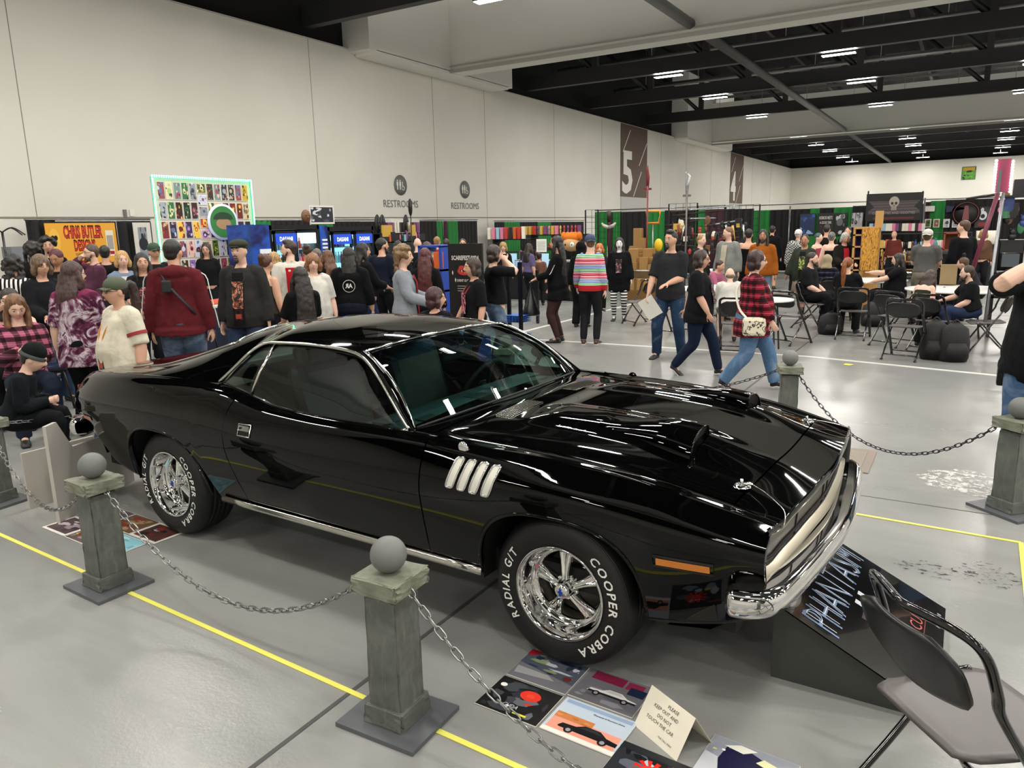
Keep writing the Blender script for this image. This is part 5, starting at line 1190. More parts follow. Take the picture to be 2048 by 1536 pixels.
# event banner stand
def pix_y(px0,py0,px1,py1,Y): return ry(px0,py0,px1,py1,Y)
D_=9.9
p=atd(898,487,9.4); YS=p.y; x0,x1,z0,z1=ry(898,487,966,603,YS); A=Art(x1-x0,z1-.55,th=.03,border='#101012'); W_=x1-x0; H_=z1-.55
A.text('SCAREFEST 2024',W_/2,H_-.20,.052,'#cfcbc0',width=W_*.8,fat=.03); A.ell(W_*.46,H_-.34,.10,.05,'#b2322c'); A.ell(W_*.40,H_-.30,.05,.03,'#b2322c'); A.ell(W_*.52,H_-.30,.05,.03,'#b2322c'); A.ell(W_*.46,H_-.33,.06,.014,'#2a0c0c'); A.poly([(W_*.38,H_-.325),(W_*.41,H_-.325),(W_*.395,H_-.36)],'#ddd8cc'); A.poly([(W_*.50,H_-.325),(W_*.53,H_-.325),(W_*.515,H_-.36)],'#ddd8cc')
A.text('EVENT GUIDE',W_*.45,H_-.47,.03,'#cfcbc0',width=W_*.4); 
for k in range(3): A.rect(W_*.25,H_-.53-.03*k,W_*.7,H_-.52-.03*k,'#8d8a82')
for (a,c) in ((.12,.36),(.2,.45),(.85,.45),(.8,.33)): A.poly([(W_*a-.01,H_-c),(W_*a,H_-c+.03),(W_*a+.01,H_-c),(W_*a,H_-c-.03)],'#d9d5cb')
A.build('banner_stand','black banner with SCAREFEST 2024 and red lips','banner',M=MY(x0,YS,.55))
table('small blue table under the black event banner',x0-.15,x1+.1,YS-.45,YS-.05,.55,'#15307e','#a9adb5')
# blue snack shelves
x0,x1,z0,z1=ry(852,492,898,640,YS+1.2)
t=rack('blue shelf unit of bagged snacks left of the event banner',x0,x1,YS+1.0,YS+1.4,[.25,.62,.95,1.25,z1],'#1b3f9c')
for z in (.64,.97,1.27): rowgoods(['box','box','bottle'],(x0+.06,YS+1.08),(x1-.06,YS+1.08),z,6,.22,'snack bag on the blue shelves','snacks on the blue shelves',cols=[0,9,11,1],jit=.15)
# toy booth
YT=20.0
def ytab(px0,px1,Y,lab,cloth,h=.74,top=None): a=aty(px0,520,Y);c=aty(px1,520,Y); return table(lab,a.x,c.x,Y,Y+.7,h,cloth,top)
ytab(985,1170,YT-3.2,'long black covered counter of the toy booth','#101013',.98,'#8e9196')
x0,x1,z0,z1=ry(985,480,1062,640,YT); rack('dark shelf of red toy boxes in the toy booth',x0,x1,YT,YT+.5,[.7,1.1,aty(1020,479,YT).z],'#18181a')
zs=aty(1020,479,YT).z+.016
for k in range(9):
    p=aty(976+8.5*k+4,470,YT); put('box',p.x,YT-.02,zs,.10,.10,aty(1000,455,YT).z-zs,[9,7,8,7,0,6,11,0,9][k],'upright toy box leaning on the top shelf','tall toy boxes on the top shelf',.1*(k%3))
x0,x1,z0,z1=ry(1062,470,1168,640,YT+.6); zz=aty(1100,470,YT+.6).z
rack('dark shelf of small toys behind the plush in the toy booth',x0,x1,YT+.6,YT+1.0,[.8,1.2,zz-.45,zz],'#18181a')
for k in range(16): p=aty(1046+7.5*k,460,YT+.55); put(RC.choice(['figure','box']),p.x,YT+.55,zz+.016,.09,.09,.26,RC.choice([9,7,0,5,3,6]),'small toy on the upper shelf of the toy booth','small toys on the upper shelf')
rowgoods(['box','figure','plush'],(x0+.1,YT+.65),(x1-.1,YT+.65),zz-.434,14,.26,'toy on the second shelf of the toy booth','toys on the second shelf')
p=aty(1143,478,YT-1.2); t=thing('plush_toy','large plush head with spiky orange hair and a white eye patch','toy',(p.x,YT-1.2,p.z-.32),0)
b=MB(); b.ell((0,0,.18),(.26,.2,.2),18,12); b.build('plush_head',mat('tan_plush','#caa070',.9),t)
b=MB(); 
b.ell((0,.05,.36),(.30,.2,.15),16,8)
for k in range(5): b.ell((-.24+.12*k,.0,.40),(.075,.1,.12),10,6)
b.build('plush_hair',mat('orange_plush','#d8741c',.95),t)
b=MB(); b.ell((.10,-.17,.17),(.07,.04,.07),12,8); b.build('white_eye',mat('white_plush','#e8e6df',.8),t)
b=MB(); b.ell((-.10,-.185,.17),(.03,.02,.03),10,6); b.ell((.11,-.205,.17),(.02,.02,.02),8,5); b.build('eye',mat('black_plush','#0c0c0c',.6),t)
for (px0,px1,py0,py1,lab) in ((1014,1034,507,545,'pale blue lit panel left in the toy booth counter'),(1085,1098,507,545,'pale blue lit panel right in the toy booth counter')):
    x0,x1,z0,z1=ry(px0,py0,px1,py1,YT-3.25); b=MB(); b.box(((x0+x1)/2,YT-3.28,(z0+z1)/2),(x1-x0,.03,z1-z0)); o=b.build('glowing_display',mat('pale_blue_lit_panel','#a9cfe6',.4,emit='#a9cfe6',es=.35)); tag(o,lab,'panel')
x0,x1,z0,z1=ry(1073,478,1093,504,YT-3.1); A=Art(x1-x0,z1-z0,th=.01); 
for k in range(6): A.rect(.03,(z1-z0)*(.15+.12*k),(x1-x0)-.03,(z1-z0)*(.15+.12*k)+.012,'#8a8a8c')
A.build('paper_notice','white paper notice standing on the toy counter','sign',M=MY(x0,YT-3.1,z0))
x0,x1,z0,z1=ry(1030,520,1048,545,YT-3.4); A=pic(x1-x0,z1-z0,RB,['#1f3f8e','#6f93d0','#0f1a3a','#b5c6e6'],border='#15151a'); A.build('paper_notice','small blue picture propped on the toy counter','sign',M=MY(x0,YT-3.4,z0))
rowgoods(['figure','box','mask'],(aty(1040,540,YT-3).x,YT-3.0),(aty(1085,540,YT-3).x,YT-3.0),1.0,9,.22,'dark toy on the toy booth counter','toys on the counter',cols=[6,5,2,10])
# black retractor posts with wire cart
for k,px in enumerate((1018,1041,1075,1098)):
    D=[11.9,11.6,14.4,14.2][k]; p=atd(px,600,D); g_=Vector((p.x,p.y,0)); h=[1.22,1.28,1.0,1.0][k]
    b=MB(); b.box((g_.x,g_.y,h/2+.03),(.05,.05,h)); o=b.build('rolling_post',M_CBLK); tag(o,['black post on a wheel left of the woman with the bag','taller black post on a wheel beside the first, nearer the car','black post under the toy counter, left','black post under the toy counter, right'][k],'post','black posts on wheels'); b=MB(); b.ell((g_.x,g_.y,.025),(.035,.035,.025),8,6); b.build('wheel',M_CBLK,o)
pA=atd(1020,640,11.95); pB=atd(1041,640,11.65); 
for zc,lab in ((.42,'upper blue wire crate between the black posts'),(.12,'lower blue wire crate between the black posts')):
    b=MB(); d=(pB-pA); d.z=0; L=.34
    c=(pA+pB)/2; 
    for k in range(5): b.box((c.x-.02,c.y+.1,zc-.05+.025*k),(L,.3,.006))
    for k in range(7): b.box((c.x-.02-L/2+L*k/6,c.y-.05,zc),(.006,.006,.12))
    o=b.build('wire_crate',mat('blue_wire','#2b5fae',.4)); tag(o,lab,'crate')
# weapons booth
M_GRID=mat('black_wire_grid','#0b0b0c',.4); M_BLADE=mat('steel_blade','#b8bcc0',.25,.8); M_WOOD=mat('dark_weapon_wood','#2a1a14',.5); M_REDW=mat('dark_red_lacquer','#6b1f20',.4); M_KRAFT=mat('kraft_cardboard','#94703f',.8)
def gridwall(label,px0,px1,pt,Y,zb_=.3,step=.16):
    a=aty(px0,pt,Y); c=aty(px1,pt,Y); b=MB(); w_=c.x-a.x; H=a.z
    n=max(2,int(w_/step)); m=max(2,int((H-zb_)/step))
    for i in range(n+1): b.box((a.x+w_*i/n,Y,(H+zb_)/2),(.008,.008,H-zb_))
    for j in range(m+1): b.box((a.x+w_/2,Y,zb_+(H-zb_)*j/m),(w_,.008,.008))
    for s in (0,1): b.box((a.x+w_*s,Y,H/2),(.03,.03,H))
    o=b.build('wire_grid_panel',M_GRID); tag(o,label,'grid panel','wire grid panels'); return o
YG=18.6
gridwall('tall wire grid panel at the left end of the weapons booth',1171,1196,420,YG); gridwall('wire grid panel before the green curtain and hanging sword',1197,1242,425,YG+.3); gridwall('wire grid panel over the stacked kraft boxes',1243,1292,425,YG+.3); gridwall('tall wire grid panel behind the tee shirt man',1338,1395,408,YG); gridwall('wide wire grid panel of hanging swords',1396,1450,412,YG); gridwall('wire grid panel at the right end of the weapons booth',1452,1520,411,YG)
def sword(label,p0,p1,Y,r=.018,m=None,guard=True,kind='sword'):
    a=aty(p0[0],p0[1],Y); c=aty(p1[0],p1[1],Y); d=(c-a); L=d.length; d.normalize(); s=thing(kind,label,kind,(0,0,0),0,'weapons on the racks')
    b=MB(); nrm=Vector((0,0,1)); pts=[a+d*L*u+Vector((0,0,.05*L*.4*u*(1-u))) for u in np.linspace(.25,1,9)]
    b.tube(pts,[(r*(1-.6*max(0,(k-6)/2)),r*.5) for k in range(9)],6); b.build('blade',m or M_BLADE,s)
    b=MB(); b.tube([a,a+d*L*.25],r*1.2,8); b.build('grip',M_WOOD,s)
    if guard: b=MB(); q=a+d*L*.25; u_=Vector((-d.z,0,d.x)); b.tube([q-u_*.07,q+u_*.07],r*1.0,6); b.build('guard',M_GRID,s)
    return s
Y1=YG-.03; SWD=[((1342,424),(1478,411),M_BLADE,'long pale blade at the top of the sword rack'),((1360,438),(1432,436),M_BLADE,'white bladed sword under the top rack'),((1345,432),(1470,418),None,'black scabbard along the top of the rack'),((1410,452),(1485,440),M_BLADE,'long white blade slanting across the rack'),((1330,452),(1400,440),None,'short dark scabbard left in the rack'),((1335,465),(1410,470),M_REDW,'red scabbard in the middle of the rack'),((1400,470),(1480,462),None,'black scabbard in the middle of the rack'),((1415,482),(1480,474),M_REDW,'lower red scabbard on the rack'),((1340,478),(1400,482),None,'lower black scabbard on the rack'),((1440,490),(1500,480),None,'black scabbard near the cardigan man'),((1345,490),(1410,494),None,'bottom black scabbard on the rack'),((1420,500),(1478,496),M_REDW,'bottom red scabbard on the rack')]
for a,c,m,l in SWD: sword(l,a,c,Y1,.02,m or M_WOOD)
s=sword('big sword hanging point down before the green curtain',(1218,422),(1217,500),YG+.15,.05,mat('dark_maroon_blade','#33161f',.4),False)
p=aty(1217,455,YG+.1); b=MB(); 
for sg_ in (-1,1): b.tube([(p.x,YG+.1,p.z),(p.x+sg_*.14,YG+.1,p.z+.05),(p.x+sg_*.2,YG+.1,p.z+.12)],[.05,.05,.02],8)
b.build('winged_guard',mat('pale_metal_guard','#b5aea4',.4,.3),s)
for (px,pt,pb,c,l) in ((1296,330,520,M_REDW,'tall dark red spear standing above the weapons booth'),(1375,342,470,mat('grey_staff','#6b6560',.5,.3),'tall curved glaive rising above the sword rack')):
    a=aty(px,pt,YG-.3); z_=aty(px,pb,YG-.3); t=thing('polearm',l,'polearm',(a.x,YG-.3,0),0,'polearms'); b=MB(); b.tube([(0,0,.1),(0,0,a.z-.5)],.022,8); b.build('shaft',c,t)
    b=MB(); b.tube([(0,0,a.z-.55),(.0,0,a.z-.3),(-.02 if px<1300 else .05,0,a.z-.12),(0 if px<1300 else -.06,0,a.z)],[(.03,.02),(.05,.012),(.04,.01),(.005,.005)],8); b.build('head_blade',c if px<1300 else M_BLADE,t); b=MB(); b.box((0,0,a.z-.58),(.2,.03,.05)); b.build('guard',c,t)
a=aty(1306,435,YG); t=thing('toy_hammer','square orange framed prop on a grey pole','prop',(a.x,YG,0),0); b=MB(); b.tube([(0,0,.6),(0,0,a.z-.14)],.02,8); b.build('pole',M_PIPE,t); b=MB(); b.tube([(-.16,0,a.z-.14),(.16,0,a.z-.14),(.18,0,a.z+.16),(-.18,0,a.z+.16)],.035,8,closed=True); b.build('square_frame',mat('orange_prop','#d98a1e',.5),t)
a=aty(1317,490,YG-.4); t=thing('prop_mask','round yellow prop on the weapons booth','prop',(a.x,YG-.4,0),0); b=MB(); b.ell((0,0,a.z),(.11,.08,.16),14,10); b.build('mask_face',mat('yellow_prop','#d9b31e',.4),t); b=MB(); b.tube([(0,0,.6),(0,0,a.z-.1)],.02,8); b.build('pole',M_PIPE,t)
ytab(1254,1345,YG-1.2,'white topped table with kraft boxes behind the tee shirt man','#5e4a2c',.74,'#dcdad2'); ytab(1395,1500,YG-1.2,'white topped table in front of the sword rack','#1a1a1e',.74,'#d5d3cc')
RK=random.Random(9)
for k in range(34):
    px=1256+RK.random()*84; col_=int((px-1256)/12); a=aty(px,520,YG-.6-RK.random()*.6); h=RK.uniform(.1,.22); lv=RK.choice([.756,.756,.9,.98,1.1]); put('box',a.x,a.y,lv if lv<.76 else .756,.2,.16,h if lv<.76 else lv-.6,M_KRAFT,'kraft cardboard box stacked in the weapons booth','kraft boxes in the weapons booth',RK.uniform(-.3,.3),name='cardboard_box')
for (px,h) in ((1276,1.75),(1268,1.3),(1284,1.5),(1262,1.1),(1300,1.15),(1312,1.1)): a=aty(px,520,YG-.1); put('box',a.x,YG-.1,0.0,.2,.2,h,M_KRAFT,'tall kraft box standing before the black curtain','tall kraft boxes',0,name='cardboard_box')
for k in range(12): a=aty(1262+6.5*k,600,YG-1.35); put('box',a.x,YG-1.4,.0,.26,.2,.30+.25*(k%2),M_KRAFT,'kraft box on the floor under the white topped table','kraft boxes on the floor',0,name='cardboard_box')
for k in range(42):
    px=1345+RK.random()*150; py=450+RK.random()*60; a=aty(px,py,YG-.05); s_=RK.uniform(.08,.2); put(RK.choice(['mask','figure','box']),a.x,YG-.03,a.z,s_,.08,s_*1.2,RK.choice([6,10,0,3,11,9,6,6]),'small trinket hung on the weapons grid','trinkets on the weapons grid')
# small dark hanging bits
for k in range(12):
    px=1350+RK.random()*140; a=aty(px,446+RK.random()*20,YG-.1); c=RK.choice([M_BLADE,M_REDW,M_GRID,GC[3]]); b=MB(); b.tube([(a.x,YG-.1,a.z),(a.x+RK.uniform(-.08,.08),YG-.1,a.z-.35)],[(.03,.01),(.008,.004)],6); o=b.build('dagger',c); tag(o,'small dagger hanging on the weapons grid','dagger','daggers on the weapons grid')
# far booths posters
YP=29.42
def poster(label,px0,py0,px1,py1,Y,pal,n=10,border='#0c0c0e',cat='poster',fn=None,name='poster',face=True,ins=.03):
    x0,x1,z0,z1=ry(px0,py0,px1,py1,Y); A=pic(x1-x0,z1-z0,RB,pal,border=border,ins=ins,n=n,face=face)
    if fn: fn(A,x1-x0,z1-z0)
    A.build(name,label,cat,None,M=MY(x0,Y,z0)); return x0,x1,z0,z1
poster('blue poster on the black curtain of the far booths',1600,427,1632,470,YP,['#1f3f7a','#2b5a9e','#162a55','#8fb0d8'])
def fT(A,w,h): A.rect(.03,h-.45,w-.03,h-.03,'#0c0c0e'); A.text('HORROR MEETS',w/2,h-.22,.11,'#d8d5cc',width=w*.8); A.text('A GOOD TIME',w/2,h-.38,.09,'#d8d5cc',width=w*.7)
poster('black poster with two lines of white text in the far booths',1636,426,1669,468,YP,['#1a1416','#a03030','#0c0c0e','#5a2a26'],fn=fT)
poster('black and white poster left of the claw picture',1670,426,1695,470,YP,['#101012','#c8c8ca','#1c1c20','#6b6b70'])
poster('grey poster with slanted strokes beside the skull banner',1702,424,1728,456,YP,['#8f8d8f','#3a3a3d','#c4c2c4','#8d2a2a'],fn=lambda A,w,h:[A.poly([(w*.1+.12*k,h*.95),(w*.17+.12*k,h*.95),(w*.05+.12*k,h*.15)],'#2b2b2e') for k in range(5)],face=False)
def fS(A,w,h):
    A.rect(.08,h*.25,w-.08,h*.72,'#4a4042'); 
    for k in range(9): A.rect(.1,h*(.27+.05*k),w-.1,h*(.28+.05*k),'#6e6163' if k%2 else '#2e2729')
    A.poly([(.08,h*.72),(w*.15,h*.5),(.08,h*.36)],'#151416'); A.poly([(w-.08,h*.72),(w*.85,h*.5),(w-.08,h*.36)],'#151416')
    A.rect(w*.14,h*.05,w*.86,h*.13,'#5a1f26'); A.text('CURIOSITIES AND ODDITIES',w/2,h*.24,h*.08,'#8f8686',width=w*.75,fat=.01)
    cx,cy=w*.5,h*.68; A.ell(cx,cy,h*.17,h*.2,'#a89f94'); A.rect(cx-h*.09,cy-h*.30,cx+h*.09,cy-h*.1,'#9a9186'); A.ell(cx-h*.065,cy-h*.05,h*.045,h*.05,'#1a1718'); A.ell(cx+h*.065,cy-h*.05,h*.045,h*.05,'#1a1718'); A.poly([(cx-h*.02,cy-h*.16),(cx+h*.02,cy-h*.16),(cx,cy-h*.09)],'#1a1718')
    for k in range(5): A.rect(cx-h*.07+k*h*.03,cy-h*.28,cx-h*.065+k*h*.03,cy-h*.2,'#2a2426')
poster('wide dark banner with a skull over the far booth',1734,386,1848,441,28.0,['#141214','#1c191b','#0e0d0e'],n=2,fn=fS,face=False,ins=.01,name='skull_banner',cat='banner')
for px in (1737,1846): a=aty(px,384,28.05); pipe('pole holding the skull banner, %s'%('left' if px<1800 else 'right'),[(a.x,28.05,0),(a.x,28.05,a.z+.03)],.025,M_GRID)
poster('small green and yellow sign high on the far wall',1925,333,1953,359,YB-.05,['#14140f','#2f6b22','#4f8f2a','#141411'],border='#1a1a12',fn=lambda A,w,h:(A.rect(.1,h*.7,w-.1,h-.1,'#b58a22'),A.text('Room',w*.5,h*.40,h*.2,'#6db53a',width=w*.6),A.text('Rent',w*.55,h*.15,h*.2,'#6db53a',width=w*.5)),face=False,cat='sign',name='wall_sign')
poster('white paper sign right of the skull banner',1850,412,1870,423,29.42,['#e2dfd6'],n=0,border='#e2dfd6',cat='sign',face=False)
b=MB(); a=aty(1892,425,29.4); c=aty(1938,415,29.4); p3=aty(1892,411,29.4); b.prism([(a.x,a.z),(c.x,(a.z+p3.z)/2),(p3.x,p3.z)],29.38,29.42,plane='XZ'); o=b.build('pennant',mat('navy_pennant','#23284a',.6)); tag(o,'dark blue triangular pennant on the far curtain','pennant')
a=aty(1932,427,29.4); b=MB(); b.lathe([(.001,0),(.42,0),(.42,.03),(.001,.03)],28,axis='Y'); b.v=[(x+a.x,y+29.38,z+a.z) for x,y,z in b.v]; o=b.build('round_emblem',mat('dark_emblem','#1a1517',.5)); tag(o,'round dark emblem with a red figure beside the pennant','emblem'); b=MB(); b.tube([(a.x+.36*math.cos(t_),29.37,a.z+.36*math.sin(t_)) for t_ in np.linspace(0,2*PI,24,endpoint=False)],.012,5,closed=True); b.prism([(a.x-.1,a.z-.2),(a.x+.1,a.z-.2),(a.x+.05,a.z+.25),(a.x-.05,a.z+.25)],29.35,29.37,plane='XZ'); b.build('emblem_ring',mat('dull_rose','#8a4a4c',.5),o)
poster('white poster with dark spiky shapes above the canisters',1952,413,1985,456,29.42,['#c9ccd2','#16171b','#e0e2e6','#2b2d33'],n=7,fn=lambda A,w,h:A.rect(.1,.06,w-.1,.18,'#8f2428'))
# far shelves with goods
YF=26.8
x0=aty(1762,470,YF).x; x1=aty(1945,470,YF).x; zt=aty(1850,467,YF).z
rack('long dark shelf of collectibles under the skull banner',x0,x1,YF,YF+.5,[.45,aty(1800,517,YF).z,aty(1800,497,YF).z,zt],'#1b1816')
for k in range(17):
    px=1742+6.5*k; a=aty(px,457,YF+.8); put('box',a.x,YF+.8,aty(px,462,YF+.8).z,.11,.05,.24,RC.choice([9,5,6,1,8,7]),'small box leaning on the back row under the skull banner','boxes under the skull banner')
for k,px in enumerate((1850,1867,1887,1905)): poster('small framed picture, number %s from the skull banner'%['first','second','third','fourth'][k],px,438,px+13,455,29.42,RC.choice(PALS),border='#dcd8ce',cat='picture',n=5)
for py,zk in ((486,'upper'),(503,'middle'),(520,'lower')):
    z=aty(1800,py+11,YF).z
    for k in range(27):
        px=1764+5.6*k; a=aty(px,py,YF-.02); kd=RC.choice(['box','box','bottle','figure','cup']); s_=RC.uniform(.16,.27); put(kd,a.x,YF-.05,z+.016,s_*.45,s_*.45,s_,RC.randrange(12),'small collectible on the %s shelf of the far booth'%zk,'collectibles on the %s far shelf'%zk)
rack('low pine shelf below the collectibles',aty(1762,550,YF-.6).x,aty(1900,550,YF-.6).x,YF-.8,YF-.4,[.3,.55,.8],'#9c7440')
rowgoods(['mask','figure','box'],(aty(1770,550,YF-.6).x,YF-.78),(aty(1895,550,YF-.6).x,YF-.78),.566,12,.24,'small item on the low pine shelf','goods on the low pine shelf')
# burl wood cabinet
p=atd(1735,540,15.2); YW=p.y; x0,xm,z0,z1=ry(1708,456,1727,540,YW); x1=ry(1727,456,1760,540,YW)[1]
t=thing('wooden_cabinet','tall pine display cabinet with a burled yellow side panel','cabinet',(x0,YW,0),0); w_=x1-x0
b=MB(); b.box((w_/2,.25,z1/2),(w_,.06,z1)); b.box((.02,.1,z1/2),(.04,.3,z1)); b.box((xm-x0,.1,z1/2),(.04,.3,z1)); b.box((w_/2,.1,z1),(w_,.32,.04)); b.build('cabinet_body',mat('pine_wood','#b98e52',.5),t)
b=MB(); b.box(((xm-x0+w_)/2,-.07,(z0+z1)/2),(w_-(xm-x0),.03,z1-z0)); b.build('side_panel',pmat('burl_wood',lambda g:(g.col(g.ramp(g.noise(g.scalev(g.tc(),(9,9,2.2)),3.0,4,.6,2.5).outputs[0],[(.38,'#5e3a12'),(.48,'#c48a30'),(.7,'#dba848')]))),rough=.4),t)
b=MB(); b.box(((xm-x0)/2,.2,z1/2),(xm-x0-.04,.02,z1-.05)); b.build('blue_backing',mat('deep_blue_cloth','#141a66',.7),t)
for k in range(4): b=MB(); b.box(((xm-x0)/2,.08,z0+(z1-z0)*k/3.6),(xm-x0,.26,.03)); b.build('shelf_board',MATS['pine_wood'],t)
b=MB(); b.box((.45,.05,z1+.16),(.14,.1,.34)); b.build('crown_block',MATS['pine_wood'],t)
# right edge booth
YR=13.6
x0,x1,z0,z1=ry(2003,392,2075,640,YR); rack('tall black shelf at the right edge of the photo',x0,x1+.4,YR,YR+.5,[.62,.98,aty(2020,482,YR).z,z1],'#101012')
for (px0,py0,px1,py1,c,l,kn) in ((2008,372,2022,392,GC[10],'brown box on top of the right shelf','box'),(2030,358,2060,392,GC[6],'dark panel with pale lines on top of the right shelf','panel'),(2005,508,2040,534,mat('clear_bin','#4b5157',.2),'clear plastic bin in the right shelf','bin'),(2002,484,2048,506,GC[6],'open dark box above the plastic bin','box'),(2000,545,2048,552,MATS['top_#d5d3cc'.replace('#','')] if 'top_d5d3cc' in MATS else GC[9],'pale board under the plastic bin','board')):
    a0,a1,c0,c1=ry(px0,py0,px1,py1,YR-.02); b=MB(); b.box(((a0+a1)/2,YR+.18,(c0+c1)/2),(a1-a0,.35,c1-c0)); o=b.build('storage_box' if kn!='board' else 'board',c); tag(o,l,kn)
for k in range(14): px=2004+RC.random()*46; py=408+RC.random()*68; a=aty(px,py,YR); put(RC.choice(['mask','plush','box']),a.x,YR+.1,a.z-.08,.12,.1,.18,RC.choice([6,6,4,10,2,7]),'dark item packed in the right shelf','items in the right shelf')
a0,a1,c0,c1=ry(2000,318,2010,384,YR-.6); t=thing('lit_sign','tall pink and grey sign edged with small white lights','sign',(a0,YR-.6,0),0); b=MB(); b.box(((a1-a0)/2+.03,0,(c0+c1)/2),(a1-a0+.1,.04,c1-c0)); b.build('sign_face',mat('pink_grey_sign','#8a3550',.4),t)
b=MB(); b.box(((a1-a0)/2-.01,-.025,(c0+c1)/2-.08),(a1-a0-.02,.01,(c1-c0)*.7)); b.build('sign_inset',mat('grey_sign_inset','#5a5f62',.4),t)
for k in range(22): 
    sd=k%2; z=c0+(c1-c0)*k/22; b=MB(); b.ell(((-.04 if sd else (a1-a0)+.10),-.03,z),(.018,.018,.018),8,6); b.build('light_bulb',mat('small_white_bulb','#ffffff',.4,emit='#fff2f2',es=9),t)
p0=aty(2007,386,YR-.6); p1=aty(1978,650,YR-1.6); pipe('slanted pale grey pole of the right booth',[(p0.x,YR-.6,p0.z),(p1.x-.05,YR-1.6,max(p1.z,.0))],.022)
p0=aty(1996,386,YR-.5); pipe('slanted maroon pole of the right booth',[(p0.x,YR-.5,p0.z),(p0.x-.25,YR-.6,.9)],.03,mat('maroon_pole','#6a2238',.5))
p0=aty(1932,398,YR-.4); p1=aty(1998,388,YR-.4); pipe('thin dark boom reaching left from the right booth',[tuple(p0),tuple(p1)],.02,M_GRID)
ytab(1945,1990,24.0,'small table of canisters under the spiky poster','#1a1718',1.1,'#3a3330')
for k in range(6): a=aty(1958+6*k,470,24.1); put('cup',a.x,24.1,1.13,.16,.16,.34,GC[9],'pale canister under the spiky poster','pale canisters',0,name='canister',cat='canister')
a0,a1,c0,c1=ry(1888,466,1920,500,20.5); b=MB(); w_=a1-a0; b.box((a0+w_/2,20.6,c1),(w_,.3,.04)); b.box((a0+.02,20.6,(c0+c1)/2),(.04,.3,c1-c0)); b.box((a1-.02,20.6,(c0+c1)/2),(.04,.3,c1-c0)); b.box((a0+w_/2,20.75,(c0+c1)/2),(w_,.03,c1-c0)); b.box((a0+w_/2,20.6,c0),(w_,.3,.04)); o=b.build('wooden_crate',mat('orange_brown_wood','#7d3a1c',.5)); tag(o,'orange brown wooden crate on the table near the long sleeve man','crate')
ytab(1868,1945,20.4,'dark covered table under the wooden crate','#121214',aty(1900,500,20.5).z-.03 if aty(1900,500,20.5).z<1.3 else 1.1)
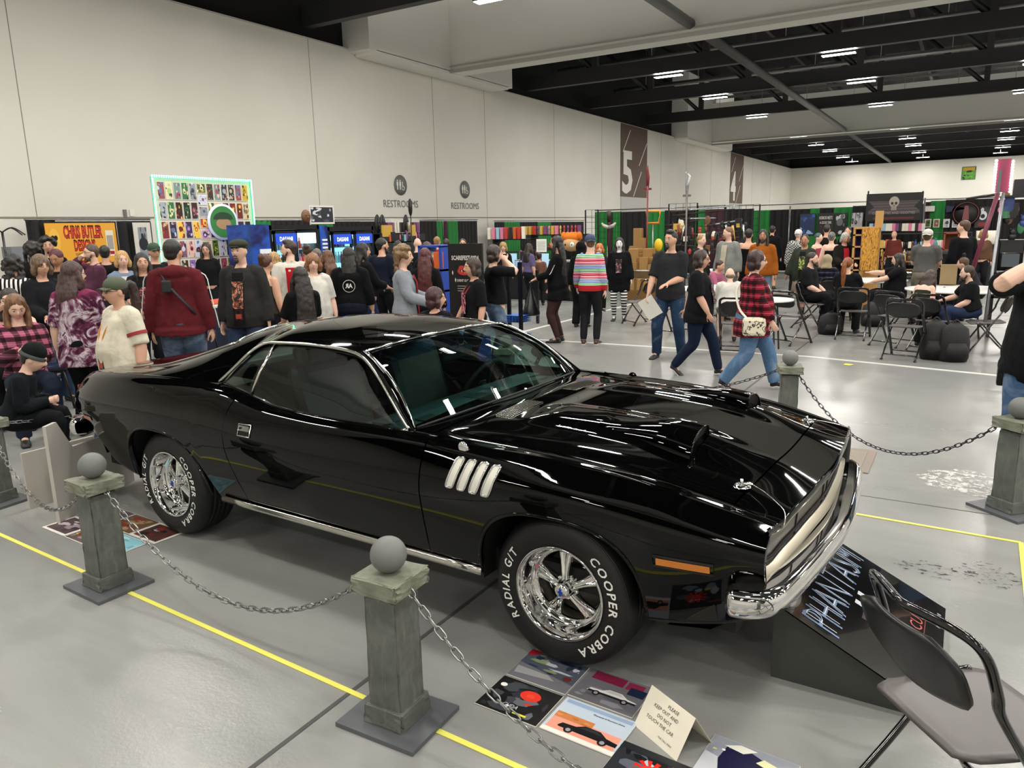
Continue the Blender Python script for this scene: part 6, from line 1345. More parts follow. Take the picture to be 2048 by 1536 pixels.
# ------------------------------------------------------------------ people
SK={'l':'#c99a80','p':'#d9b09a','m':'#a9785a','d':'#6f4a37','w':'#e6e0de'}
def skin(k): return mat('skin_'+k,SK[k],.55)
def hairm(c):
    def fn(g):
        v=g.tc(); n=g.noise(g.scalev(v,(60,60,7)),1.6,3,.6,.4); r,gg,b_=srgb(c)[:3]
        dk=(r*.45,gg*.45,b_*.45); lt=(min(r*1.6+.01,1),min(gg*1.55+.008,1),min(b_*1.5+.006,1)); g.col(g.ramp(n.outputs[0],[(.35,dk),(.65,lt)])); g.bump(n.outputs[0],.7,.006)
    return pmat('hair_'+c.strip('#'),fn,rough=.45)
def clothm(c,pat=None):
    nm='cloth_%s_%s'%(c.strip('#'),pat or 'plain')
    def fn(g):
        v=g.tc(); n=g.noise(v,7,4,.6,.5); r,gg,b_=srgb(c)[:3]
        base=g.ramp(n.outputs[0],[(.3,(r*.82,gg*.82,b_*.82)),(.7,(min(r*1.12,1),min(gg*1.12,1),min(b_*1.12,1)))])
        s=g.n('ShaderNodeSeparateXYZ'); g.l(v,s.inputs[0]); z=s.outputs[2]
        if pat=='stripes':
            f=g.math('FRACT',g.math('MULTIPLY',z,4.6)); base=g.ramp(f,[(0,'#b8304a'),(.06,'#e8b9c4'),(.11,'#c73f58'),(.17,'#e9e2df'),(.22,'#3a9e48'),(.30,'#e2e6df'),(.34,'#49b055'),(.42,'#dfe3e6'),(.46,'#2e4b9c'),(.52,'#dfe1ea'),(.56,'#5b76b8'),(.64,'#cfd3dc'),(.70,'#2d3f85'),(.75,'#e0b5bd'),(.80,'#cc3b50'),(.87,'#f0d9dc'),(.93,'#c9344a')],'CONSTANT')
            base=g.mix(g.math('LESS_THAN',z,.93),base,'#b32631')
        if pat=='bw':
            base=g.ramp(g.math('FRACT',g.math('MULTIPLY',z,18)),[(0,'#101012'),(.5,'#dcdad6')],'CONSTANT')
        if pat=='bwv':
            base=g.ramp(g.math('FRACT',g.math('MULTIPLY',s.outputs[0],22)),[(0,'#101012'),(.5,'#dcdad6')],'CONSTANT')
        if pat=='plaid':
            a=g.math('LESS_THAN',g.math('FRACT',g.math('MULTIPLY',z,11)),.45); b2=g.math('LESS_THAN',g.math('FRACT',g.math('ADD',g.math('MULTIPLY',s.outputs[0],11),g.math('MULTIPLY',s.outputs[1],7))),.45)
            base=g.mix(g.math('MULTIPLY',a,.85),c,'#0f0a0c'); base=g.mix(g.math('MULTIPLY',b2,.75),base,'#0d0a0b')
            l1=g.math('LESS_THAN',g.math('FRACT',g.math('ADD',g.math('MULTIPLY',z,11),.3)),.06); base=g.mix(g.math('MULTIPLY',l1,.3),base,'#c9a3a8')
        if pat=='hound':
            ck=g.n('ShaderNodeTexChecker',i_Scale=34); g.l(v,ck.inputs['Vector']); base=g.mix(ck.outputs[1],'#15161a','#bdbdb8')
        if pat=='tiedye':
            n2=g.noise(v,6.5,5,.6,2.2); base=g.ramp(n2.outputs[0],[(.36,'#2a1624'),(.46,'#5a2440'),(.53,'#8a7480'),(.60,'#c9bcc2'),(.66,'#4a1e36')])
            base=g.mix(g.math('GREATER_THAN',z,1.30),base,g.ramp(n2.outputs[0],[(.4,'#4a1a30'),(.6,'#7c2f50')]))
        if pat=='denim':
            n3=g.noise(v,3,4,.6,.6); base=g.mix(g.ramp(n3.outputs[0],[(.5,(0,0,0)),(.72,(.5,.5,.5))]),base,'#9fb0c4')
        g.col(base); g.bump(g.math('ADD',g.noise(v,11,3,.6,1.0).outputs[0],g.math('MULTIPLY',g.noise(v,120,2).outputs[0],.15)),.35,.02)
    return pmat(nm,fn,rough=.85,spec=.15)
CLT=bpy.data.textures.new('cloth_folds','CLOUDS'); CLT.noise_scale=.16; CLT.noise_depth=2
HRT=bpy.data.textures.new('hair_locks','CLOUDS'); HRT.noise_scale=.045; HRT.noise_depth=2
def V(*a): return Vector(a)
def ik(S,T,l1,l2,hint):
    d=T-S; L=d.length
    if L>l1+l2-.005: T=S+d*((l1+l2-.005)/L); d=T-S; L=d.length
    a=(l1*l1-l2*l2+L*L)/(2*L); h=math.sqrt(max(l1*l1-a*a,0)); dn=d/L; hv=hint-dn*hint.dot(dn)
    if hv.length<1e-5: hv=dn.orthogonal()
    return S+dn*a+hv.normalized()*h,T
def head_mesh(b,C,R3,s,fem):
    n,m=36,28; vs=[];fs=[]
    for i in range(m+1):
        th=PI*i/m
        for k in range(n):
            ph=2*PI*k/n; dx,dy,dz=math.sin(th)*math.sin(ph),math.sin(th)*math.cos(ph),math.cos(th)
            x,y,z=dx*.074,dy*.093,dz*.116
            if z<0: f=1-.30*(z/-.116)**1.5; x*=f; y*= (1-.06*(z/-.116)) if y>0 else (1-.42*(z/-.116))
            if y>0:
                g=lambda x0,z0,sx,sz: math.exp(-((x-x0)/sx)**2-((z-z0)/sz)**2)
                y+=.024*g(0,-.022,.011,.016)+.012*g(0,.0,.008,.022)          # nose
                y-=.010*(g(.031,.008,.016,.013)+g(-.031,.008,.016,.013))      # eye sockets
                y+=.005*g(0,.032,.045,.010)                                   # brow
                y+=.007*g(0,-.060,.020,.010); y-=.004*g(0,-.076,.02,.006)     # lips
                y+=.009*g(0,-.100,.022,.016)                                  # chin
                y+=.004*(g(.04,-.03,.02,.02)+g(-.04,-.03,.02,.02))
            vs.append(C+R3@(V(x,y,z)*s))
    for i in range(m):
        for k in range(n): fs.append((i*n+k,(i+1)*n+k,(i+1)*n+(k+1)%n,i*n+(k+1)%n))
    b.add(vs,fs,True)
    q=R3.to_quaternion()
    for sx in (-1,1): b.ell(C+R3@(V(sx*.077,-.004,-.008)*s),(.010*s,.018*s,.030*s),10,8,rot=q)
def hand(b,W,d,pn,s,curl=.5,side=1):
    'W wrist, d direction of hand, pn palm normal'
    d=d.normalized(); pn=(pn-d*pn.dot(d)).normalized(); sd=d.cross(pn)*side
    b.tube([W-d*.02*s,W+d*.02*s,W+d*.055*s,W+d*.088*s],[(.019*s,.026*s),(.017*s,.032*s),(.015*s,.040*s),(.012*s,.038*s)],10,up=pn)
    for k,(o,L,r) in enumerate(((-.030,.060,.0080),(-.010,.074,.0088),(.011,.079,.0090),(.031,.070,.0086))):
        p=W+d*.082*s-sd*o*s; pts=[p]; a=0
        for q in range(3): a+=curl*(.55,.8,.7)[q]; p=p+(d*math.cos(a)+pn*math.sin(a))*L*s*(.42,.33,.25)[q]; pts.append(p)
        b.tube(pts,[r*s,r*.95*s,r*.9*s,r*.7*s],7)
    p=W+d*.028*s+sd*.026*s; t1=(d*.6+sd*.75+pn*.25).normalized()
    b.tube([p,p+t1*.035*s,p+t1*.055*s+d*.018*s+pn*.006*s,p+t1*.06*s+d*.04*s+pn*.012*s],[.012*s,.011*s,.0095*s,.008*s],7)
ARMS={'down':(.275,.03,-.13),'out':(.33,.08,-.05),'hold':(.15,.34,.13),'phone':(.06,.28,.30),'face':(.09,.17,.60),'reach':(.20,.52,.25),'hip':(.21,.12,.02),'cross':(-.04,.25,.20),'belly':(.02,.24,.12),'lap':(.10,.30,.10),'back':(.22,-.24,-.08),'fwd':(.26,.22,-.08),'table':(.16,.44,.24),'pocket':(.20,.10,-.02),'up':(.12,.26,.62),'point':(.22,.58,.42)}
NP=[0]; PEOPLE=[]
def person(label,px,top,D,yaw,hair='short',hc='#2a1c14',t='tee',tc='#15151a',tp=None,sl=.55,bt='trousers',bc='#16161a',bp=None,sh='#131314',R='down',L='down',leg='stand',sk='l',bd=.35,fem=False,h=None,hy=0,hp=0,lean=0,ext=(),hem=None,feet=None,seat=.45,sex_sh=None,stride=.32,group=None,tw=0):
    NP[0]+=1
    if feet: g=at(*feet); base=V(g.x,g.y,0); D=math.hypot(g.x,g.y)
    r_=ray(px,top); hd=math.hypot(r_[0],r_[1]); 
    if not feet: base=V(r_[0]/hd*D,r_[1]/hd*D,0)
    ztop=CAM_H+r_[2]/hd*D
    sit=leg in('sit','kneel')
    H=h or (ztop if not sit else 1.70)
    H=max(1.2,min(H,1.95)); s=H/1.75
    if not h and not sit and ('cap' in ext or 'flatcap' in ext or 'beanie' in ext): s*=.985
    v=V(base.x,base.y,0).normalized(); rt=V(v.y,-v.x,0); ya=math.radians(yaw); f=-v*math.cos(ya)+rt*math.sin(ya); rz=math.atan2(-f.x,f.y)
    vox=max(.0075,min(.02,D*.0011)); far=D>13
    shw=(.128 if fem else .150)+.02*bd
    zh=(.92*s if not sit else seat+.09)
    B=V(0,0,zh); ln=math.radians(lean); up=V(0,math.sin(ln),math.cos(ln)); fw=V(0,math.cos(ln),-math.sin(ln)); X=V(1,0,0)
    def T(x,y,t_): return B+X*x*s+fw*y*s+up*t_*s
    # legs
    legs=[]
    for sd in (-1,1):
        hip=V(sd*.088*s,0,zh-.02*s)
        if leg=='stand': ank=V(sd*.105*s,-.01,.085*s); hint=V(sd*.1,1,0)
        elif leg=='wide': ank=V(sd*.17*s,.02*sd,.085*s); hint=V(sd*.1,1,0)
        elif leg in('walk','walk2'):
            k=(sd if leg=='walk' else -sd); ank=V(sd*.08*s,k*stride*s,(.085 if k>0 else .15)*s); hint=V(0,1,.1)
        elif sit: ank=V(sd*.14*s,.36*s,.085); hint=V(sd*.1,1,.8)
        if sit: knee=V(sd*.13*s,.44*s,zh+.0*s)
        else: knee,ank=ik(hip,ank,.435*s,.415*s,hint)
        fd=V(sd*.12,1,0).normalized(); 
        if leg in('walk','walk2') and k<0: fd=V(sd*.05,.8,-.6).normalized()
        legs.append((hip,knee,ank,fd,sd))
    # arms
    arms=[]
    for nm,sd in ((L,-1),(R,1)):
        S=T(sd*shw,-.005,.468); tg=ARMS[nm] if isinstance(nm,str) else nm; W=T(sd*(tg[0]+(.06*bd-.04 if nm=='down' else 0)),tg[1],tg[2])
        if nm in('down',) : hint=V(sd*.35,-1,0)
        elif nm in('face','up'): hint=V(sd*.9,.1,-.8)
        elif nm in('hip',): hint=V(sd*1,-.6,0)
        else: hint=V(sd*.55,-.7,-.6)
        E,W=ik(S,W,.285*s,.25*s,hint); arms.append((S,E,W,sd,nm))
    # head
    Nk=T(0,.0,.545); Hc=T(0,.035,.0)+up*(.715-.01)*s-up*0+V(0,0,0); Hc=T(0,.03,.690)
    hs=.5+.5*s
    R3=(Matrix.Rotation(math.radians(hy),3,'Z')@Matrix.Rotation(math.radians(-hp),3,'X')@Matrix.Rotation(-ln*.4,3,'X'))
    Hc=Nk+(Hc-Nk); 
    b=MB(); head_mesh(b,Hc,R3,hs,fem)
    b.tube([T(0,-.01,.47),Nk,Hc+R3@V(0,-.015,-.07)*hs],[.062*s,.055*s,.055*s],12)
    w1,w2,w3=.145+.05*bd,.118+.10*bd,.150+.07*bd; d1,d2,d3=.095+.05*bd,.080+.12*bd,.10+.09*bd
    tor=[(-.06,w3*.92,d3*.95),(.02,w3,d3),(.16,w2,d2),(.30,w1*.97,d1),(.42,w1*.98,d1*.98),(.485,w1*.72,d1*.74),(.515,w1*.50,.070),(.545,.062,.058)]
    def torso(bb,e,tlo,thi=.55,eb=0,bust=0):
        pts=[];rr=[]
        for i,(t_,a,c) in enumerate(tor):
            if t_<tlo-1e-6 : continue
            if t_>thi: continue
            el=e+(.014 if e>0 and t_<.1 else 0)
            pts.append(T(0,.012*(1 if .1<t_<.4 else 0)+bd*.03*(t_<.25)+(.012 if bust and .25<t_<.40 else 0),t_)); rr.append((c*s+el+(.02*s if bust and .25<t_<.42 else 0),a*s+el))
        if tlo<tor[0][0]:
            n_=4
            for q in range(1,n_+1):
                t_=tor[0][0]+(tlo-tor[0][0])*q/n_; pts.insert(0,T(0,0,t_) if not sit else T(0,0,t_)); rr.insert(0,(d3*s+e+.016+eb*q/n_,w3*s+e+.016+eb*q/n_))
        P=catmull([tuple(p) for p in pts],3); rs=catmull([tuple(x) for x in rr],3); bb.tube(P,[tuple(x) for x in rs],20,up=(0,1,0))
    torso(b,-.004,-.06)
    for (S,E,W,sd,nm) in arms:
        ap=[S.lerp(T(0,0,.47),.25),S,S.lerp(E,.5),E,E.lerp(W,.35),W]; k=1+.35*bd
        b.tube(catmull([tuple(p) for p in ap],3),[x*s*k for x in [.044,.046,.047]+[.048,.048,.049,.046,.044,.042,.040,.040,.041,.040,.036,.030,.026/k*1.05]],12)
        d=(W-E).normalized(); pn=(V(0,0,-1) if nm in('hold','table','reach','belly','cross','lap','point') else V(-sd,.2,0)); curl=.9 if nm in('hold','phone','face','up') else .45
        hand(b,W,d,pn,s,curl,side=-sd)
    for (hip,kn,an,fd,sd) in legs:
        k=1+.3*bd; P=catmull([tuple(p) for p in (hip,hip.lerp(kn,.5),kn,kn.lerp(an,.35),an)],3)
        b.tube(P,[x*s*k for x in [.083,.082,.078,.074,.068,.062,.057,.056,.056,.052,.046,.040,.036]],12)
        if fd: b.tube([an-V(0,0,.03)*s,an+fd*.09*s-V(0,0,.045)*s],[.035*s,.03*s],8)
    bare=bt in('shorts','fishnet','skirt')
    me=b.build('person',skin(sk),fixn=False); o=me; o.location=base; o.rotation_euler=(0,0,rz); tag(o,label,'person',group); 
    rm=mod(o,'REMESH',mode='VOXEL',voxel_size=vox if not far else max(vox,.012),use_smooth_shade=True); mod(o,'SMOOTH',iterations=1 if far else 2,factor=.4)
    def cl(bb,name,m,vx=None,disp=.012,parent=o,it=3):
        q=bb.build(name,m,parent,fixn=False); mod(q,'REMESH',mode='VOXEL',voxel_size=max(vx or .011,vox*1.2),use_smooth_shade=True); mod(q,'SMOOTH',iterations=it,factor=.5)
        if disp: mod(q,'DISPLACE',texture=CLT,strength=disp,mid_level=.5,texture_coords='GLOBAL')
        return q
    # bottoms
    if bt in('trousers','leggings','shorts','jeans','wide'):
        bb=MB(); e=.012 if bt!='leggings' else .006
        if bt=='wide': e=.022
        bb.tube([T(0,0,.06),T(0,-.005,.02),V(0,-.005,zh-.05*s),V(0,0,zh-.11*s)] if not sit else [T(0,0,.06),T(0,0,.0),T(0,.05,-.06)],[(d3*s*.95+.004,w3*s*.95+.004),(d3*s+e*.5,w3*s+e*.5),(d3*s*.97+e*.4,w3*s*.97+e*.4),(d3*s*.6,w3*s*.75)] if not sit else [(d3*s*.95+.004,w3*s*.95+.004),(d3*s+e*.6,w3*s+e*.6),(d3*s*.8,w3*s)],18,up=(0,1,0))
        for (hip,kn,an,fd,sd) in legs:
            k=1+.3*bd; full=[hip,hip.lerp(kn,.5),kn,kn.lerp(an,.35),an-V(0,0,.02)*s]; P=catmull([tuple(p) for p in full],3); rs=[x*s*k+e for x in [.072,.082,.084,.079,.072,.066,.061,.060,.060,.057,.053,.050,.050 if bt!='leggings' else .040]]
            if bt=='wide': rs=[max(x,.085*s) for x in rs]
            if bt=='shorts': P=P[:6]; rs=[x+.012 for x in rs[:6]]
            bb.tube(P,rs,14)
        cl(bb,'trousers' if bt!='shorts' else 'shorts',clothm(bc,bp),disp=.010 if bt!='leggings' else .004)
    if bt=='fishnet':
        bb=MB()
        for (hip,kn,an,fd,sd) in legs:
            P=catmull([tuple(p) for p in (hip,hip.lerp(kn,.5),kn,kn.lerp(an,.35),an)],3); bb.tube(P,[x*s*(1+.3*bd)+.005 for x in [.083,.082,.078,.074,.068,.062,.057,.056,.056,.052,.046,.040,.036]],14)
        cl(bb,'stockings',clothm(bc,bp),disp=0)
    if bt=='skirt':
        bb=MB(); bb.lathe([(.13*s+.05*bd,.06*s),(.17*s+.05*bd,-.12*s),(.22*s+.04*bd,-.45*s),(.215*s+.04*bd,-.45*s),(.15*s,-.1*s)],24); bb.v=[(x,y*.75,z+zh) for x,y,z in bb.v]; bb.build('skirt',clothm(bc,bp),o,fixn=False)
    # shoes
    for (hip,kn,an,fd,sd) in legs:
        bb=MB(); hz=V(0,0,1); heel=an-V(0,0,.058*s)-fd*.055*s; toe=heel+fd*.265*s
        P=[heel+V(0,0,.0),heel+fd*.02*s,heel+fd*.07*s+V(0,0,.012)*s,heel+fd*.14*s-V(0,0,.004)*s,heel+fd*.21*s-V(0,0,.012)*s,heel+fd*.258*s-V(0,0,.018)*s,toe-V(0,0,.02)*s]
        bb.tube(P,[(.018*s,.020*s),(.036*s,.033*s),(.043*s,.036*s),(.034*s,.041*s),(.025*s,.044*s),(.018*s,.034*s),(.006*s,.012*s)],12,up=(0,0,1)); bb.tube([an-V(0,0,.05)*s,an+V(0,0,(.13 if 'boots' in ext else .0))*s],[.04*s,.048*s],10)
        sh_=bb.build('shoe',mat('shoe_'+sh.strip('#'),sh,.5),o,fixn=False)
        if 'sole' in ext: bb=MB(); bb.tube([q-V(0,0,.030)*s for q in P[:-1]],[(.010*s,.024*s),(.010*s,.036*s),(.010*s,.038*s),(.010*s,.043*s),(.010*s,.046*s),(.010*s,.036*s)],10,up=(0,0,1)); bb.build('sole',mat('white_rubber','#cfcdc6',.6),sh_,fixn=False)
    # top
    hem_=hem if hem is not None else {'tee':-.03,'sweater':-.05,'hoodie':-.06,'jacket':-.12,'cardigan':-.25,'dress':-.32,'tank':-.02,'coat':-.40}.get(t,-.03)
    e={'tee':.012,'sweater':.014,'hoodie':.020,'jacket':.022,'cardigan':.018,'dress':.010,'tank':.006,'coat':.03}.get(t,.014)
    bb=MB(); torso(bb,e,hem_,.53 if t!='tank' else .42,eb=.0 if t!='dress' else .03,bust=fem)
    if t in('hoodie',): bb.ell(T(0,-.085,.50),(.13*s,.07*s,.07*s),14,8); bb.tube([T(-.09,-.02,.52),T(0,-.08,.55),T(.09,-.02,.52)],.035*s,8)
    if t in('jacket','coat'): bb.tube([T(-.075,.02,.52),T(0,-.06,.56),T(.075,.02,.52)],[(.02,.02)]*3,8)
    for (S,E,W,sd,nm) in arms:
        if sl<=0: continue
        k=1+.35*bd; ap=[S.lerp(T(0,0,.42),.35),S,S.lerp(E,.5),E,E.lerp(W,.5),W]; P=catmull([tuple(p) for p in ap],3); rs=[x*s*k+e*.9 for x in [.050,.052,.053,.053,.053,.052,.051,.049,.047,.046,.046,.046,.044,.042,.038,.036]]
        n=int(round(3+ (sl*12 if sl<1 else 13))); n=min(n,16)
        if t in('tee',) and sl<.9: rs=[x+.008 for x in rs]
        bb.tube(P[:n],rs[:n],14)
    nm_={'tee':'shirt','sweater':'sweater','hoodie':'hoodie','jacket':'jacket','cardigan':'cardigan','dress':'dress','tank':'tank_top','coat':'coat'}[t]
    tob=cl(bb,nm_,clothm(tc,tp),disp=.016 if t not in('dress','tank') else .006)
    def chest(t0,t1,wx,col,name,off=.012,back=False,xc=0):
        sg=-1 if back else 1; rows=[]
        for i in range(7):
            t_=t0+(t1-t0)*i/6; row=[]
            for j in range(9):
                x=xc+(-1+2*j/8)*wx; 
                a=np.interp(t_,[q[0] for q in tor],[q[1] for q in tor])*s+e; c=np.interp(t_,[q[0] for q in tor],[q[2] for q in tor])*s+e+(.02*s if fem and .25<t_<.42 else 0)
                y=c*math.sqrt(max(0,1-(x*s/a)**2))+.012+.012*s+bd*.03*s*(t_<.25); row.append(T(x,0,t_)+fw*(sg*(y if not back else c*math.sqrt(max(0,1-(x*s/a)**2)))+sg*off))
            rows.append(row)
        q=MB(); q.grid(rows); return q.build(name,col,tob)
    for x in ext:
        if x.startswith('print:'): 
            chest(.10,.38,.058 if t in('jacket','coat') else .085,pmat('shirt_print_'+x[6:].strip('#'),lambda g:g.col(g.ramp(g.noise(g.tc(),16,4,.7,1.5).outputs[0],[(.40,'#101012'),(.50,x[6:]),(.58,'#c9c3bb'),(.63,x[6:])],'CONSTANT')),rough=.7),'shirt_print')
        if x.startswith('open:'): chest(-.08,.47,.058,clothm(x[5:]),'inner_shirt',off=.006)
        if x=='redvest': chest(-.08,.47,.10,clothm('#a01822'),'red_back_panel',back=True,off=.010); chest(-.08,.40,.09,clothm('#a01822'),'red_front_panel',off=.010)
        if x=='backprint':
            q=MB(); c=T(.03,0,.33)
            yb_=-(tor[3][2]*s+e+.014)
            for k in range(28):
                a0=2*PI*k/28; q.add([T(.0+.085*math.cos(a),0,.30+.085*math.sin(a))+fw*(yb_+.25*(abs(math.cos(a)*.085))**1.4) for a in (a0,a0+.19)]+[T(.0+.078*math.cos(a),0,.30+.078*math.sin(a))+fw*(yb_+.25*(abs(math.cos(a)*.078))**1.4) for a in (a0+.19,a0)],[(0,1,2,3)])
            text(q,'AR',.06,lambda x,y:T(-x,0,.275+y)+fw*(yb_+.002),width=.10,fat=.03); q.build('back_print',mat('white_shirt_ink','#d9d7d2',.7),tob)
    # hair & hats
    def Hp(x,y,z): return Hc+R3@(V(x,y,z)*hs)
    q=R3.to_quaternion(); hb=MB(); hm=hairm(hc); has=True
    hr=random.Random(NP[0])
    if hair in('short','buzz'): k=1.0 if hair=='short' else .97; hb.ell(Hp(0,-.018,.036),(.083*hs*k,.096*hs*k,.095*hs*k),18,12,q); hb.ell(Hp(0,-.052,-.015),(.066*hs,.05*hs,.065*hs),14,10,q)
    elif hair=='quiff': hb.ell(Hp(0,-.018,.036),(.081*hs,.094*hs,.092*hs),18,12,q); hb.ell(Hp(0,.02,.105),(.062*hs,.06*hs,.035*hs),14,8,q); hb.ell(Hp(0,-.05,-.01),(.066*hs,.048*hs,.06*hs),14,10,q)
    elif hair in('long','longer','straight'):
        Ln={'long':.36,'longer':.50,'straight':.58}[hair]; hb.ell(Hp(0,-.016,.032),(.088*hs,.098*hs,.102*hs),18,12,q)
        dn=V(0,0,-1); bk=-fw
        b0=Hp(0,-.055,.0); pts=[b0,b0+bk*.03+dn*.10,b0+bk*.055+dn*Ln*.45,b0+bk*.06+dn*Ln*.75,b0+bk*.055+dn*Ln]
        hb.tube(catmull([tuple(p) for p in pts],3),[(.055,.085)]*3+[(.05,.10)]*5+[(.042,.11)]*3+[(.02,.07)]*2,14,up=tuple(bk))
        for sx in (-1,1):
            p0=Hp(sx*.066,.005,.03); p1=Hp(sx*.086,.012,-.06); p2=p1+dn*.12+fw*.015; hb.tube(catmull([tuple(p0),tuple(p1),tuple(p2),tuple(p2+dn*(.08 if hair!='long' else .02))],3),[.02,.026,.028,.029,.030,.030,.030,.026,.022,.010][:10],10)
    elif hair in('bob','bobw'):
        k=1.08 if hair=='bobw' else 1.0; hb.ell(Hp(0,-.016,.030),(.090*hs*k,.100*hs*k,.104*hs*k),18,12,q); hb.ell(Hp(0,-.05,-.05),(.088*hs*k,.065*hs*k,.075*hs*k),14,10,q)
        for sx in (-1,1): hb.tube([tuple(Hp(sx*.070,.012,.03)),tuple(Hp(sx*.088*k,.012,-.04)),tuple(Hp(sx*.082*k,.008,-.10*k))],[.02,.030,.016],10)
    elif hair in('curly','afro'):
        rr=.105 if hair=='curly' else .125; N=46
        for k in range(N):
            a=hr.uniform(0,2*PI); z=hr.uniform(-.5 if hair=='curly' else -.2,1); r_=math.sqrt(max(0,1-z*z)); y=math.cos(a)*r_*rr-.02
            if y>.05 and z<.55: continue
            hb.ell(Hp(math.sin(a)*r_*rr*.9,y,.03+z*rr*.95),(.030,.030,.030),8,6)
        hb.ell(Hp(0,-.02,.035),(.09*hs,.098*hs,.10*hs),14,10,q)
        if hair=='curly':
            for k in range(40): a=hr.uniform(-1.9,1.9); zz=hr.uniform(-.30,-.02); hb.ell(Hp(math.sin(a)*.10,-.04-math.cos(a)*.065,zz),(.028,.028,.035),8,6)
    elif hair in('bun','ponytail'):
        hb.ell(Hp(0,-.018,.032),(.083*hs,.095*hs,.098*hs),18,12,q); 
        if hair=='bun': hb.ell(Hp(0,-.09,.085),(.045,.04,.045),12,8)
        else: b0=Hp(0,-.10,.05); bk=-fw; dn=V(0,0,-1); hb.tube(catmull([tuple(x) for x in (b0,b0+bk*.05,b0+bk*.07+dn*.14,b0+bk*.05+dn*.32,b0+bk*.03+dn*.45)],3),[.024,.028,.032,.036,.038,.040,.040,.038,.036,.032,.026,.018,.008],10)
    elif hair=='fringe': hb.ell(Hp(0,-.055,-.02),(.077*hs,.045*hs,.045*hs),14,8,q)
    else: has=False
    if 'beard' in ext:
        bb=MB(); bb.ell(Hp(0,.052,-.085),(.048*hs,.042*hs,.040*hs),14,10,q); bb.ell(Hp(0,.078,-.108),(.028*hs,.03*hs,.03*hs),10,8,q); 
        for sx in(-1,1): bb.tube([tuple(Hp(sx*.070,.012,-.02)),tuple(Hp(sx*.062,.035,-.07))],.012,8)
        bb.build('beard',hm,o)
    if 'goatee' in ext:
        bb=MB(); bb.ell(Hp(0,.078,-.098),(.024*hs,.026*hs,.034*hs),12,10,q); bb.tube([tuple(Hp(-.024,.090,-.052)),tuple(Hp(0,.101,-.046)),tuple(Hp(.024,.090,-.052))],.005,6); bb.build('beard',hm,o)
    if 'stubble' in ext:
        bb=MB(); bb.ell(Hp(0,.070,-.102),(.026*hs,.026*hs,.018*hs),12,8,q); bb.build('beard',hm,o)
    if has:
        ho=hb.build('hair',hm,o,fixn=False); mod(ho,'REMESH',mode='VOXEL',voxel_size=max(.007,vox),use_smooth_shade=True); mod(ho,'SMOOTH',iterations=2,factor=.5); mod(ho,'DISPLACE',texture=HRT,strength=.012,mid_level=.5)
    hat=None
    for x in ext:
        if x.startswith('cap:'):
            m=mat('hat_'+x[4:].strip('#'),x[4:],.8); bb=MB(); bb.ell(Hp(0,-.012,.052),(.088*hs,.102*hs,.082*hs),20,12,q); hat=bb.build('cap',m,o); sg=-1 if 'capback' in ext else 1
            bb=MB(); rows=[]
            for i in range(5):
                u=i/4; rows.append([Hp(.075*math.sin(a)*(1-.05*u),sg*(.070+.078*u*math.cos(a*.55))-.012 if sg>0 else -.012-.070-.06*u,.050-.012*u-.018*abs(math.sin(a))) for a in np.linspace(-1.2,1.2,9)])
            bb.grid(rows); q2=bb.build('cap_brim',m,hat); mod(q2,'SOLIDIFY',thickness=.005)
        if x.startswith('flatcap:'):
            m=clothm(x[8:],'hound' if 'houndcap' in ext else None); bb=MB(); bb.ell(Hp(0,.004,.072),(.094*hs,.118*hs,.055*hs),20,12,q); bb.ell(Hp(0,-.02,.05),(.086*hs,.098*hs,.06*hs),18,10,q); hat=bb.build('flat_cap',m,o); bb=MB(); bb.ell(Hp(0,.105,.048),(.062*hs,.04*hs,.008),14,6,q); bb.build('cap_brim',m,hat)
        if x.startswith('beanie:'):
            bb=MB(); bb.ell(Hp(0,-.014,.048),(.088*hs,.102*hs,.098*hs),20,12,q); hat=bb.build('beanie',clothm(x[7:]),o)
            if 'cuff' in ext: bb=MB(); bb.tube([tuple(Hp(.086*math.sin(a),-.014+.100*math.cos(a),.022)) for a in np.linspace(0,2*PI,22,endpoint=False)],[(.016,.008)]*22,8,closed=True,up=(0,0,1)); bb.build('hat_cuff',mat('grey_cuff','#3c4240',.8),hat)
        if x.startswith('hood:'):
            bb=MB(); bb.ell(Hp(0,-.022,.018),(.100*hs,.108*hs,.118*hs),20,12,q); bb.tube([tuple(Hp(0,-.03,-.05)),tuple(T(0,-.03,.50))],[.085,.11],12); cl(bb,'hood',clothm(x[5:]),disp=.012)
        if x=='glasses':
            bb=MB()
            for sx in (-1,1): bb.tube([tuple(Hp(sx*.031+.021*math.cos(a),.093,.006+.015*math.sin(a))) for a in np.linspace(0,2*PI,14,endpoint=False)],.0022,5,closed=True); bb.tube([tuple(Hp(sx*.052,.092,.010)),tuple(Hp(sx*.078,.0,.006))],.002,5)
            bb.tube([tuple(Hp(-.01,.094,.008)),tuple(Hp(.01,.094,.008))],.002,5); bb.build('glasses',mat('black_frames','#111',.3) if False else mat('black_frames','#111111',.3),o)
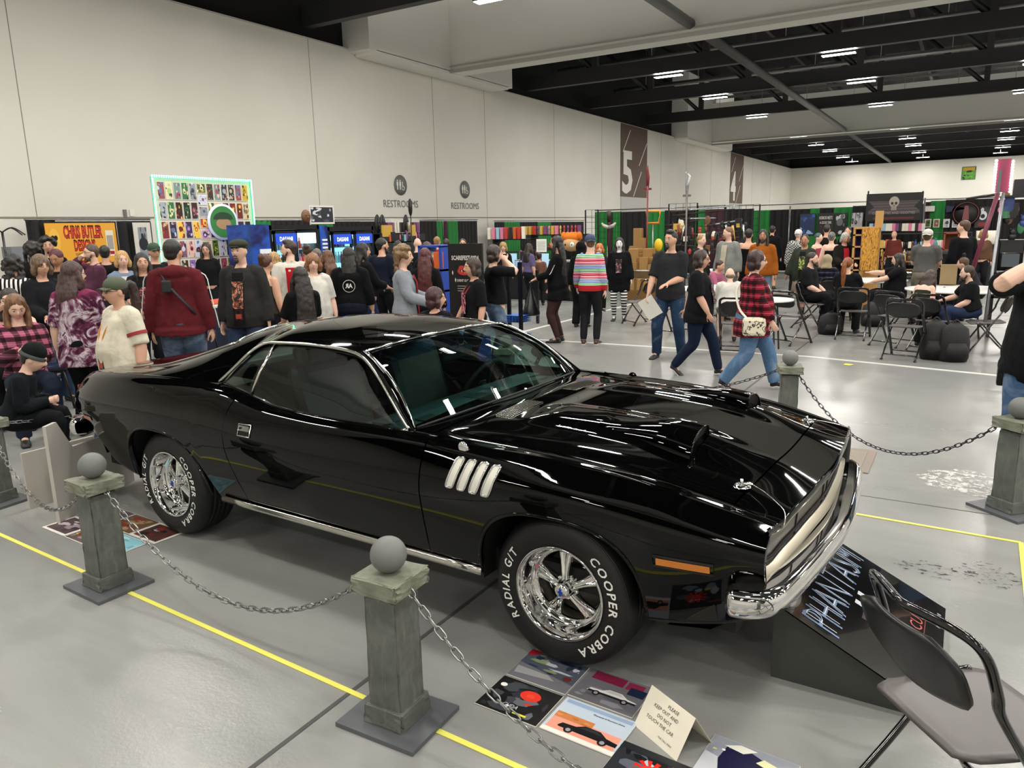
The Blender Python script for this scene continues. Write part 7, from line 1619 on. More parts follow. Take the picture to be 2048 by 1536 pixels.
        if x.startswith('lanyard:'):
            m=mat('lanyard_'+x[8:].strip('#'),x[8:],.6); bb=MB(); yo=(tor[3][2]*s+e+.03)
            for sx in (-1,1): bb.tube(catmull([tuple(T(sx*.06,-.03,.53)),tuple(T(sx*.075,.07,.47)),tuple(T(sx*.05,yo/s*1.0,.34)),tuple(T(0,yo/s+.035*bd+.01,.12))],4),[(.003,.009)]*13,6,up=(1,0,0))
            ly=bb.build('lanyard',m,o); bb=MB(); bb.box(tuple(T(0,yo/s+.035*bd+.015,.04)),(.085*s,.006,.12*s),rot=Quaternion((1,0,0),-ln)); bg=bb.build('badge',mat('dark_badge','#231a1c',.4),ly); bb=MB(); bb.box(tuple(T(0,yo/s+.035*bd+.019,.02)),(.06*s,.004,.05*s),rot=Quaternion((1,0,0),-ln)); bb.build('badge_print',mat('badge_red_yellow','#a8402c',.5),bg)
        if x.startswith('bag:'):
            m=mat('bag_'+x[4:].strip('#'),x[4:],.6); bb=MB(); c=T(.26 if 'bagleft' not in ext else -.26,.0,-.08); bb.box(tuple(c),(.10,.24,.20),bev=.035); bg=bb.build('shoulder_bag',pmat('spotted_bag',lambda g:g.col(g.ramp(g.noise(g.tc(),26,2,.5,.3).outputs[0],[(.45,'#d8cfb8'),(.52,'#15120f'),(.60,'#8a7a55'),(.64,'#d8cfb8')],'CONSTANT')),rough=.6) if 'spots' in ext else m,o)
            bb=MB(); sgn=1 if 'bagleft' not in ext else -1; ys=(tor[3][2]*s+e+.02)
            bb.tube(catmull([tuple(c+V(0,.08,.09)),tuple(T(sgn*.10,ys/s,.15)),tuple(T(-sgn*.06,ys/s,.38)),tuple(T(-sgn*.10,.0,.52)),tuple(T(-sgn*.05,-ys/s,.36)),tuple(T(sgn*.12,-ys/s*.95,.14)),tuple(c+V(0,-.08,.09))],4),[(.004,.014)]*25,6,up=(1,0,0)); bb.build('bag_strap',mat('cream_strap','#d9d2c0',.6) if 'spots' in ext else m,bg)
        if x.startswith('sling:'):
            m=mat('strap_'+x[6:].strip('#'),x[6:],.6); ys=(tor[3][2]*s+e+.02); bb=MB(); bb.tube(catmull([tuple(T(.20,-.02,.05)),tuple(T(.12,-ys/s,.20)),tuple(T(-.03,-ys/s-.01,.40)),tuple(T(-.12,-.02,.53)),tuple(T(-.05,ys/s,.35)),tuple(T(.16,ys/s*.9,.10))],4),[(.006,.020)]*21,6,up=(1,0,0)); bb.build('cross_strap',m,o)
            bb=MB(); bb.box(tuple(T(-.04,-ys/s-.02,.38)),(.09,.04,.12),bev=.015); bb.build('strap_pouch',m,o)
        if x=='sidestripe':
            for (S,E,W,sd,nm) in arms:
                k=1+.35*bd
                for dy in (-.010,.010):
                    P=[]; 
                    for p,rr in ((S.lerp(T(0,0,.5),.4)+V(0,0,.06)*s,0),(S,.06),(S.lerp(E,.5),.058),(E,.050),(E.lerp(W,.5),.048),(W,.042)): P.append(p+V(sd,0,0)*(rr*s*k+e+.012)+V(0,dy,0))
                    bb=MB(); bb.tube(catmull([tuple(p) for p in P],3),[(.003,.005)]*16,5,up=(1,0,0)); bb.build('sleeve_stripe',mat('white_sleeve_stripe','#d9d7d2',.7),tob)
        if x=='bone':
            for (S,E,W,sd,nm) in arms:
                P=[S.lerp(E,.15),S.lerp(E,.6),E,E.lerp(W,.5),W]; out=V(sd*.7,0,0)-fw*.6
                bb=MB(); bb.tube(catmull([tuple(p+out.normalized()*(.056*s)) for p in P],3),[(.008,.013)]*13,6); bb.build('bone_print',mat('white_bone_print','#dedcd6',.7),tob)
        if x=='cuffs':
            for (S,E,W,sd,nm) in arms:
                p=S.lerp(E,min(1,sl*1.05)); bb=MB(); d=(E-S).normalized(); bb.tube([tuple(p-d*.014),tuple(p+d*.014)],[.066*s*(1+.35*bd)+.006]*2,16,caps=False); bb.build('sleeve_trim',mat('red_sleeve_trim','#8f1f28',.7),tob)
        if x.startswith('rib:'):
            bb=MB(); bb.tube([tuple(T(0,0,hem_+.0)),tuple(T(0,0,hem_+.05))],[(d3*s+e+.006,w3*s+e+.006)]*2,24,up=(0,1,0),caps=False); bb.build('waist_rib',clothm(x[4:]),tob)
    # face
    if D<19 and abs(((yaw+hy+180)%360)-180)<125:
        for sx in (-1,1):
            bb=MB(); bb.ell(Hp(sx*.031,.081,.006),(.0118*hs,.008*hs,.0062*hs),10,8,q); ey=bb.build('eye',mat('eye_white','#b9b1aa',.3),o); bb=MB(); bb.ell(Hp(sx*.031,.0865,.006),(.0062*hs,.0042*hs,.0062*hs),10,6,q); bb.build('iris',mat('dark_iris','#1c130e',.2),ey)
            bb=MB(); bb.tube([tuple(Hp(sx*.016,.092,.027)),tuple(Hp(sx*.031,.093,.031)),tuple(Hp(sx*.048,.084,.026))],[.003,.0035,.002],6); bb.build('eyebrow',mat('brow_'+hc.strip('#'),hc,.8),o)
        bb=MB(); bb.ell(Hp(0,.0955,-.058),(.021*hs,.006*hs,.0045*hs),12,6,q); bb.ell(Hp(0,.0950,-.066),(.018*hs,.006*hs,.005*hs),12,6,q); bb.build('mouth',mat('lip_'+('dark' if sk=='w' else sk),'#2a0a10' if sk=='w' else {'l':'#a0605a','p':'#b06a66','m':'#7d4a42','d':'#5a3230'}[sk],.5),o)
    o['_arms']=0; del o['_arms']
    PEOPLE.append((o,T,arms,legs,s)); return o,T,arms,legs,s
def world(o,p): return Matrix.Translation(o.location)@Matrix.Rotation(o.rotation_euler[2],4,'Z')@Vector(p)
def held(label,name,cat,o,pos,dims,m,rot=(0,0,0),bev=.0):
    b=MB(); b.box((0,0,0),dims,bev=bev); q=b.build(name,m); q.location=world(o,pos); q.rotation_euler=(rot[0],rot[1],rot[2]+o.rotation_euler[2]); tag(q,label,cat); return q
# ------------------------------------------------------------------ seats, tables and bags in the hall
def fchair(label,px,py,yaw,group='black folding chairs in the hall'):
    g=at(px,py); v=V(g.x,g.y,0).normalized(); rt=V(v.y,-v.x,0); ya=math.radians(yaw); f=-v*math.cos(ya)+rt*math.sin(ya)
    return folding_chair(label,g.x,g.y,math.atan2(f.y,f.x),'hall',group)
FC.pop('hall',None)
fchair('folding chair beside the white faced person, left of the tee shirt man',1278,648,-60)
fchair('folding chair under the seated man in white',1470,706,175)
fchair('empty folding chair turned to the camera between the plaid shirt woman and the seated men',1578,686,145)
fchair('folding chair under the seated man facing right',1622,655,70)
fchair('folding chair under the ginger ponytail woman',1704,676,172)
fchair('nearer empty folding chair of the two left of the black backpacks',1808,716,165)
fchair('farther folding chair behind the nearer empty one, left of the backpacks',1785,690,150)
fchair('folding chair under the bearded man in jeans at the right table',1966,706,-78)
fchair('folding chair under the seated person in the beige hood',1668,642,165); fchair('folding chair under the woman reaching left',1812,652,-85); fchair('folding chair under the person bowed over in olive',1862,702,150)
fchair('folding chair half hidden behind the walking bob haired woman',1352,668,150)
M_WT=mat('white_table_plastic','#d6d4cd',.4)
def round_table(label,px,py,r=.75,cloth=None):
    g=at(px,py); t=thing('round_table',label,'table',(g.x,g.y,0),0,'round tables in the hall'); b=MB(); b.lathe([(.001,.745),(r,.745),(r,.72),(.001,.72)],40); b.build('table_top',M_WT,t)
    for k in range(4):
        a=PI/4+k*PI/2; b=MB(); b.tube([(r*.62*math.cos(a),r*.62*math.sin(a),0),(r*.45*math.cos(a),r*.45*math.sin(a),.72)],.014,8); b.build('leg',M_TUB,t)
    if cloth: 
        rows=[[(r*f*(1+.02*math.sin(k*5))*math.cos(2*PI*k/48),r*f*(1+.02*math.sin(k*5))*math.sin(2*PI*k/48),z) for k in range(49)] for f,z in ((.9,.749),(1.005,.749),(1.02,.70),(1.0,.35),(1.03,.08))]; b=MB(); b.grid(rows); b.build('table_cloth',mat('cloth_'+cloth.strip('#'),cloth,.8),t)
    return t
round_table('round white table between the seated men left of the plaid shirt woman',1440,662,.75); round_table('round table among the seated group with the ginger ponytail woman',1735,640,.62); round_table('round white table in front of the bearded man at the right',1908,672,.75); round_table('small white round table just behind the plaid shirt woman',1530,700,.36)
# monitor stand / cart by the right table
g=at(1872,640); t=thing('camera_stand','dark cart with a black case and a teal bottle near the right table','cart',(g.x,g.y,0),0); b=MB(); b.box((0,0,.5),(.1,.1,1.0)); b.build('post',M_CBLK,t); b=MB(); b.box((0,0,1.12),(.75,.4,.24),bev=.04); b.build('case',M_CBLK,t); b=MB(); b.box((0,0,.97),(.8,.45,.03)); b.build('shelf_board',M_CBLK,t); b=MB(); b.box((0,0,.02),(.5,.4,.04)); b.build('base_plate',M_CBLK,t)
put('bottle',g.x-.12,g.y,1.24,.08,.08,.24,mat('teal_bottle','#2f8a86',.3),'teal bottle standing on the black case',None)
# backpacks
def backpack(label,px,py,h,w_,rz,c='#0b0b0c'):
    g=at(px,py); m=mat('pack_'+c.strip('#'),c,.75,bump=(30,.3,.01)); t=thing('backpack',label,'backpack',(g.x,g.y,0),rz,'backpacks on the floor')
    b=MB(); b.tube([(0,0,.0),(0,0,.05),(0,0,h*.5),(0,0,h*.85),(0,.02,h)],[(w_*.33,w_*.45),(w_*.38,w_*.5),(w_*.36,w_*.5),(w_*.28,w_*.42),(w_*.08,w_*.15)],18,up=(0,1,0)); b.build('pack_body',m,t)
    b=MB(); b.tube([(0,-w_*.36,.06),(0,-w_*.40,h*.3),(0,-w_*.34,h*.5)],[(w_*.1,w_*.36),(w_*.14,w_*.38),(w_*.05,w_*.28)],14,up=(0,1,0)); b.build('front_pocket',m,t)
    for sx in(-1,1): b=MB(); b.tube(catmull([(sx*w_*.25,w_*.25,h*.9),(sx*w_*.33,w_*.45,h*.6),(sx*w_*.3,w_*.33,h*.15)],4),[(.008,.02)]*9,6); b.build('strap',m,t)
    b=MB(); b.tube(catmull([(-.05,0,h*.97),(0,0,h*1.07),(.05,0,h*.97)],4),.01,6); b.build('handle',m,t); return t
backpack('large black backpack with a small white tag, right of the pair on the floor',1905,722,.50,.36,.3); backpack('black backpack left of the pair, against the bowed woman',1866,718,.52,.34,.1); backpack('black bag on the floor behind the right round table leg',1880,668,.7,.35,.0)
backpack('dark bag under the round table with small white marks',1745,652,.42,.4,0,'#18181a'); backpack('black bag on the floor under the ginger ponytail woman',1660,668,.35,.4,.5)
g=at(1893,662); b=MB(); b.box((0,0,.92),(.24,.12,.32)); o=b.build('paper_bag',mat('kraft_paper_bag','#8f7a58',.8)); o.location=(g.x-.05,g.y+.1,0); tag(o,'kraft paper bag standing on the right round table','bag')
# blue banquet chairs at the left
M_NAVY=mat('navy_vinyl','#16203a',.5); M_BRZ=mat('bronze_tube','#2a2220',.35,.6)
BQ=[]
def bchair(label,x,y,rz):
    if BQ: t=copy_tree(BQ[0]); t.location=(x,y,0); t.rotation_euler=(0,0,rz); t['label']=label; return t
    t=thing('banquet_chair',label,'chair',(x,y,0),rz,'blue banquet chairs'); BQ.append(t)
    b=MB(); b.box((0,0,.45),(.42,.42,.06),bev=.025); b.build('seat',M_NAVY,t)
    b=MB(); rows=[]
    for i in range(9):
        u=i/8; z=.50+.40*u; hw=.20*(1 if u<.7 else math.sqrt(max(.12,1-((u-.7)/.32)**2))); rows.append([(-.20-.10*u+.0,hw*v,z) for v in np.linspace(-1,1,9)])
    b.grid(rows); q=b.build('backrest',M_NAVY,t); mod(q,'SOLIDIFY',thickness=.035,offset=0)
    for sx in (-1,1):
        for fx in (-1,1):
            b=MB(); b.tube([(fx*.17,sx*.19,.43),(fx*.235,sx*.21,.0)],.013,8); b.build('leg',M_BRZ,t)
    b=MB(); b.tube([(-.18,-.20,.42),(-.20,-.205,.5),(-.28,-.20,.80),(-.31,-.12,.90),(-.315,0,.915),(-.31,.12,.90),(-.28,.20,.80),(-.20,.205,.5),(-.18,.20,.42)],.012,8); b.build('back_frame',M_BRZ,t)
    b=MB(); b.box((0,0,.41),(.40,.40,.02)); b.build('seat_frame',M_BRZ,t); return t
def bch(label,px,py,yaw):
    g=at(px,py); v=V(g.x,g.y,0).normalized(); rt=V(v.y,-v.x,0); ya=math.radians(yaw); f=-v*math.cos(ya)+rt*math.sin(ya); return bchair(label,g.x,g.y,math.atan2(f.y,f.x))
bch('navy banquet chair with its back to the tie-dye woman, nearest the car tail',112,812,75); bch('navy banquet chair under the child in the beanie',36,800,80); bch('navy banquet chair under the teenager with the phone',30,765,8); bch('navy banquet chair with a rounded back behind the table, left of the tie-dye woman',72,700,200)
bch('navy banquet chair right of the capped woman',290,735,-90); bch('navy banquet chair at the orange cloth table',400,730,160); bch('navy banquet chair under the seated woman in black',14,730,-15)
g=at(72,782); t=thing('long_table','white topped table with a dark cloth left of the tie-dye woman','table',(g.x,g.y,0),.3); b=MB(); b.box((0,0,.74),(.6,1.2,.03)); b.build('table_top',M_WT,t); b=MB(); b.box((0,0,.5),(.54,1.1,.44)); b.build('table_cloth',mat('cloth_0c0c0e','#0c0c0e',.8),t)
for sx in (-1,1):
    for sy in (-1,1): b=MB(); b.tube([(sx*.25,sy*.52,0),(sx*.25,sy*.52,.7)],.015,8); b.build('leg',M_BRZ,t)
g2=at(82,625,.78); o=put('plush',g2.x,g2.y,.756,.40,.34,.22,mat('black_plush_fabric','#0c0c0d',.9),'black and white round plush on the table left of the tie-dye woman',None)
for k,(dx,dy) in enumerate(((-.10,-.05),(.09,-.08))): b=MB(); b.ell((g2.x+dx,g2.y+dy,.95),(.085,.075,.065),14,10); q=b.build('white_patch',mat('white_plush_fabric','#d9d6cf',.9)); q.parent=o; q.matrix_parent_inverse=Matrix.LocRotScale(o.location,None,o.scale).inverted()
g3=at(68,585,.8); put('bottle',g3.x,g3.y,.756,.07,.07,.24,8,'clear water bottle with a green cap on the left table',None); g3=at(84,590,.8); b=MB(); b.box((0,0,.2),(.26,.14,.40),bev=.04); o=b.build('gift_bag',pmat('black_white_red_pattern',lambda g:g.col(g.ramp(g.noise(g.tc(),22,2,.5,.5).outputs[0],[(.42,'#101012'),(.5,'#dcdad4'),(.57,'#a8242b'),(.62,'#101012')],'CONSTANT')),rough=.6)); o.location=(g3.x,g3.y,.756); tag(o,'black, white and red patterned bag on the left table','bag')
g=at(425,700); t=thing('long_table','table with an orange and navy cloth beside the flat cap man','table',(g.x,g.y,0),.2); b=MB(); b.box((0,0,.74),(.9,1.6,.03)); b.build('table_top',M_WT,t); b=MB(); b.box((0,0,.42),(.88,1.58,.62)); b.build('table_cloth',mat('cloth_141c33','#141c33',.8),t); b=MB(); b.box((0,0,.762),(.6,1.3,.02)); b.build('orange_runner',mat('orange_cloth','#b8451c',.8),t)
# umbrella-like rack at far left and a grey cabinet
g=atd(10,500,12.5); t=thing('coat_rack','dark wire garment rack at the far left edge','rack',(g.x,g.y,0),0); b=MB(); b.tube([(0,0,0),(0,0,1.95)],.02,8); b.build('rack_pole',M_CBLK,t); 
for k in range(4): a=k*PI/2+.4; b=MB(); b.tube(catmull([(0,0,1.95),(.2*math.cos(a),.2*math.sin(a),2.02),(.42*math.cos(a),.42*math.sin(a),1.9)],4),.012,6); b.build('rack_arm',M_CBLK,t)
g=atd(34,520,13.5); b=MB(); b.box((0,0,.85),(.34,.3,1.7)); o=b.build('grey_cabinet',mat('grey_cabinet_paint','#6c7176',.5)); o.location=(g.x,g.y,0); tag(o,'grey metal cabinet against the wall at the far left','cabinet')
P=person
# ---- left foreground
P('woman in a purple tie-dye top and black leggings seen from behind, by the blue chairs',140,520,7.9,150,'long','#3a2220',t='tee',tc='#5a2440',tp='tiedye',sl=.55,bt='leggings',bc='#0c0c0e',bd=.72,fem=True,hem=-.20,R='fwd',L='down',hy=-35,ext=('glasses',),sk='p')
P('woman in an olive cap and white shirt walking left behind the car',232,553,6.9,-62,'ponytail','#2a1712',t='tee',tc='#cfc8b4',sl=.60,bt='jeans',bc='#3a4860',bd=1.0,fem=True,L='down',R='down',ext=('cap:#4a5240','cuffs','lanyard:#c9781e','glasses'),hem=-.14,sk='l',leg='walk')
mh=P('broad person in a maroon hoodie with white sleeve stripes, back to the camera',342,475,8.2,166,'short','#15110f',t='hoodie',tc='#561a20',hem=-.09,sl=1,bt='jeans',bc='#3d4b60',bp='denim',bd=.75,R='down',L='down',ext=('sidestripe','sling:#1a1a1c'),hy=-20)
P('bearded man in a dark grey jacket and flat cap facing the camera',478,475,8.7,-22,'none','#2a211d',t='jacket',tc='#2c2c2b',sl=1,bt='jeans',bc='#2c3a52',bd=.45,ext=('flatcap:#3a3d33','open:#191416','print:#a8552f','lanyard:#1a1a1c','goatee'),hy=-8,hem=-.10,sk='p',R='down',L='down')
P('teenager with shoulder length light brown hair in a pink plaid shirt looking at a phone',26,585,8.3,8,'long','#6b4a2e',t='sweater',tc='#b0607a',tp='plaid',sl=1,bt='jeans',bc='#1c2434',leg='sit',hp=22,R='phone',L='phone',bd=.3,sk='p',seat=.45)
P('child in a black beanie with a grey band hunched over at the left edge',-8,648,6.6,75,'short','#1a1412',t='sweater',tc='#0e1418',sl=1,bt='trousers',bc='#101216',leg='sit',hp=18,lean=22,R='phone',L='phone',ext=('beanie:#0f1412','cuff'),h=1.24,bd=.3,seat=.42,sk='p')
P('seated woman in a black sleeveless top resting her chin on her hand',12,548,9.0,-15,'long','#1c1412',t='tank',tc='#0c0c0e',sl=0,leg='sit',bt='trousers',R='face',L='table',fem=True,bd=.7,seat=.47,sk='p')
P('person in a black and white striped shirt bending at the far left edge',16,507,10.6,170,'curly','#120e0d',t='sweater',tc='#e0e0e0',tp='bwv',sl=.8,bt='trousers',bd=.5,lean=12,fem=True)
P('tall person with long black hair and dark clothes left of the woman with glasses',62,482,13.0,160,'curly','#0e0b0b',t='coat',tc='#141013',tp=None,sl=1,bt='trousers',bd=.5)
P('woman with chin length wavy hair and glasses in a dark jacket, turned right',76,508,9.8,22,'bobw','#5f4a35',t='jacket',tc='#14161a',sl=1,bt='jeans',bc='#3a4a66',fem=True,bd=.6,ext=('glasses',),R='hold',L='down')
P('young man with a big black afro in front of the yellow banner',93,473,14.2,0,'afro','#0e0b0a',t='hoodie',tc='#101114',sl=1,bt='trousers',bd=.3,ext=('stubble','print:#c9c7bf'))
P('person with dark red hair in a black top looking down before the banner',112,496,11.6,-25,'short','#4a1624',t='jacket',tc='#0f1012',sl=1,bt='trousers',fem=True,bd=.3,hp=20,sk='m',R='hold',L='hold')
P('bearded man in a dull purple sweater holding his face, turned left',184,486,12.6,-75,'short','#4a3a2e',t='sweater',tc='#553242',sl=1,bt='trousers',bc='#2a2a2e',R='face',L='cross',bd=.5,ext=('beard','glasses'),sk='p')
P('person in a black shirt seen from behind at the right of the yellow banner',207,489,13.4,178,'short','#15110f',t='sweater',tc='#0c0d10',sl=1,bt='trousers',bd=.7)
P('blonde woman in a pale denim jacket with folded arms',241,500,11.3,12,'bob','#b08a55',t='jacket',tc='#75859a',sl=1,bt='jeans',bc='#2c3850',fem=True,R='cross',L='cross',bd=.35,ext=('open:#c8c4bb',),sk='p')
P('woman with long dark hair and a black printed shirt near the maroon hoodie',281,504,10.4,6,'straight','#17100e',t='tee',tc='#131316',sl=.55,bt='trousers',fem=True,bd=.25,ext=('print:#b02a3a',),L='hold',R='hold',sk='l')
P('person in a dark green cap partly behind the maroon hoodie',305,484,12.2,20,'short','#2a1d18',t='sweater',tc='#15171a',sl=1,bt='trousers',bd=.4,ext=('cap:#2f4a38','glasses'))
P('artist with long dark hair sitting behind the table at the art wall',411,485,15.3,-10,'long','#18110f',t='sweater',tc='#101013',sl=1,bt='trousers',fem=True,bd=.4,leg='stand',ext=('glasses',))
P('girl with long straight black hair in a black shirt, back to the camera',600,533,8.2,200,'straight','#17100e',t='tee',tc='#0b0b0d',sl=.6,bt='trousers',fem=True,bd=.35,L='hold',R='hold',hem=-.05)
P('woman with a curly light brown bob in a white shirt facing the camera',624,506,9.7,4,'bobw','#7a5230',t='tee',tc='#c9c6bd',sl=.55,bt='jeans',bc='#2c3850',fem=True,bd=.75,sk='p',hem=-.1)
P('bearded man in a red and white letterman jacket, head turned left',577,478,10.2,195,'quiff','#2c1f18',t='jacket',tc='#c9c5bb',sl=1,bt='trousers',bc='#1c2030',bd=.45,hy=70,ext=('beard','redvest'),R='down',L='down',sk='p')
P('woman with a reddish brown bun and bare arms left of the letterman jacket',528,506,9.6,140,'bun','#4a2a1c',t='tank',tc='#3a3226',sl=0,bt='trousers',fem=True,bd=.3,sk='l')
P('person with blonde hair half hidden behind the flat cap man',547,503,11.6,170,'bob','#a88555',t='sweater',tc='#2a241e',sl=1,bt='trousers',fem=True,bd=.3)
P('person with grey hair behind the curly haired woman in white',633,496,12.9,175,'short','#5f5a55',t='sweater',tc='#3a2a22',sl=1,bt='trousers',bd=.4)
P('person with a raised knot of dark hair before the open cooler',613,487,12.6,170,'bun','#3a2a20',t='sweater',tc='#1a1c20',sl=1,bt='trousers',fem=True,bd=.3)
P('woman with long light brown hair in black, back to the camera, near the cooler',655,499,11.6,-150,'long','#5f3f28',t='sweater',tc='#0d0d10',sl=1,bt='trousers',fem=True,bd=.5)
P('person with very long black hair and a black shirt with a white round back print',696,493,10.0,172,'straight','#070606',t='sweater',tc='#0a0a0c',sl=.95,bt='trousers',bc='#141a26',bd=1.0,ext=('backprint',))
P('woman with long black hair in black turned right beside the white back print',722,484,11.2,120,'longer','#0a0808',t='sweater',tc='#0d0e11',sl=.9,bt='jeans',bc='#1e2c48',fem=True,bd=.7,R='hold',L='hold',hy=-20)
P('man in a dark navy shirt at the right of the coolers, head turned right',762,474,12.4,150,'short','#12100f',t='tee',tc='#141a28',sl=.6,bt='trousers',bd=.6,hy=-40,ext=('beard',))
P('dark haired person in front of the mask rack',795,480,13.8,175,'short','#1a1211',t='sweater',tc='#18181b',sl=1,bt='trousers',bd=.3)
P('woman with frizzy blonde brown curls in a light grey cardigan over a red top',802,490,8.9,80,'curly','#6e5535',t='cardigan',tc='#868b92',sl=1,bt='trousers',bc='#101013',fem=True,bd=.35,L='hold',R='hold',ext=('open:#7d1f26',),hem=-.14,sk='p')
P('woman with long dark red hair in black, back to the camera',849,495,10.2,170,'straight','#471417',t='sweater',tc='#0d0d10',sl=1,bt='trousers',fem=True,bd=.45)
P('bald man behind the red haired woman',834,474,15.4,170,'none','#000000',t='sweater',tc='#15171b',sl=1,bt='trousers',bd=.5,sk='p')
P('man with short brown hair above the blue snack shelves',853,482,12.2,160,'short','#3d2b20',t='sweater',tc='#111318',sl=1,bt='trousers',bd=.4)
P('person with burgundy hair in black bending low behind the car roof',868,566,7.0,150,'bob','#331218',t='sweater',tc='#0c0c0f',sl=1,bt='shorts',bc='#a08f74',fem=True,bd=.75,R='hold',L='hold',hy=-55,h=1.30)
P('person with brown hair and a red lanyard, turned left before the event banner',948,514,8.6,-72,'bob','#2f1e16',t='tee',tc='#0f0f12',sl=.55,bt='trousers',bc='#1a1214',bp='plaid',fem=True,bd=.35,ext=('lanyard:#a8262c','print:#b85a78'),L='down',R='fwd',sk='l')
P('person in black and jeans with a hand on the face, turned right',985,488,9.7,100,'bob','#2c2019',t='sweater',tc='#0b0c0f',sl=.62,bt='jeans',bc='#44556b',bp='denim',bd=.5,R='face',L='face',sk='p')
P('small blond head with a red shirt before the green curtain',873,472,17.5,160,'short','#8a6a40',t='sweater',tc='#a5261f',sl=1,bt='trousers',bd=.3)
P('dark haired person in red at the right of the small blond head',892,476,17.0,170,'short','#2a1614',t='sweater',tc='#8a2a24',sl=1,bt='trousers',bd=.3)
P('person with glasses near the white restroom alcove',925,476,17.2,0,'short','#3a2c22',t='sweater',tc='#3c3a38',sl=1,bt='trousers',bd=.3,ext=('glasses',))
P('smiling woman with blonde wavy hair behind the toy counter',1006,484,17.9,0,'bobw','#9a7a48',t='sweater',tc='#181418',sl=1,bt='trousers',fem=True,bd=.4,sk='p')
P('woman with long dark hair in a lilac top behind the toy counter',1057,486,17.6,130,'long','#1f1412',t='sweater',tc='#5c5476',sl=.6,bt='trousers',fem=True,bd=.5)
P('low seated head with dark hair behind the toy counter',1078,508,17.9,180,'short','#1f1412',t='sweater',tc='#6b4a3a',sl=1,bt='trousers',bd=.3,h=1.25)
bw=P('woman with long black hair in a short black dress and striped sheer stockings',1105,470,12.6,-105,'straight','#0a0708',t='dress',tc='#09090b',sl=.98,bt='fishnet',bc='#3a2625',fem=True,bd=.5,ext=('bone',),L='hold',R='fwd',feet=(1118,684),sh='#1c1718',sk='l',hem=-.22)
P('person in a black hood and wide black trousers, back to the camera',1158,482,14.5,165,'none','#000000',t='sweater',tc='#0a0a0c',sl=1,bt='wide',bc='#09090b',fem=True,bd=.4,ext=('hood:#09090b',),feet=(1162,654))
P('young man in a rainbow striped sweater and blue cap, back to the camera',1184,467,12.3,170,'short','#5f4632',t='sweater',tc='#d0d0d0',tp='stripes',sl=1,bt='leggings',bc='#1b1c1f',bd=.2,ext=('cap:#33405f','capback','sole','rib:#a8262e'),feet=(1180,688),hy=18,L='fwd',R='down',hem=-.06,sh='#4a3228',sk='p')
P('person with white face paint, a black coat and striped stockings facing the camera',1240,474,15.4,-4,'long','#0a0808',t='coat',tc='#0a0a0c',sl=1,bt='fishnet',bc='#d0d0d0',bp='bw',fem=True,bd=.45,ext=('boots','print:#6e2a35'),feet=(1238,641),sk='w',hem=-.30,sh='#0c0c0d')
P('small head with orange hair behind the rainbow sweater',1199,487,16.5,0,'bobw','#b5602a',t='sweater',tc='#2a2226',sl=1,bt='trousers',fem=True,bd=.3,sk='p')
tm=P('young man in a dark grey tee and blue jeans holding a sheet of paper',1340,458,10.6,-14,'quiff','#15110e',t='tee',tc='#26272a',sl=.55,bt='jeans',bc='#22364f',bp='denim',bd=.42,feet=(1338,716),R='fwd',L='belly',leg='wide',hy=-22,ext=('goatee',),sh='#1b1b1c',hem=-.10,sk='l')
P('woman with a brown bob and glasses in black walking right in dark jeans',1398,499,9.4,78,'bob','#2c1c16',t='tee',tc='#101013',sl=.58,bt='leggings',bc='#141e33',fem=True,bd=.75,feet=(1392,750),leg='walk2',R='fwd',L='back',ext=('glasses','sole','print:#5a2430'),stride=.30,hem=-.16,sh='#202124',sk='l')
pw=P('woman with short dark red hair in a red plaid shirt walking away to the right',1510,499,8.6,96,'bob','#2c1216',t='sweater',tc='#8e1c30',tp='plaid',sl=1,bt='jeans',bc='#4f6c8c',bp='denim',fem=True,bd=1.0,feet=(1498,780),leg='walk2',R='fwd',L='down',ext=('glasses','sole','bag:#d8cfb8','spots'),stride=.33,hem=-.22,hy=-5,sh='#151314',sk='p')
P('person with a dark and blonde haircut and a black mask behind the tee shirt man',1401,468,15.3,50,'short','#8a6a3c',t='jacket',tc='#1c1f1c',sl=1,bt='trousers',bd=.35,sk='p')
P('tall man in a pale grey open cardigan by the weapons booth',1458,452,15.6,-30,'short','#6b4b32',t='cardigan',tc='#7f837f',sl=1,bt='trousers',bc='#6a6d6a',bd=.55,hy=-30,ext=('open:#b3ac98','stubble'),hem=-.35,sk='p')
P('person in a black sleeveless top with bare arms, back to the camera',1498,456,16.4,175,'short','#17110f',t='tank',tc='#0b0b0d',sl=0,bt='trousers',bd=.6,sk='l')
oh=P('bearded man in an orange brown hoodie holding hands with the woman in olive',1527,457,15.0,-6,'long','#17100d',t='hoodie',tc='#8f4e14',sl=1,bt='jeans',bc='#6d8398',bd=.55,ext=('beard',),L='down',R='down',sk='m',leg='walk')
P('smiling woman in an olive jacket and checked skirt walking beside the orange hoodie',1611,468,15.6,-12,'bun','#241712',t='jacket',tc='#2f352a',sl=1,bt='skirt',bc='#9c8d78',fem=True,bd=.6,ext=('open:#15181a','print:#9fae3f','boots'),R='out',L='down',sk='m',leg='walk2',sh='#2a1a14')
P('person in black with bare legs far behind the orange hoodie',1545,450,22.0,175,'short','#141012',t='jacket',tc='#0c0c0e',sl=1,bt='shorts',bc='#101012',bd=.5,sk='l')
P('person in a black and white houndstooth jacket with a white cap',1597,458,19.5,165,'short','#b9b4ac',t='jacket',tc='#888888',tp='hound',sl=1,bt='trousers',bd=.6,ext=('cap:#cfccc5','capback'))
P('person with teal dyed hair and bare shoulders in the far group',1636,465,19.0,60,'short','#2c4a4a',t='tank',tc='#8a3a4a',sl=0,bt='trousers',fem=True,bd=.7,sk='p')
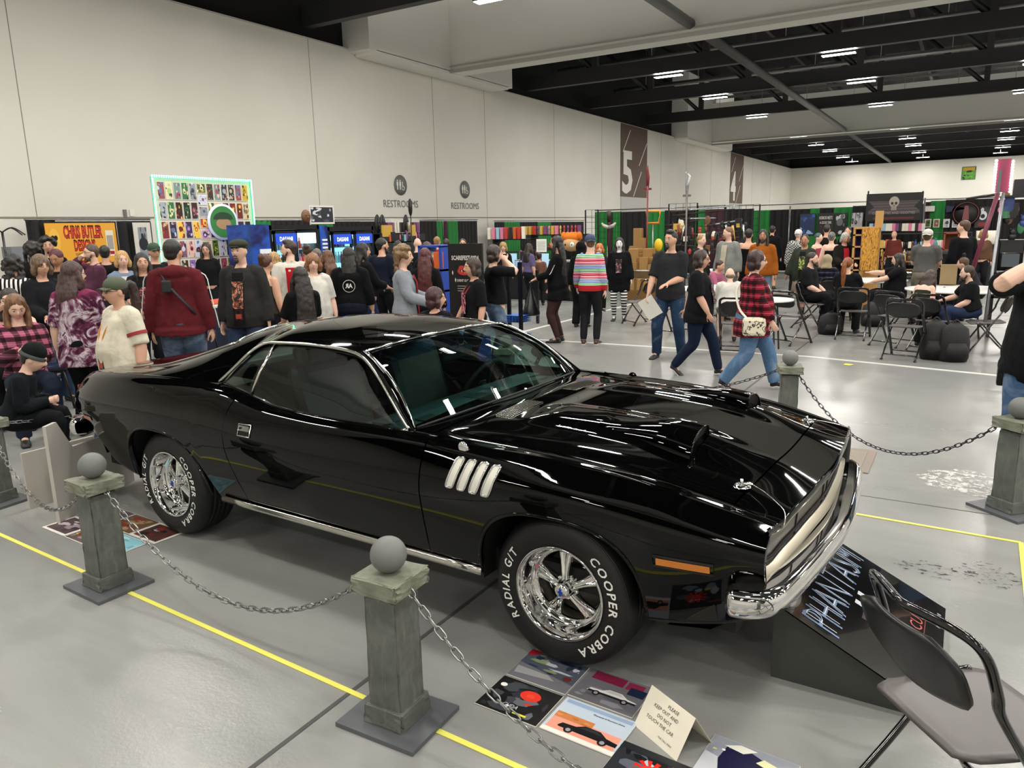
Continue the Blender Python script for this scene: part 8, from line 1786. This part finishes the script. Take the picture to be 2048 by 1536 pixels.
P('person with dark hair in a mohawk before the text poster',1654,448,20.0,170,'quiff','#17100f',t='tee',tc='#15110f',sl=.5,bt='trousers',bd=.3)
P('person with grey hair in a black halter top seen from behind',1664,463,18.0,178,'short','#5f625f',t='tank',tc='#0c0c0e',sl=0,bt='trousers',fem=True,bd=.6,sk='p')
P('person with silver hair and a red scarf looking down in the far group',1690,464,17.2,20,'bob','#a5a19b',t='jacket',tc='#15120f',sl=1,bt='trousers',fem=True,bd=.5,hp=20,ext=('open:#a8202c',),R='hold',L='hold')
P('man in a black shirt standing before the slanted stroke poster',1697,452,21.0,-10,'short','#1c1512',t='tee',tc='#0f1013',sl=.5,bt='trousers',bd=.5)
P('bald man in a red brown shirt behind the far shelves',1790,461,24.5,-30,'none','#000000',t='sweater',tc='#5f2a24',sl=1,bt='trousers',bd=.6,sk='l')
P('man in a grey tee and white backward cap at the far shelves',1856,457,15.0,170,'short','#4a3a2c',t='tee',tc='#5b5a58',sl=.5,bt='shorts',bc='#8d8674',bd=.5,ext=('cap:#bdbbb4','capback'),L='hold',R='hold',sk='p')
P('tall man in a black long sleeve shirt with a blue sleeve print, turned left',1931,438,15.6,-140,'short','#4a3220',t='sweater',tc='#0c0d10',sl=1,bt='trousers',bd=.5,sk='p',hy=30)
P('small blonde face near the pale canisters',1968,458,21.5,0,'bobw','#9a7a48',t='sweater',tc='#5a4030',sl=1,bt='trousers',fem=True,bd=.3,sk='p')
# ---- seated at the round tables, right
def sitp(label,px,top,gx,gy,yaw,**k):
    g=at(gx,gy); D=math.hypot(g.x,g.y); r_=ray(px,top); hd=math.hypot(r_[0],r_[1]); zt=CAM_H+r_[2]/hd*D
    lean=k.get('lean',0); s=1.0; Hh=k.pop('h',None) or max(1.35,min(1.85,1.75*(zt-.54)/(.84*math.cos(math.radians(lean)))))
    return person(label,px,top,D,yaw,leg='sit',h=Hh,**k)
sitp('seated bearded man in a black tee facing right, left of the ponytail woman',1618,502,1625,652,70,hair='short',hc='#2a1d16',t='tee',tc='#151618',bt='trousers',bc='#101013',bd=.75,R='lap',L='lap',ext=('beard',),sk='p',lean=4)
sitp('seated person in a beige hood and dark blue plaid jacket',1655,508,1668,640,165,hair='none',t='jacket',tc='#1c2440',tp='plaid',sl=1,bt='trousers',bd=.5,ext=('hood:#9c8f74',),R='table',L='table')
sitp('seated woman with a long ginger ponytail in black, back to the camera',1697,513,1705,672,170,hair='ponytail',hc='#7a4420',t='tee',tc='#0f0f12',sl=.5,bt='trousers',fem=True,bd=.8,R='table',L='table',sk='p',hy=-20)
sitp('seated woman with long dark hair reaching left across the table',1800,505,1810,650,-85,hair='straight',hc='#120c0b',t='tee',tc='#0c0c0f',sl=.5,bt='trousers',fem=True,bd=1.1,R='point',L='reach',sk='p')
sitp('seated woman with a bare back and an olive strapless top, head bowed',1838,562,1860,700,150,hair='long',hc='#2c1b14',t='tank',tc='#23291c',sl=0,bt='trousers',fem=True,bd=.3,R='lap',L='lap',lean=28,hp=30,sk='p')
sitp('seated bearded man in a black tee and jeans turned left at the right table',1952,530,1962,700,-78,hair='short',hc='#2c1c12',t='tee',tc='#0e0f12',sl=.5,bt='jeans',bc='#27334f',bd=.85,R='table',L='lap',ext=('beard',),sk='p',lean=8)
sitp('seated brown haired person in grey leaning over the table behind the bearded man',1962,514,1950,650,-100,hair='short',hc='#4a3222',t='tee',tc='#26272b',sl=.6,bt='trousers',bd=.7,R='table',L='table',lean=25,sk='p')
sitp('seated balding man in a white shirt, back to the camera',1462,542,1475,690,-175,hair='fringe',hc='#6a5a4a',t='tee',tc='#c9c5bd',sl=.6,bt='shorts',bc='#4a4a4c',bd=1.1,R='table',L='table',lean=14,sk='p')
sitp('seated person in pink and grey across the table behind the brown bob woman',1420,560,1405,640,60,hair='short',hc='#2a1c14',t='sweater',tc='#a8607a',sl=1,bt='trousers',bd=.6,R='table',L='table',lean=20)
# ---- right edge
P('man in a black hoodie and blue jeans cut off by the right edge',2070,432,5.35,5,'short','#2a1d16',t='hoodie',tc='#141416',sl=.62,bt='jeans',bc='#3c5575',bp='denim',bd=.85,h=1.80,feet=(2056,990),R='face',L='down',hem=-.10,sh='#8a6a45',sk='p')
o=PEOPLE[-1][0]; held('black holster pouch on the belt of the man at the right edge','belt_pouch','pouch',o,(.0,.0,.0),(.05,.09,.17),M_CBLK,bev=.01).location=at(2003,748,.0)*0+Vector(atd(2003,745,5.05))
# things held
def wristw(i,sd=1):
    o_,T_,arms,legs,s=i
    for (S,E,W,sdd,nm) in arms:
        if sdd==sd: return world(o_,W),world(o_,W+(W-E).normalized()*.10*s)
w0,w1=wristw(tm,1); b=MB(); b.box((0,0,0),(.22,.004,.29)); q=b.build('paper_sheet',mat('white_paper','#d9d6cc',.7)); q.location=w1+Vector((.05,0,-.10)); q.rotation_euler=(.2,-.55,tm[0].rotation_euler[2]+PI); tag(q,'white sheet of paper held by the man in the dark grey tee','paper')
w0,w1=wristw(bw,-1); t=thing('plastic_bag','black plastic bag hanging from the hand of the woman in the black dress','bag',(w1.x,w1.y,w1.z-.55),0); b=MB(); b.tube(catmull([(0,0,0),(0,0,.12),(0,0,.3),(0,0,.45),(0,0,.54)],4),[(.10,.15),(.12,.18),(.12,.19),(.11,.18),(.10,.17),(.09,.16),(.08,.14),(.07,.12),(.05,.10),(.04,.07),(.03,.05),(.02,.04),(.02,.03),(.02,.03),(.02,.03),(.02,.03),(.02,.03)],16); q=b.build('bag_body',mat('black_plastic_film','#0c0c0e',.3),t); mod(q,'DISPLACE',texture=CLT,strength=.04)
